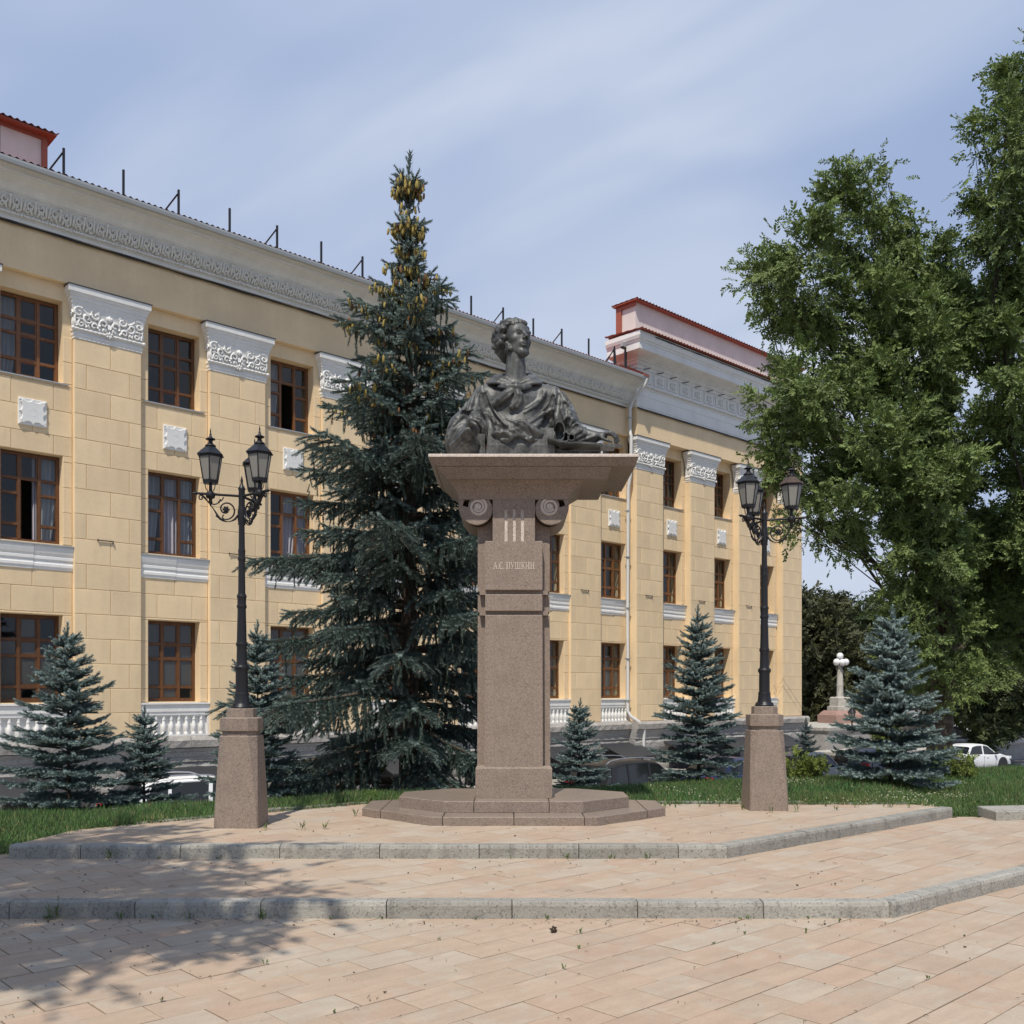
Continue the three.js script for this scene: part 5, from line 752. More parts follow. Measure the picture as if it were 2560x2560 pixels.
  H(el([0, 0.108, 0.138], [0.047, 0.04, 0.037]), 0.025); H(el([0, 0.128, 0.165], [0.02, 0.02, 0.02]), 0.02); H(rc([-0.034, 0.098, 0.152], [0, 0.106, 0.170], 0.008, 0.0115), 0.006); H(rc([0.034, 0.098, 0.152], [0, 0.106, 0.170], 0.008, 0.0115), 0.006); H(rc([-0.026, 0.083, 0.153], [0.026, 0.083, 0.153], 0.011, 0.011), 0.006); H(el([0, 0.082, 0.160], [0.02, 0.012, 0.013]), 0.008); CUT(rc([-0.036, 0.0945, 0.168], [0.036, 0.0945, 0.168], 0.0042, 0.0042), 0.004); CUT(el([0, 0.06, 0.163], [0.03, 0.009, 0.014]), 0.012);
  H(el([0, 0.06, -0.02], [0.07, 0.08, 0.08]), 0.05);
  const face = field(h);
  const hh = [], rr = rng(321);
  for (let i = 0; i < 330; i++) { const u = rr() * 2 - 1, a = rr() * 6.283, q = Math.sqrt(1 - u * u), dx = q * Math.cos(a), dy = u, dz = q * Math.sin(a); const x = dx * 0.158, y = 0.272 + dy * 0.165, z = -0.045 + dz * 0.19; const hairline = 0.352 - 0.05 * Math.abs(x) / 0.1; if (z > 0.02 && y < hairline) continue; if (z > -0.02 && y < 0.17) continue; if (y < 0.10 && z > -0.08) continue; const s = 0.018 + rr() * 0.02; hh.push([el([x * 1.02, y, z], [s * (0.8 + rr() * 0.5), s * (0.8 + rr() * 0.4), s * (0.8 + rr() * 0.5)]), 0.006]); }
  for (const s of [-1, 1]) { for (let i = 0; i < 44; i++) { const t = rr(); hh.push([el([s * (0.110 - 0.016 * t + (rr() - 0.5) * 0.022), 0.225 - t * 0.16, -0.015 + t * 0.065 + (rr() - 0.5) * 0.035], [0.016 + rr() * 0.012, 0.014 + rr() * 0.012, 0.016 + rr() * 0.012]), 0.006]); } for (let i = 0; i < 34; i++) { hh.push([el([s * (0.13 + (rr() - 0.3) * 0.04), 0.16 + rr() * 0.16, -0.07 + (rr() - 0.5) * 0.13], [0.03, 0.03, 0.03]), 0.01]); } }
  hh.push([el([0, 0.25, -0.085], [0.155, 0.165, 0.155]), 0.01], [el([0, 0.15, -0.12], [0.115, 0.11, 0.085]), 0.03]);
  const hairF = field(hh), hair = (x, y, z) => hairF(x, y, z) + 0.010 * (n3(x * 45, y * 45, z * 45) - 0.5);
  const turn = new THREE.Matrix4().compose(V(0.045, 1.293, 0.0), new THREE.Quaternion().setFromEuler(new THREE.Euler(-0.24, 0.60, -0.06, 'YXZ')), V(1.27, 1.27, 1.27));
  const headG = nets(face, [-0.17, -0.03, -0.24], [0.17, 0.46, 0.25], 0.0048).applyMatrix4(turn), hairG = nets(hair, [-0.24, 0.0, -0.29], [0.24, 0.50, 0.20], 0.0058).applyMatrix4(turn);
  part(bust, 'figure', mergeGeometries([torso, hgR, hgL, headG]), M.bronze); part(bust, 'hair', hairG, M.bronze);
  // smooth foot of the casting, and the sheets under the outstretched arm
  const ring = (x0, x1, z0, z1, y) => [[x0, y, z0], [x1, y, z0], [x1, y, z1], [x0, y, z1]].reverse();
  part(bust, 'base_block', quads([ring(-0.34, 0.52, -0.28, 0.19, 0.0), ring(-0.32, 0.51, -0.27, 0.20, 0.20), ring(-0.30, 0.50, -0.26, 0.17, 0.42)]), M.bronze); part(bust, 'side_support', bb(-0.44, -0.345, 0.0, 0.36, -0.1, 0.12), M.bronze);
  const sheet = (pts, w, th) => { const rings = pts.map(([x, y, z, ww]) => { const a = (ww ?? w) / 2; return [[x, y, z - a], [x, y, z + a], [x, y - th, z + a], [x, y - th, z - a]]; }); return quads(rings); };
  part(bust, 'papers', [sheet([[0.42, 0.27, 0.1, 0.5], [0.55, 0.225, 0.12, 0.48], [0.68, 0.21, 0.12, 0.46], [0.85, 0.205, 0.16, 0.38], [1.05, 0.185, 0.2, 0.32], [1.24, 0.165, 0.24, 0.2]], 0.4, 0.022), sheet([[1.16, 0.185, 0.26, 0.16], [1.27, 0.175, 0.27, 0.15], [1.33, 0.168, 0.28, 0.03]], 0.1, 0.012), sheet([[0.5, 0.20, -0.05, 0.3], [0.62, 0.16, -0.02, 0.26], [0.8, 0.14, 0.05, 0.2], [1.08, 0.14, 0.1, 0.1]], 0.3, 0.03)], M.bronze);
  const curl = (cx, cy, z, r, a0, a1, len) => { const rings = []; for (let i = 0; i <= 14; i++) { const a = lerp(a0, a1, i / 14), q = r * (1 + 0.25 * i / 14), x = cx + Math.cos(a) * q, y = cy + Math.sin(a) * q, nx = Math.cos(a) * 0.012, ny = Math.sin(a) * 0.012; rings.push([[x, y, z], [x + nx, y + ny, z], [x + nx, y + ny, z - len], [x, y, z - len]]); } return quads(rings); };
  part(bust, 'curled_sheets', [curl(0.565, 0.19, 0.34, 0.05, -1.9, 2.3, 0.28).scale(1, 1.9, 1).translate(0, -0.03, 0), curl(0.64, 0.16, 0.36, 0.026, -1.6, 2.6, 0.2).scale(1, 1.7, 1).translate(0, -0.01, 0), curl(0.705, 0.255, 0.36, 0.03, -2.5, 3.4, 0.2)], M.bronze);
}
// ================================================================ the two lantern posts
function lampPost(x, z, yaw, label, rusty) {
  const L = thing('street_lamp', label, 'street lamp', [x, Y2, z], 0, 'black three-lantern posts on granite blocks');
  const ped = sub(L, 'granite_block'), oct = (a, c, y) => [[-a, c], [-a, -c], [-c, -a], [c, -a], [a, -c], [a, c], [c, a], [-c, a]].map(([p, q]) => [p, y, q]);
  part(ped, 'tapered_base', quads([oct(0.25, 0.236, 0.0), oct(0.243, 0.225, 0.25), oct(0.216, 0.135, 1.03), oct(0.212, 0.13, 1.043)]), M.granite); part(ped, 'groove', quads([oct(0.19, 0.11, 1.03), oct(0.19, 0.11, 1.11)]), M.granite); part(ped, 'collar', quads([oct(0.208, 0.12, 1.092), oct(0.216, 0.126, 1.1), oct(0.216, 0.126, 1.238), oct(0.17, 0.085, 1.252)]), M.granite); part(ped, 'neck_block', quads([oct(0.155, 0.08, 1.24), oct(0.152, 0.078, 1.345), oct(0.146, 0.075, 1.352)]), M.granite);
  part(L, 'pole', lathe([[0, 1.35], [0.125, 1.35], [0.125, 1.37], [0.105, 1.385], [0.088, 1.42], [0.078, 1.50], [0.08, 1.505], [0.08, 1.53], [0.07, 1.54], [0.068, 1.78], [0.084, 1.81], [0.084, 1.835], [0.06, 1.86], [0.056, 2.06], [0.066, 2.08], [0.066, 2.10], [0.056, 2.12], [0.047, 2.50], [0.056, 2.515], [0.056, 2.535], [0.049, 2.55], [0.05, 2.62], [0.056, 2.63], [0.056, 2.65], [0.041, 2.68], [0.037, 3.05], [0.044, 3.06], [0.044, 3.085], [0.038, 3.1], [0.04, 3.16], [0.044, 3.17], [0.036, 3.19], [0.033, 3.46], [0.044, 3.475], [0.04, 3.5], [0.046, 3.52], [0.046, 3.62], [0.04, 3.66], [0.036, 3.70], [0.036, 3.87], [0.044, 3.88], [0.036, 3.90], [0.018, 3.93], [0.012, 3.96], [0.017, 3.975], [0.004, 4.03], [0, 4.035]], 20), M.iron);
  for (let i = 0; i < 4; i++) { const a = i * 1.571 + 0.6; part(L, 'base_bolt', new THREE.CylinderGeometry(0.012, 0.012, 0.03, 6).translate(Math.cos(a) * 0.108, 1.385, Math.sin(a) * 0.108), M.iron); }
  for (let i = 0; i < 3; i++) {
    const ang = yaw + (i * 2 * Math.PI) / 3, R = 0.345, old = rusty && i === 0, arm = sub(L, 'bracket_arm'); arm.rotation.y = -ang;
    part(arm, 'bar', [clean(tubeGeo([V(0.02, 3.80, 0), V(0.50, 3.80, 0)], 0.015, 6)), clean(lathe([[0, 0], [0.02, 0.005], [0.013, 0.03], [0.002, 0.065]], 6).rotateZ(-Math.PI / 2).translate(0.49, 3.80, 0)), clean(lathe([[0.045, 0.03], [0.055, 0.0], [0.05, -0.03], [0.02, -0.045], [0.02, -0.07], [0.026, -0.08], [0.002, -0.13]], 10).translate(R, 3.79, 0))], M.iron);
    const sc = [], cx = 0.175, cy = 3.635; for (let k = 0; k <= 34; k++) { const t = k / 34, a = -0.6 - t * 8.2, r = lerp(0.135, 0.03, Math.pow(t, 0.8)); sc.push(V(cx + Math.cos(a) * r, cy + Math.sin(a) * r, 0)); }
    const diag = curve([V(0.45, 3.79, 0), V(0.40, 3.745, 0), V(0.31, 3.63, 0), V(0.24, 3.525, 0), V(0.16, 3.495, 0), V(0.075, 3.53, 0), V(0.045, 3.58, 0)], 18), tip = curve([V(0.45, 3.79, 0), V(0.47, 3.76, 0), V(0.46, 3.735, 0), V(0.435, 3.74, 0), V(0.44, 3.76, 0)], 10), tend = curve([V(0.36, 3.70, 0), V(0.30, 3.685, 0), V(0.25, 3.715, 0), V(0.235, 3.75, 0)], 8), tend2 = curve([V(0.26, 3.72, 0), V(0.225, 3.735, 0), V(0.20, 3.775, 0)], 6), lf = curve([V(0.19, 3.52, 0), V(0.215, 3.545, 0), V(0.2, 3.575, 0)], 6);
    part(arm, 'scroll', [clean(tubeGeo(sc, 0.0095, 5)), clean(tubeGeo(diag, diag.map((_, k) => 0.010 + 0.004 * Math.sin(k * 0.9)), 5)), clean(tubeGeo(tip, 0.008, 5)), clean(tubeGeo(tend, 0.008, 5)), clean(tubeGeo(tend2, 0.007, 5)), clean(tubeGeo(lf, 0.007, 5)), clean(new THREE.DodecahedronGeometry(0.035, 0).scale(1, 1, 0.55).translate(cx, cy, 0)), ...[0, 1, 2, 3, 4, 5].map((k) => clean(new THREE.SphereGeometry(0.015, 5, 4).translate(cx + Math.cos(k * 1.047) * 0.028, cy + Math.sin(k * 1.047) * 0.028, 0)))], M.iron);
    const ln = sub(L, 'lantern'); ln.position.set(Math.cos(ang) * R, 3.83, Math.sin(ang) * R); ln.rotation.y = -ang + 0.26 + i * 0.1; ln.scale.set(0.9, 1, 0.9);
    const hex = (r, y) => [0, 1, 2, 3, 4, 5].map((k) => [Math.cos(k * 1.0472) * r, y, Math.sin(k * 1.0472) * r].map((v) => v)), rev = (q) => q.slice().reverse(), b0 = 0.092, b1 = 0.15, y0 = 0.10, y1 = 0.405, fr = [];
    for (let k = 0; k < 6; k++) { const a = k * 1.0472; fr.push(clean(tubeGeo([V(Math.cos(a) * b0, y0, Math.sin(a) * b0), V(Math.cos(a) * b1, y1, Math.sin(a) * b1)], 0.0085, 4))); }
    fr.push(quads([rev(hex(0.085, 0.088)), rev(hex(b0 + 0.006, 0.09)), rev(hex(b0 + 0.01, y0 + 0.022)), rev(hex(b0 - 0.006, y0 + 0.023))]), quads([rev(hex(b1 - 0.012, y1 - 0.022)), rev(hex(b1 + 0.004, y1 - 0.02)), rev(hex(b1 + 0.006, y1 + 0.003)), rev(hex(b1 - 0.02, y1 + 0.004))]));
    for (let k = 0; k < 6; k++) for (let q = 0; q < 3; q++) { const a0 = k * 1.0472, a1 = a0 + 1.0472, t = (q + 0.5) / 3, px = lerp(Math.cos(a0), Math.cos(a1), t) * b0, pz = lerp(Math.sin(a0), Math.sin(a1), t) * b0; fr.push(clean(new THREE.SphereGeometry(0.014, 5, 3).scale(1, 0.9, 1).translate(px * 1.02, y0 + 0.024, pz * 1.02))); }
    part(ln, 'frame', fr, M.iron);
    for (let k = 0; k < 6; k++) { const a = k * 1.0472 + 0.05, b = (k + 1) * 1.0472 - 0.05, P = (w, r, y) => [Math.cos(w) * r, y, Math.sin(w) * r], q0 = P(a, b0 - 0.004, y0 + 0.015), q1 = P(b, b0 - 0.004, y0 + 0.015), q2 = P(b, b1 - 0.004, y1 - 0.01), q3 = P(a, b1 - 0.004, y1 - 0.01), g = new THREE.BufferGeometry(); g.setAttribute('position', new THREE.Float32BufferAttribute([...q0, ...q2, ...q1, ...q0, ...q3, ...q2], 3)); g.computeVertexNormals(); part(ln, 'pane', boxUV(g), M.frost); }
    const top = old ? M.rust : M.iron;
    part(ln, 'roof', [quads([rev(hex(b1 - 0.01, y1 + 0.004)), rev(hex(b1 + 0.028, y1 + 0.002)), rev(hex(b1 + 0.03, y1 + 0.008)), rev(hex(b1 - 0.005, y1 + 0.04)), rev(hex(0.062, y1 + 0.108)), rev(hex(0.058, y1 + 0.112))])], top);
    const fin = [[0.058, 0.105], [0.07, 0.112], [0.062, 0.125], [0.035, 0.14], [0.026, 0.165], [0.03, 0.18], [0.062, 0.188], [0.06, 0.196], [0.025, 0.215]]; part(ln, 'finial', lathe((old ? [...fin, [0, 0.218]] : [...fin, [0.012, 0.235], [0.018, 0.245], [0.008, 0.255], [0.009, 0.28], [0.004, 0.315], [0, 0.318]]).map(([r, y]) => [r, y + y1]), 14), M.iron);
    part(ln, 'foot', [clean(new THREE.CylinderGeometry(0.02, 0.024, 0.1, 8).translate(0, 0.04, 0)), ...[0, 1, 2].map((k) => clean(tubeGeo([V(Math.cos(k * 2.09) * 0.075, 0.09, Math.sin(k * 2.09) * 0.075), V(Math.cos(k * 2.09) * 0.062, 0.03, Math.sin(k * 2.09) * 0.062), V(Math.cos(k * 2.09) * 0.03, -0.005, Math.sin(k * 2.09) * 0.03)], 0.006, 4)))], M.iron);
    part(ln, 'bulb', new THREE.SphereGeometry(0.035, 10, 8).translate(0, 0.2, 0), M.white);
  }
  return L;
}
lampPost(-3.12, -11.32, 0.70, 'black post with three lanterns all bearing spiked finials, on a granite block', false);
lampPost(3.32, -12.9, 0.35, 'black post with one rusty lantern roof lacking its spike, on a granite block', true);

{ // far lamp column with white globes on a pink stone foot, and a small lantern on the terrace wall
  const g = thing('globe_lamp', 'white column lamp with a cluster of globes on a pink stone foot', 'lamp', [19.4, -0.12, -58], 0.3);
  const pink = std([0.50, 0.33, 0.28], { map: T.granite, metres: 1.2, roughness: 0.7 }), sq = (a, y) => [[-a, y, -a], [a, y, -a], [a, y, a], [-a, y, a]].reverse();
  part(g, 'stone_foot', quads([sq(0.92, 0), sq(0.92, 0.5), sq(0.86, 0.52), sq(0.8, 0.62), sq(0.66, 0.76)]), pink); part(g, 'plinth', quads([sq(0.52, 0.765), sq(0.52, 1.0), sq(0.42, 1.03), sq(0.42, 1.5), sq(0.36, 1.56)]), M.concrete); part(g, 'column', lathe([[0.24, 1.56], [0.2, 1.62], [0.19, 2.2], [0.2, 2.21], [0.2, 2.25], [0.19, 2.26], [0.165, 3.1], [0.2, 3.15], [0.14, 3.2], [0.12, 3.3], [0.25, 3.4], [0.2, 3.45], [0.1, 3.5]], 16), M.concrete);
  const globe = std([0.85, 0.85, 0.85], { roughness: 0.3 }); [[0, 3.98, 0], [-0.3, 3.62, 0.1], [0.3, 3.62, 0.14], [0.0, 3.6, -0.32], [-0.05, 3.6, 0.32]].forEach(([x, y, z], i) => { part(g, 'globe', new THREE.SphereGeometry(0.2, 16, 12).translate(x, y, z), globe); part(g, 'globe_arm', tubeGeo([V(0, 3.4, 0), V(x * 0.6, y - 0.28, z * 0.6), V(x, y - 0.18, z)], 0.03, 6), M.ironDull); });
  const s = thing('terrace_lantern', 'small black lantern standing on the terrace wall beside the pink foot', 'lamp', [18.2, -0.5, -52.5]);
  part(s, 'stem', lathe([[0.09, 0], [0.05, 0.06], [0.035, 0.15], [0.035, 0.62], [0.06, 0.66], [0.03, 0.7]], 10), M.iron); part(s, 'glass_body', lathe([[0.09, 0.7], [0.2, 1.15]], 6), M.frost); part(s, 'cap', lathe([[0.24, 1.15], [0.2, 1.2], [0.1, 1.34], [0.03, 1.42], [0.0, 1.5]], 6), M.iron); for (let k = 0; k < 6; k++) part(s, 'bar', tubeGeo([V(Math.cos(k * 1.047) * 0.09, 0.7, Math.sin(k * 1.047) * 0.09), V(Math.cos(k * 1.047) * 0.2, 1.15, Math.sin(k * 1.047) * 0.2)], 0.015, 4), M.iron);
}
const crownA = [[11.66, 17.43, -32, 2.08, 1.56], [9.28, 15.6, -31, 1.84, 1.26], [13.09, 15.78, -33, 2.32, 1.96], [8.72, 14.67, -32, 1.38, 1.3], [10.62, 13.59, -31, 2.51, 1.84], [9.3, 11.43, -30.5, 1.98, 1.4], [8.53, 10.75, -31, 1.17, 1.34], [12.63, 11.92, -31, 2.51, 2.01], [10.28, 9.32, -30, 2.27, 1.54], [8.95, 8.73, -31, 1.26, 1.17], [11.9, 8.35, -30, 2.43, 1.95], [9.79, 7.47, -30.5, 1.24, 0.82], [14.43, 9.65, -32, 2.25, 2.59], [12.76, 6.08, -30, 1.54, 1.54], [12.93, 4.3, -30, 1.62, 1.46], [14.7, 7.22, -33, 2.14, 2.14], [12.44, 3.0, -30, 0.97, 0.89], [15.58, 3.83, -33, 2.14, 1.96], [15.7, 14.73, -34, 2.02, 2.02], [11.66, 18.47, -32, 1.04, 0.86], [13.5, 2.03, -31, 1.34, 0.84], [7.9, 15.15, -31.5, 0.77, 0.68], [8.8, 7.06, -30.5, 0.82, 0.49]], crownB = [[14.64, 18.16, -29, 0.94, 1.72], [15.47, 16.13, -30, 1.46, 2.11], [14.98, 14.26, -31, 1.34, 2.01], [16.28, 19.7, -30, 1.46, 2.43], [15.15, 11.59, -30, 1.62, 2.11], [16.15, 8.9, -31, 1.84, 2.18], [17.16, 15.27, -31, 2.01, 3.35], [16.66, 6.33, -33, 1.78, 1.96], [17.16, 6.89, -31, 2.01, 4.19], [14.1, 18.45, -29.5, 0.56, 0.64], [17.35, 3.71, -34, 1.47, 1.47]];
// ================================================================ trees
function shootGeo(seed, n = 30) {                     // one spruce shoot along +y, length 1: an axis and its needles
  const r = rng(seed), pos = [];
  for (let i = 0; i < n; i++) {
    const a = (i / n) * 0.94 + 0.02, phi = i * 2.399 + r() * 0.6, tip = 0.5 + 0.4 * r(), L = (0.26 + 0.07 * r()) * (a > 0.85 ? 0.8 : 1), c = Math.cos(phi), s = Math.sin(phi), w = 0.055;
    const ex = c * Math.cos(tip) * L, ey = Math.sin(tip) * L, ez = s * Math.cos(tip) * L;
    pos.push(-s * w, a, c * w, s * w, a + 0.01, -c * w, ex, a + ey, ez);
  }
  for (let k = 0; k < 3; k++) { const a = k * 2.094, b = a + 2.094, q = 0.03; pos.push(Math.cos(a) * q, 0, Math.sin(a) * q, 0, 1, 0, Math.cos(b) * q, 0, Math.sin(b) * q); }
  const g = new THREE.BufferGeometry(); g.setAttribute('position', new THREE.Float32BufferAttribute(pos, 3)); g.computeVertexNormals(); return g;
}
const shoots = [shootGeo(1, 34), shootGeo(2, 34)];
const needleMat = std([1, 1, 1], { roughness: 0.8, side: THREE.DoubleSide });
const upV = V(0, 1, 0);
function instanced(parent, name, geo, mat, list) {
  const im = shade(new THREE.InstancedMesh(geo, mat, list.length)), m = new THREE.Matrix4(), q = new THREE.Quaternion(), c = new THREE.Color();
  list.forEach((s, i) => { q.setFromUnitVectors(upV, s.d); if (s.spin) q.multiply(new THREE.Quaternion().setFromAxisAngle(upV, s.spin)); m.compose(s.p, q, s.s.isVector3 ? s.s : V(s.s, s.s, s.s)); im.setMatrixAt(i, m); im.setColorAt(i, c.setRGB(...s.c)); });
  im.name = name; stuff(im); parent.add(im); return im;
}
function spruce(o) {
  const T = thing('spruce', o.label, 'spruce', o.at, 0, o.group), r = rng(o.seed), H = o.h, wood = new Skin(), list = [], cones = [];
  const lean = V((r() - 0.5) * 0.02 * H, 0, (r() - 0.5) * 0.02 * H), axis = (h) => V(lean.x * (h / H) ** 2, h, lean.z * (h / H) ** 2);
  const tp = [], tr = []; for (let i = 0; i <= 14; i++) { const h = (H * i) / 14; tp.push(axis(h)); tr.push(Math.max(o.trunk * (1 - i / 14.2), 0.006)); } part(T, 'trunk', new Skin().tube(tp, tr, 8).geo(), M.bark);
  const SL = o.shoot, tint = o.tint ?? [0.135, 0.190, 0.182];
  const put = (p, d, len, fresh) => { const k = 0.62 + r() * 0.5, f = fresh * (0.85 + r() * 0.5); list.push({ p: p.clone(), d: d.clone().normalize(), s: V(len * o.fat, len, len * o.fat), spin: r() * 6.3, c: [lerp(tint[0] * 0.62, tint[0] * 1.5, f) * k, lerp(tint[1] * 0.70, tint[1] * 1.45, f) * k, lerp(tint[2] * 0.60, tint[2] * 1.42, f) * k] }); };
  const whorls = o.whorls;
  for (let w = 0; w < whorls; w++) {
    const f = Math.pow(w / whorls, 0.92), h = o.skirt + (H * 0.985 - o.skirt) * f, prof = o.profile(f);
    const n = Math.round(o.arms * (0.75 + 0.5 * r())), base = axis(h), spin0 = r() * 6.3;
    for (let b = 0; b < n; b++) {
      const az = spin0 + (b / n) * 6.283 + (r() - 0.5) * 0.5, L = o.R * prof * (1 - o.rough / 2 + r() * o.rough) * (o.side ? o.side(az, f, r) : 1), y0 = h + (r() - 0.5) * 0.4 * (H / whorls);
      if (L < SL * 0.9 && o.cones) for (let k = 0; k < 3; k++) cones.push([base.clone().setY(y0).add(V((r() - 0.5) * 0.34, -0.05 - r() * 0.1, (r() - 0.5) * 0.34)), f]); if (L < SL * 0.6) { for (let k = 0; k < 2; k++) put(base.clone().setY(y0), V(Math.cos(az) * 0.8, 0.7 + r() * 0.5, Math.sin(az) * 0.8), SL * (0.8 + r() * 0.4), 0.8); continue; }
      const out = V(Math.cos(az), 0, Math.sin(az)), lat = V(-Math.sin(az), 0, Math.cos(az)), rise = lerp(o.rise0, o.rise1, f) + (r() - 0.5) * 0.15, sag = lerp(o.sag0, o.sag1, f), N = 7, pts = [], rad = [];
      for (let k = 0; k <= N; k++) { const t = k / N, yy = y0 + L * (rise * t - sag * t * t + (sag * 0.62) * Math.max(0, t - 0.55) ** 2 * 2.2); pts.push(V(base.x + out.x * L * t, yy, base.z + out.z * L * t).addScaledVector(lat, (r() - 0.5) * 0.05 * L)); rad.push(Math.max(o.trunk * 0.30 * (1 - 0.85 * f) * (1 - t * 0.85), 0.004)); }
      wood.tube(pts, rad, 4, false);
      const at = (t) => { const q = t * N, i = Math.min(Math.floor(q), N - 1); return pts[i].clone().lerp(pts[i + 1], q - i); }, dir = (t) => at(Math.min(t + 0.06, 1)).sub(at(Math.max(t - 0.06, 0))).normalize();
      const bare = o.bare * (1 - f), steps = Math.max(3, Math.round((L * (1 - bare)) / (SL * o.gap)));
      for (let s = 0; s <= steps; s++) {
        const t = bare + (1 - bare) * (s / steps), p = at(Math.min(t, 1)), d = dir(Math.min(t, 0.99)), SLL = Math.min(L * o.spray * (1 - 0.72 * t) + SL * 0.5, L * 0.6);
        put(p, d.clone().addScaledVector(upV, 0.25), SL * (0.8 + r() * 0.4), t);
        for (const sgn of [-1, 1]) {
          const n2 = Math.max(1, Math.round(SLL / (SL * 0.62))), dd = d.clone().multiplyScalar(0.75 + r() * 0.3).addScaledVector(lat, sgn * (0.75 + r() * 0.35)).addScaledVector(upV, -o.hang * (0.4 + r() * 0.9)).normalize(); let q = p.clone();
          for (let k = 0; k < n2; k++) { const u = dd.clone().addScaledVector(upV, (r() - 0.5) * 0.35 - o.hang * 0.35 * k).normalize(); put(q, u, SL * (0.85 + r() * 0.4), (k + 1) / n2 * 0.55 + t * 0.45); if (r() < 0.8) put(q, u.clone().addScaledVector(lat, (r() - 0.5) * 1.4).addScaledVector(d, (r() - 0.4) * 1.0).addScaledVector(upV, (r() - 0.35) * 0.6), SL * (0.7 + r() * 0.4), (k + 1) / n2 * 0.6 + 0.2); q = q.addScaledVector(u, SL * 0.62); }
          if (n2 > 2 && r() < 0.7) wood.tube([p, q], [0.006, 0.003], 3, false);
          if (o.hangers && t > 0.25 && r() < 0.7) { const m = 1 + Math.floor(r() * 4); let z = p.clone().addScaledVector(lat, sgn * SLL * 0.3 * r()); for (let k = 0; k < m; k++) { put(z, V((r() - 0.5) * 0.5, -1, (r() - 0.5) * 0.5), SL * (0.8 + r() * 0.3), 0.15); z.y -= SL * 0.7; } }
        }
        if (o.cones && h > H * 0.55 && t > (f > 0.76 ? 0.1 : 0.35) && r() < o.cones * (0.25 + 3.0 * Math.max(0, f - 0.5))) for (let k = 0; k < 3 + Math.floor(r() * 4) + (f > 0.76 ? 5 : 0); k++) cones.push([p.clone().add(V((r() - 0.5) * 0.3, -0.04 - r() * 0.08, (r() - 0.5) * 0.3)), f]);
      }
      put(at(1), dir(0.98).addScaledVector(upV, 0.3), SL * 1.25, 1);
    }
  }
  for (let k = 0; k < 7; k++) { const a = k * 2.4; put(axis(H * (0.90 + 0.012 * k)), V(Math.cos(a) * 0.7, 1, Math.sin(a) * 0.7), SL * 1.1, 1); } put(axis(H * 0.975), V(0.05, 1, 0), SL * (o.leader ?? 1.8), 1); put(axis(H * 0.99), V(0.35, 1, 0.1), SL * 0.9, 1); put(axis(H * 0.99), V(-0.4, 1, 0.05), SL * 0.9, 1);
  part(T, 'branches', wood.geo(), M.twig);
  const A = list.filter((_, i) => i % 2), B = list.filter((_, i) => !(i % 2)); instanced(T, 'needles', shoots[0], needleMat, A); instanced(T, 'needles', shoots[1], needleMat, B);
  if (cones.length) instanced(T, 'cones', new THREE.SphereGeometry(1, 7, 6), std([1, 1, 1], { roughness: 0.9 }), cones.map(([p, f]) => { const y = r() < 0.35 + f * 0.5; return { p, d: V((r() - 0.5) * 0.4, -1, (r() - 0.5) * 0.4).normalize(), s: V(0.022, 0.062, 0.022).multiplyScalar(0.8 + r() * 0.4), c: y ? [0.36, 0.28, 0.08] : [0.17, 0.085, 0.035] }; }));
  return T;
}
const young = { whorls: 15, arms: 6, R: 0.8, skirt: 0.12, shoot: 0.125, fat: 0.85, gap: 0.62, spray: 0.46, hang: 0.05, bare: 0.25, rough: 0.5, rise0: 0.28, rise1: 0.75, sag0: 0.30, sag1: 0.2, trunk: 0.035, profile: (f) => Math.pow(1 - f, 0.85) * (f < 0.08 ? 0.85 : 1) + 0.03, group: 'young blue spruces along the lawn' };
// the big one beside the monument
spruce({ label: 'tall old blue spruce hung with cones behind the monument', at: [-1.78, -0.6, -17.0], seed: 77, h: 11.7, R: 3.05, whorls: 27, arms: 7, skirt: 0.75, shoot: 0.175, fat: 0.85, gap: 0.62, spray: 0.42, hang: 0.32, bare: 0.34, rough: 0.75, rise0: 0.10, rise1: 0.48, sag0: 0.34, sag1: 0.12, trunk: 0.20, hangers: true, cones: 0.5, leader: 2.4, tint: [0.118, 0.163, 0.148],
  profile: (f) => (f > 0.83 ? 0.055 + 0.03 * Math.sin(f * 120) : f > 0.74 ? lerp(0.30, 0.085, (f - 0.74) / 0.09) : f > 0.6 ? lerp(0.43, 0.34, (f - 0.6) / 0.14) : lerp(0.96, 0.46, f / 0.6) * (0.90 + 0.2 * Math.sin(f * 55))), side: (az, f) => (Math.cos(az) < -0.4 ? (f > 0.12 && f < 0.5 ? 1.08 : 0.85) : Math.cos(az) > 0.3 ? 0.84 : 1.0) });
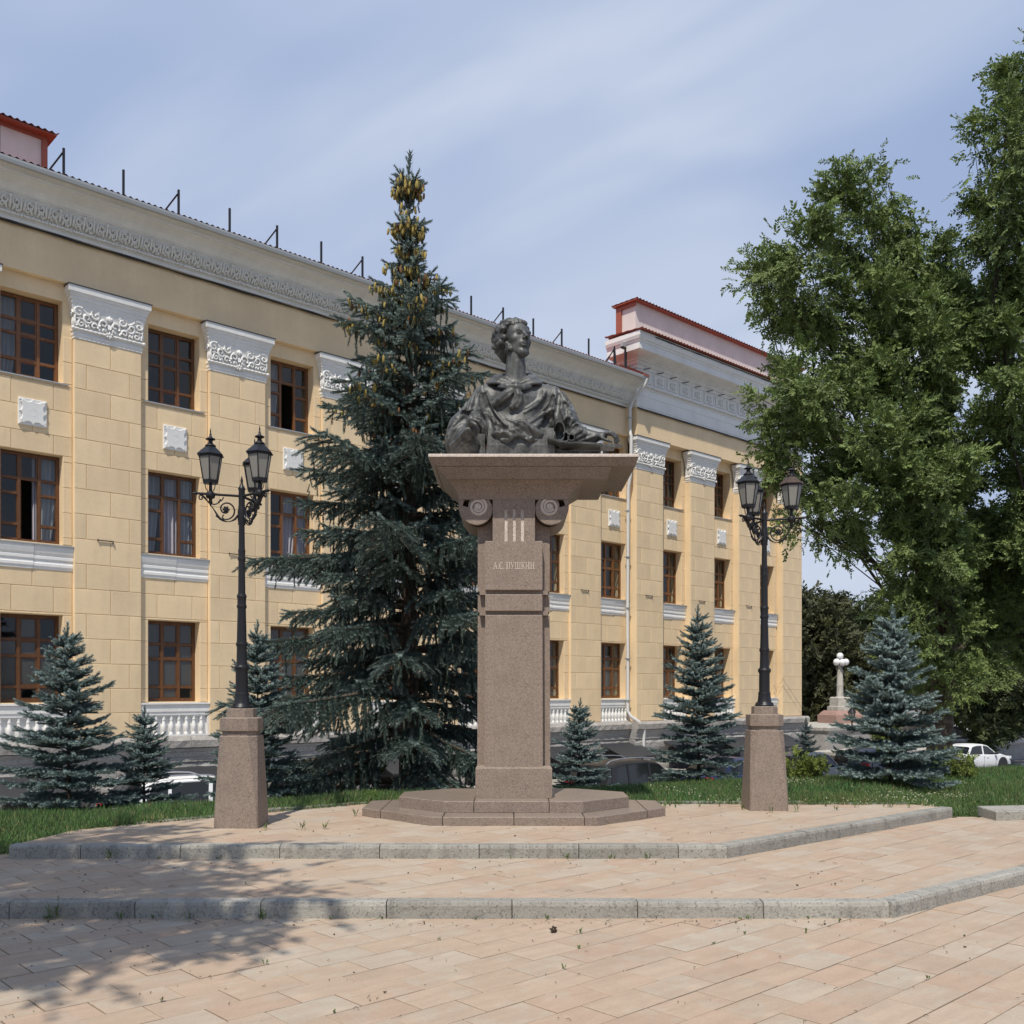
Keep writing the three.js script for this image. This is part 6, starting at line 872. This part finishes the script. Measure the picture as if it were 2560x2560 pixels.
const ys = [
  ['bushy young blue spruce with a dark bare leader beside the parked white car', [-6.01, 0.02, -13.3], 2.58, 0.80, 101, {}],
  ['small thin blue spruce standing in front of the white car', [-5.33, 0.0, -14.2], 1.48, 0.56, 102, { whorls: 11, arms: 5, shoot: 0.10 }],
  ['slender young blue spruce behind the lamp with the spiked lanterns', [-3.88, 0.04, -15.0], 2.72, 0.70, 103, { whorls: 16 }],
  ['low pale blue spruce close beside the pedestal', [1.13, 0.02, -16.6], 1.55, 0.52, 104, { tint: [0.155, 0.215, 0.21], whorls: 12, shoot: 0.10 }],
  ['tall pointed blue spruce in front of the dark blue car', [3.24, 0.05, -17.0], 3.12, 0.78, 105, { whorls: 18 }],
  ['dark little spruce near the far end of the lawn', [6.0, -0.6, -20.0], 1.75, 0.42, 106, { whorls: 11, arms: 5, shoot: 0.1, tint: [0.085, 0.12, 0.12] }],
  ['dense silvery blue spruce with thick shoots before the elm', [6.10, 0.10, -15.8], 2.92, 0.86, 107, { tint: [0.165, 0.225, 0.215], shoot: 0.14, fat: 0.95, whorls: 15, arms: 7 }],
];
for (const [label, at, h, R, seed, extra] of ys) { const base = lawnY(at[0], at[2]) - 0.04, up = Math.max(0, at[1] - base); spruce({ ...young, label, at: [at[0], Math.min(at[1], base), at[2]], h: h + up, R, seed, ...extra, skirt: young.skirt + up * 0.75 }); }

// ---------------------------------------------------------------- broad-leaved trees
function sprigGeo(seed, n, leaf, wide) {             // a drooping twig with leaves on both sides, along +y, length 1
  const r = rng(seed), pos = [], nor = [];
  for (let i = 0; i < n; i++) {
    const t = (i + 0.6) / n, side = i & 1 ? 1 : -1, len = leaf * (0.8 + r() * 0.4), w = len * wide, fw = 0.55 + r() * 0.5, tw = (r() - 0.5) * 1.6, d = V(side * (0.8 + r() * 0.3), fw, (r() - 0.5) * 0.9).normalize(), nn = V(0, 0, 1).applyAxisAngle(d, tw), x = nn.clone().cross(d).normalize(), p = V((r() - 0.5) * 0.05, t, (r() - 0.5) * 0.08 - 0.10 * t * t);
    const a = p, m = p.clone().addScaledVector(d, len * 0.45), e = p.clone().addScaledVector(d, len), l = m.clone().addScaledVector(x, w / 2).addScaledVector(nn, w * 0.18), k = m.clone().addScaledVector(x, -w / 2).addScaledVector(nn, w * 0.18);
    pos.push(...a.toArray(), ...l.toArray(), ...e.toArray(), ...a.toArray(), ...e.toArray(), ...k.toArray());
  }
  pos.push(-0.008, 0, 0, 0.008, 0, 0, 0, 1, -0.1);
  const g = new THREE.BufferGeometry(); g.setAttribute('position', new THREE.Float32BufferAttribute(pos, 3)); g.computeVertexNormals(); return g;
}
const sprigs = [sprigGeo(5, 12, 0.30, 0.56), sprigGeo(6, 12, 0.28, 0.6), sprigGeo(7, 11, 0.32, 0.52)];
const leafMat = std([1, 1, 1], { physical: true, transmission: 0.30, thickness: 0, roughness: 0.85, side: THREE.DoubleSide });
function broadleaf(o) {
  const T = thing(o.name ?? 'elm_tree', o.label, o.category ?? 'tree', o.at, 0, o.group), r = rng(o.seed), wood = new Skin(), O = V(...o.at), list = [];
  const fork = V(o.fork[0], o.fork[1], o.fork[2]).sub(O), tp = curve([V(0, -0.3, 0), V(fork.x * 0.15, fork.y * 0.35, fork.z * 0.2), V(fork.x * 0.55, fork.y * 0.7, fork.z * 0.6), fork], 8); part(T, 'trunk', new Skin().tube(tp, tp.map((_, i) => lerp(o.trunk * (i ? 1 : 1.25), o.trunk * 0.62, i / 8)), 10).geo(), M.bark);
  for (const [x, y, z, rx, ry] of o.blobs) {
    const c = V(x, y, z).sub(O), rz = (rx + ry) * 0.5, mid = tp[Math.min(8, 4 + Math.floor(r() * 5))].clone(), len = c.distanceTo(mid), bend = mid.clone().lerp(c, 0.5).add(V((r() - 0.5) * len * 0.2, len * 0.10, (r() - 0.5) * len * 0.2)), limb = curve([mid, bend, c], 7), lr = Math.max(o.trunk * 0.42 * Math.min(1, 4 / (len + 2)), 0.03);
    wood.tube(limb, limb.map((_, i) => Math.max(lr * (1 - i / 8), 0.02)), 6, false);
    const tips = []; for (let k = 0; k < o.twigs; k++) { const u = r() * 2 - 1, a = r() * 6.283, q = Math.sqrt(1 - u * u), e = c.clone().add(V(q * Math.cos(a) * rx, u * ry, q * Math.sin(a) * rz).multiplyScalar(0.75 + r() * 0.3)), s = limb[3 + Math.floor(r() * 5)], m = s.clone().lerp(e, 0.55).add(V(0, 0.12 * ry, 0)), cc = curve([s, m, e], 5); wood.tube(cc, cc.map((_, i) => lerp(lr * 0.28, 0.008, i / 5)), 4, false); tips.push(cc); }
    const count = Math.round(o.density * rx * ry * 3.1416);
    for (let k = 0; k < count; k++) {
      const cc = tips[Math.floor(r() * tips.length)], t = 0.35 + r() * 0.65, q = cc[Math.min(5, Math.floor(t * 5))].clone().lerp(cc[Math.min(5, Math.floor(t * 5) + 1)] ?? cc[5], (t * 5) % 1), spread = o.spread * (0.5 + r());
      q.add(V((r() + r() - 1) * spread, (r() + r() - 1) * spread * 0.8, (r() + r() - 1) * spread));
      const rel = q.clone().sub(c), away = V(rel.x / rx, 0, rel.z / rz), low = clamp(-rel.y / ry, -0.3, 1); const d = V(away.x * 0.7 + (r() - 0.5) * 1.3, 0.25 - o.droop * (0.35 + 0.6 * low) + (r() - 0.5) * 1.1, away.z * 0.7 + (r() - 0.5) * 1.3).normalize(), g = 0.72 + r() * 0.55, hue = r();
      list.push({ p: q, d, s: o.sprig * (0.7 + r() * 0.6), spin: r() * 6.3, c: [(o.tint[0] + 0.035 * hue) * g, (o.tint[1] + 0.03 * hue) * g, o.tint[2] * g] });
    }
  }
  part(T, 'limbs', wood.geo(), M.bark);
  for (let k = 0; k < 3; k++) instanced(T, 'leaves', sprigs[k], leafMat, list.filter((_, i) => i % 3 === k));
  return T;
}
const elm = { trunk: 0.44, twigs: 11, density: 122, spread: 0.46, droop: 1.05, sprig: 0.39, tint: [0.128, 0.192, 0.048] };
broadleaf({ ...elm, label: 'large elm with a thick trunk and hanging leafy boughs over the end of the building', at: [13.9, -2.0, -32.0], fork: [14.6, 6.2, -32.2], seed: 11, blobs: crownA, group: 'big elms at the end of the building' });
broadleaf({ ...elm, label: 'taller elm rising above the others at the edge of the park', at: [17.6, -2.0, -31.0], fork: [16.6, 7.5, -31.0], seed: 12, blobs: crownB, trunk: 0.5, group: 'big elms at the end of the building' });
// trees farther off
const farTree = (label, x, z, h, w, seed, tint, y = -2.4) => { const r = rng(seed), B = []; for (let k = 0; k < 11; k++) { const f = 0.22 + 0.78 * (k / 10), ww = w * Math.sin(Math.PI * Math.min(0.93, f * 0.85 + 0.12)); B.push([x + (r() - 0.5) * ww * 0.9, y + h * f * 0.92, z + (r() - 0.5) * ww * 0.9, w * (0.30 + r() * 0.14), h * (0.12 + r() * 0.05)]); } return broadleaf({ name: 'background_tree', label, at: [x, y, z], fork: [x, y + h * 0.45, z], seed, blobs: B, trunk: 0.26, twigs: 7, density: 55, spread: 0.8, droop: 0.3, sprig: 0.85, tint, group: 'trees beyond the street' }); };
farTree('olive-green cypress-like tree beside the globe lamp', 20.6, -66, 10.5, 4.6, 31, [0.062, 0.072, 0.030]);
farTree('olive-green tree with a pointed top right at the corner of the yellow building', 18.9, -62, 9.6, 3.6, 32, [0.058, 0.070, 0.028]);
farTree('dark leafy tree behind the elm trunk', 27.5, -58, 13, 9, 33, [0.045, 0.075, 0.022]);
farTree('dark leafy tree behind the far parked cars', 38, -72, 15, 10, 34, [0.045, 0.072, 0.022]);
farTree('broad green tree behind the silvery spruce', 26, -78, 11, 9, 35, [0.052, 0.088, 0.026]);
farTree('leafy tree at the edge of the park beyond the white sedan', 47, -80, 15, 11, 36, [0.045, 0.075, 0.022]);
// the tree whose shade falls on the steps stands to the left of the view
broadleaf({ ...elm, label: 'leafy elm left of the steps whose shade lies on the paving', at: [-8.3, -0.02, -1.0], fork: [-7.9, 5.2, -1.4], seed: 21, density: 120, twigs: 9, trunk: 0.28, blobs: [[-5.3, 9.0, -4.0, 1.8, 1.10], [-3.6, 8.6, -3.7, 1.3, 0.70], [-6.5, 9.6, -2.2, 2.0, 1.20], [-4.3, 8.4, -2.2, 1.4, 0.80], [-8.0, 8.8, -4.6, 1.8, 1.20], [-3.1, 8.2, -2.9, 0.8, 0.45], [-8.7, 9.2, -1.3, 1.9, 1.30], [-5.7, 8.3, -5.4, 1.2, 0.70], [-6.1, 7.9, -0.6, 1.3, 0.80], [-4.6, 8.3, -5.0, 1.0, 0.50]] });

// ---------------------------------------------------------------- shrubs
function shrub(label, at, h, w, seed, tint, leafy = 1) {
  const T = thing('shrub', label, 'shrub', at, 0), r = rng(seed), wood = new Skin(), list = [];
  for (let k = 0; k < 26; k++) { const a = r() * 6.283, e = Math.sqrt(r()) * w, top = V(Math.cos(a) * e, h * (0.45 + 0.55 * r()) * (1 - 0.35 * e / w), Math.sin(a) * e), cc = curve([V((r() - 0.5) * 0.08, 0, (r() - 0.5) * 0.08), V(top.x * 0.35, top.y * 0.55, top.z * 0.35), top], 6); wood.tube(cc, cc.map((_, i) => 0.012 * (1 - i / 7)), 4, false); for (let j = 0; j < 22; j++) { const t = 0.35 + r() * 0.65, q = cc[Math.min(6, Math.floor(t * 6))].clone().add(V((r() - 0.5) * 0.12, (r() - 0.5) * 0.1, (r() - 0.5) * 0.12)), g = 0.7 + r() * 0.6; list.push({ p: q, d: V((r() - 0.5) * 1.2, 0.5 + r() * 0.5, (r() - 0.5) * 1.2).normalize(), s: (0.12 + r() * 0.08) * leafy, spin: r() * 6, c: tint.map((v) => v * g) }); } }
  part(T, 'stems', wood.geo(), M.twig); instanced(T, 'leaves', sprigs[0], leafMat, list); return T;
}
shrub('yellow-green leafy shrub to the right of the lamp with the rusty roof', [4.95, 0.0, -16.9], 0.95, 0.62, 201, [0.17, 0.22, 0.03]);
shrub('yellow-green shrub half hidden behind the silvery spruce', [7.55, 0.0, -17.1], 1.0, 0.62, 202, [0.16, 0.21, 0.03]);
shrub('bright shrub shoots on the far side of the silvery spruce', [6.75, 0.3, -17.6], 1.35, 0.35, 203, [0.16, 0.22, 0.03]);
shrub('tiny green seedling at the foot of the big spruce', [-1.97, 0.22, -13.72], 0.16, 0.07, 204, [0.14, 0.24, 0.04], 0.4);
shrub('small ragged bush between the big spruce and the building', [-2.75, 0.0, -18.2], 0.9, 0.5, 205, [0.10, 0.13, 0.03]);
// ================================================================ parked cars
const smoothKeep = (g, a = 0.7) => { const c = clean(g).clone(); c.deleteAttribute('uv'); c.deleteAttribute('normal'); const s = toCreasedNormals(mergeVertices(c, 1e-4), a), n = s.attributes.normal.clone(); const q = boxUV(s); q.setAttribute('normal', n); return q; };
const carGlass = std([0.012, 0.014, 0.016], { roughness: 0.06, metalness: 0 }), tyre = std([0.02, 0.02, 0.02], { roughness: 0.9 }), rim = std([0.5, 0.5, 0.52], { roughness: 0.3, metalness: 0.8 }), redLamp = std([0.42, 0.015, 0.015], { roughness: 0.2 }), clearLamp = std([0.75, 0.77, 0.8], { roughness: 0.15 }), trimBlack = std([0.02, 0.02, 0.022], { roughness: 0.6 });
function car(name, label, o) {
  const C = thing(name, label, o.category ?? 'car', o.at, o.turn ?? TURN, o.group), L = o.len, W = o.wid / 2, paint = std(o.paint, { physical: true, roughness: 0.45, clearcoat: 0.2, clearcoatRoughness: 0.1, metalness: 0.0 });
  const lerpT = (A, x) => { for (let i = 0; i + 1 < A.length; i++) if (x <= A[i + 1][0]) { const t = clamp((x - A[i][0]) / (A[i + 1][0] - A[i][0]), 0, 1); return lerp(A[i][1], A[i + 1][1], t * t * (3 - 2 * t)); } return A[A.length - 1][1]; };
  const xs = []; for (let i = 0; i <= 30; i++) xs.push((i / 30 - 0.5) * L);
  const low = xs.map((x) => { const u = Math.abs(x) / (L / 2), w = W * (1 - 0.16 * Math.pow(u, 5) - 0.02 * u), top = lerpT(o.top, x / L), sill = 0.24 + 0.12 * Math.pow(u, 6); return [[-w * 0.94, sill], [-w, sill + 0.14], [-w * 1.0, lerp(sill, top, 0.62)], [-w * 0.965, top - 0.05], [-w * 0.90, top], [0, top + 0.025], [w * 0.90, top], [w * 0.965, top - 0.05], [w, lerp(sill, top, 0.62)], [w, sill + 0.14], [w * 0.94, sill]].map(([z, y]) => [x, y, z]); });
  part(C, 'body', smoothKeep(quads(low), 0.6), paint);
  const gx = []; for (let i = 0; i <= 24; i++) gx.push(lerp(o.green[0], o.green[1], i / 24) * L);
  const ring = (x, inset_, lo, hiK) => { const t = lerpT(o.top, x / L) - 0.03, y = lerpT(o.roof, x / L), w0 = W * 0.93 - inset_, h = Math.max(y - t, 0.001) * hiK, k = Math.max(y - t, 0) / 0.55, w1 = w0 - 0.17 * k; return [[-w0, t], [-lerp(w0, w1, 0.92), t + h * 0.9], [-w1 * 0.86, t + h], [w1 * 0.86, t + h], [lerp(w0, w1, 0.92), t + h * 0.9], [w0, t]].map(([z, yy]) => [x, yy, z]); };
  part(C, 'windows', smoothKeep(quads(gx.map((x) => ring(x, 0.012, 0, 0.985))), 0.5), carGlass);
  // roof skin, pillars
  const rx = gx.filter((x) => lerpT(o.roof, x / L) > o.h - 0.13), roofSkin = rx.map((x) => { const R = ring(x, 0, 0, 1.0), y = R[2][1]; return [R[1], R[2], [x, y + 0.02, 0], R[3], R[4], [x, R[4][1] - 0.06, R[4][2] * 0.98], [x, R[1][1] - 0.06, R[1][2] * 0.98]].map((p) => p.slice()); });
  part(C, 'roof', smoothKeep(quads(roofSkin), 0.6), paint);
  const pil = (xa, xb, wd) => { for (const s of [-1, 1]) { const A = ring(xa * L, -0.006, 0, 1), B = ring(xb * L, -0.006, 0, 1), a = A[s < 0 ? 0 : 5], b = B[s < 0 ? 1 : 4]; part(C, 'pillar', boxUV(quads([[[a[0] - wd, a[1], a[2]], [a[0] + wd, a[1], a[2]], [a[0] + wd, a[1], a[2] - s * 0.05], [a[0] - wd, a[1], a[2] - s * 0.05]], [[b[0] - wd * 0.9, b[1], b[2]], [b[0] + wd * 0.9, b[1], b[2]], [b[0] + wd * 0.9, b[1], b[2] - s * 0.05], [b[0] - wd * 0.9, b[1], b[2] - s * 0.05]]])), o.blackB && xa === o.pillars[1][0] ? trimBlack : paint); } };
  for (const [a, b, w] of o.pillars) pil(a, b, w);
  const wr = o.wheel ?? 0.33, tg = lathe([[wr * 0.62, -0.1], [wr * 0.92, -0.1], [wr, -0.06], [wr, 0.06], [wr * 0.92, 0.1], [wr * 0.62, 0.1]], 20).rotateX(Math.PI / 2), rg = merge([clean(lathe([[0, 0.05], [0.05, 0.06], [wr * 0.6, 0.03], [wr * 0.64, 0.095], [wr * 0.6, 0.1]], 18).rotateX(Math.PI / 2)), ...[0, 1, 2, 3, 4].map((k) => bx(0, wr * 0.32, 0.075, 0.05, wr * 0.5, 0.03).rotateZ(k * 1.2566))]);
  for (const x of [o.axles[0] * L, o.axles[1] * L]) for (const s of [-1, 1]) { const w = sub(C, 'wheel'); w.position.set(x, wr, s * (W - 0.1)); if (s < 0) w.rotation.y = Math.PI; part(w, 'tyre', tg, tyre); part(w, 'rim', rg, rim); const a = part(C, 'wheel_arch', lathe([[wr * 1.14, -0.09], [wr * 1.17, -0.0], [wr * 1.17, 0.012], [0, 0.008]], 18).rotateX(Math.PI / 2), trimBlack); a.position.set(x, wr + 0.01, s * (W - 0.002)); if (s < 0) a.rotation.y = Math.PI; }
  for (const s of [-1, 1]) {
    part(C, 'tail_light', boxUV(new THREE.BoxGeometry(0.16, o.tail ?? 0.16, 0.3).translate(-L / 2 + 0.10, o.tailY ?? 0.82, s * (W * 0.74))), redLamp); part(C, 'headlight', boxUV(new THREE.BoxGeometry(0.2, 0.14, 0.34).translate(L / 2 - 0.13, 0.68, s * (W * 0.70))), clearLamp);
    part(C, 'mirror', boxUV(new THREE.SphereGeometry(0.1, 8, 6).scale(0.9, 0.75, 1).translate(o.mirror * L, lerpT(o.top, o.mirror) + 0.08, s * (W + 0.08))), o.mirrorPaint ? paint : trimBlack); for (const x of o.handles) part(C, 'door_handle', bx(x * L, o.h * 0.53, s * (W + 0.006), 0.17, 0.028, 0.03), o.handlePaint ? paint : rim);
    for (const x of o.doors) part(C, 'door_seam', bx(x * L, 0.55, s * (W - 0.006), 0.012, 0.5, 0.016), trimBlack);
    if (o.rails) part(C, 'roof_rail', tubeGeo(curve([V(o.rails[0] * L, o.h - 0.04, s * W * 0.66), V((o.rails[0] + 0.05) * L, o.h + 0.05, s * W * 0.66), V((o.rails[1] - 0.06) * L, o.h + 0.055, s * W * 0.66), V(o.rails[1] * L, o.h - 0.03, s * W * 0.66)], 12), 0.022, 6), rim);
  }
  part(C, 'bumper', [bx(-L / 2 + 0.05, 0.42, 0, 0.14, 0.2, W * 1.6), bx(L / 2 - 0.05, 0.42, 0, 0.14, 0.2, W * 1.6)], o.bumper ? trimBlack : paint); part(C, 'number_plate', bx(-L / 2 - 0.022, o.plate ?? 0.62, 0, 0.015, 0.11, 0.5), clearLamp);
  return C;
}
const SUVT = { top: [[-0.5, 0.72], [-0.47, 0.98], [-0.2, 0.96], [0.2, 0.95], [0.28, 0.97], [0.44, 0.86], [0.5, 0.66]], roof: [[-0.5, 0.9], [-0.47, 1.05], [-0.40, 1.52], [-0.2, 1.60], [0.0, 1.60], [0.08, 1.56], [0.27, 0.96], [0.3, 0.9]], green: [-0.475, 0.285], pillars: [[-0.40, -0.36, 0.12], [-0.02, 0.0, 0.05], [0.255, 0.1, 0.04], [-0.24, -0.22, 0.04]], axles: [-0.30, 0.31], mirror: 0.2, handles: [-0.17, 0.06], doors: [-0.21, -0.01, 0.21] };
const WAGT = { top: [[-0.5, 0.72], [-0.47, 0.93], [-0.2, 0.92], [0.2, 0.90], [0.27, 0.93], [0.44, 0.80], [0.5, 0.6]], roof: [[-0.5, 0.86], [-0.47, 1.02], [-0.38, 1.42], [-0.2, 1.49], [0.0, 1.49], [0.06, 1.46], [0.25, 0.93], [0.3, 0.85]], green: [-0.475, 0.27], pillars: [[-0.41, -0.35, 0.1], [-0.02, 0.0, 0.05], [0.24, 0.08, 0.035], [-0.25, -0.23, 0.04]], axles: [-0.30, 0.31], mirror: 0.18, handles: [-0.19, 0.04], doors: [-0.22, -0.02, 0.19] };
const SEDT = { top: [[-0.5, 0.7], [-0.48, 0.93], [-0.36, 0.98], [-0.2, 0.92], [0.2, 0.88], [0.26, 0.90], [0.44, 0.76], [0.5, 0.58]], roof: [[-0.5, 0.8], [-0.36, 0.97], [-0.2, 1.36], [-0.1, 1.42], [0.02, 1.42], [0.08, 1.37], [0.24, 0.90], [0.3, 0.8]], green: [-0.365, 0.255], pillars: [[-0.30, -0.21, 0.09], [-0.03, -0.01, 0.045], [0.225, 0.08, 0.035]], axles: [-0.29, 0.31], mirror: 0.17, handles: [-0.2, 0.03], doors: [-0.23, -0.03, 0.18] };
const gy = (x, z) => groundY(x, z) + 0.004;
car('parked_wagon', 'white estate car with roof rails parked behind the small spruces', { ...WAGT, at: [-7.95, gy(-7.95, -24.9), -24.9], len: 4.55, wid: 1.8, h: 1.49, paint: [0.78, 0.79, 0.80], rails: [-0.42, 0.06], group: 'cars parked in the street', category: 'car' });
car('parked_suv', 'black compact off-roader with silver roof rails parked beside the pedestal', { ...SUVT, at: [3.58, gy(3.58, -29.4), -29.4], len: 4.3, wid: 1.8, h: 1.60, paint: [0.012, 0.012, 0.014], rails: [-0.42, 0.1], tailY: 0.92, mirrorPaint: true, handlePaint: true, group: 'cars parked in the street' });
car('parked_sedan', 'dark blue sedan half hidden by the pointed spruce', { ...SEDT, at: [7.3, gy(7.3, -32.9), -32.9], len: 4.4, wid: 1.75, h: 1.42, paint: [0.014, 0.024, 0.075], group: 'cars parked in the street' });
car('parked_sedan', 'silver grey sedan showing beyond the lamp with the rusty roof', { ...SEDT, at: [11.0, gy(11.0, -36.6), -36.6], len: 4.4, wid: 1.75, h: 1.42, paint: [0.28, 0.29, 0.30], group: 'cars parked in the street' });
car('parked_suv', 'dark navy off-roader with tall red tail lamps behind the yellow-green shrub', { ...SUVT, at: [14.7, gy(14.7, -39.6), -39.6], len: 4.6, wid: 1.85, h: 1.60, paint: [0.012, 0.014, 0.026], tail: 0.3, tailY: 0.98, bumper: true, group: 'cars parked in the street' });
car('parked_sedan', 'white saloon with black mirrors standing before the low terrace', { ...SEDT, at: [24.55, gy(24.55, -52.4), -52.4], turn: 0.50, len: 4.5, wid: 1.75, h: 1.42, paint: [0.76, 0.77, 0.78], handlePaint: true, group: 'cars parked in the street' });
car('parked_pickup', 'dark pickup standing under the far trees', { ...SUVT, at: [33.0, gy(33, -74), -74], turn: 0.15, len: 5.0, wid: 1.85, h: 1.6, paint: [0.02, 0.022, 0.028], group: 'cars parked beyond the terrace' });
car('parked_suv', 'white off-roader standing under the far trees', { ...SUVT, at: [37.9, gy(38, -74), -74], turn: 0.25, len: 4.7, wid: 1.85, h: 1.6, paint: [0.74, 0.75, 0.76], group: 'cars parked beyond the terrace' });
car('parked_hatchback', 'black hatchback in front of the white off-roader', { ...WAGT, at: [33.6, gy(33.6, -66), -66], turn: 0.35, len: 4.1, wid: 1.75, h: 1.49, paint: [0.015, 0.015, 0.018], group: 'cars parked beyond the terrace' });

// ================================================================ terrace, far house, wires
{
  const loc = (t, n) => [-11.93 + t * 0.730 + n * 0.683, -26.73 - t * 0.683 + n * 0.730];
  const wall = (label, t0, t1, n0, n1, y0, y1) => { const [x, z] = loc((t0 + t1) / 2, (n0 + n1) / 2), w = t1 - t0, d = n1 - n0, g = thing('terrace_wall', label, 'terrace', [x, y0, z], TURN), h = y1 - y0; part(g, 'masonry', bb(-w / 2, w / 2, 0, h - 0.28, -d / 2, d / 2), M.stone); part(g, 'string_course', bb(-w / 2 - 0.05, w / 2 + 0.05, h - 0.28, h - 0.18, -d / 2 - 0.05, d / 2 + 0.05), M.stoneCap); part(g, 'coping', quads([[-0.10, h - 0.18], [-0.12, h - 0.03], [-0.10, h]].map(([o, y]) => [[-w / 2 + o, y, -d / 2 + o], [w / 2 - o, y, -d / 2 + o], [w / 2 - o, y, d / 2 - o], [-w / 2 + o, y, d / 2 - o]].reverse())), M.concrete); return g; };
  wall('upper stone terrace wall running from the corner of the building under the globe lamp', 37.4, 52, -14, 1.6, -2.6, -0.10);
  wall('low stone terrace with a pale flat top behind the white saloon', 36.2, 57.5, 1.62, 4.6, -2.6, -1.28);
  const kerb = thing('street_kerb', 'pale kerb strip along the street beyond the white saloon', 'kerb', [...((p) => [p[0], -2.46, p[1]])(loc(58, 3.5))], TURN); for (let i = 0; i < 12; i++) { const m = part(kerb, 'kerb_stone', prism([[-1.24, -0.15], [1.24, -0.15], [1.24, 0.15], [-1.24, 0.15]], 0, 0.2, 0.02), M.concrete); m.position.set(-8 + i * 2.5, 0, 3.4); }
  const h = thing('far_house', 'distant beige apartment block with a red balcony roof between the trees', 'building', [44, -3, -128], 0.25), beige = std([0.58, 0.46, 0.36], { map: T.plaster, metres: 3, roughness: 0.9 });
  part(h, 'wall', bb(-9, 9, 0, 14.2, -8, 0), beige); part(h, 'roof', bb(-9.4, 9.4, 14.2, 14.7, -8.4, 0.4), M.ironDull); for (let f = 0; f < 4; f++) for (let c = 0; c < 7; c++) { const w = sub(h, 'window'); w.position.set(-7.6 + c * 2.5, 1.6 + f * 3.1, 0.01); part(w, 'pane', bb(-0.6, 0.6, 0, 1.5, 0, 0.04), carGlass); part(w, 'frame', [bb(-0.7, -0.6, -0.1, 1.6, 0, 0.08), bb(0.6, 0.7, -0.1, 1.6, 0, 0.08), bb(-0.6, 0.6, -0.1, 0, 0, 0.08), bb(-0.6, 0.6, 1.5, 1.6, 0, 0.08), bb(-0.04, 0.04, 0, 1.5, 0.041, 0.07)], M.white); }
  const bal = sub(h, 'balcony'); bal.position.set(-1.2, 8.4, 0.05); part(bal, 'red_roof', quads([[[-2.2, 3.6, 0], [2.2, 3.6, 0], [2.2, 3.7, 0], [-2.2, 3.7, 0]], [[-2.3, 2.0, 1.7], [2.3, 2.0, 1.7], [2.3, 2.1, 1.7], [-2.3, 2.1, 1.7]]]), M.roof); part(bal, 'parapet', bb(-2.1, 2.1, -1.2, 0, 0, 1.5), M.white); part(bal, 'glazing', bb(-2.05, 2.05, 0, 1.98, 0, 1.45), clearLamp); for (let i = 0; i < 2; i++) part(h, 'satellite_dish', new THREE.SphereGeometry(0.6, 12, 6, 0, 6.283, 0, 1.0).rotateX(1.2).translate(0.8, 13.1 - i * 1.3, 0.5), M.white);
  const wr = thing('overhead_wire', 'pair of thin overhead wires crossing the sky beyond the building', 'wire', [14, 8.8, -46]); for (const d of [0, 0.35]) part(wr, 'wire', tubeGeo(curve([V(-2, 0.35 + d, 0), V(16, -0.25 + d, -6), V(34, -0.35 + d, -12)], 12), 0.014, 4), M.zinc);
  const pv = ground('added_bounce_pavement', 'pale concrete pavement added along the building to bounce light up the facade'); pv.position.set(-11.93, -1.83, -26.73); pv.rotation.y = TURN;  // added pale slabs, laid to reflect light up to the shaded cornice and band
  for (let i = 0; i < 22; i++) for (let j = 0; j < 3; j++) { const m = part(pv, 'concrete_slab', prism([[-1.04, -1.09], [1.04, -1.09], [1.04, 1.09], [-1.04, 1.09]], -0.3, 0.03, 0.01), M.concrete); m.position.set(-18 + i * 2.1, -0.012 * Math.max(0, i - 19), 1.4 + j * 2.2); }
}
renderer.render(scene, camera);
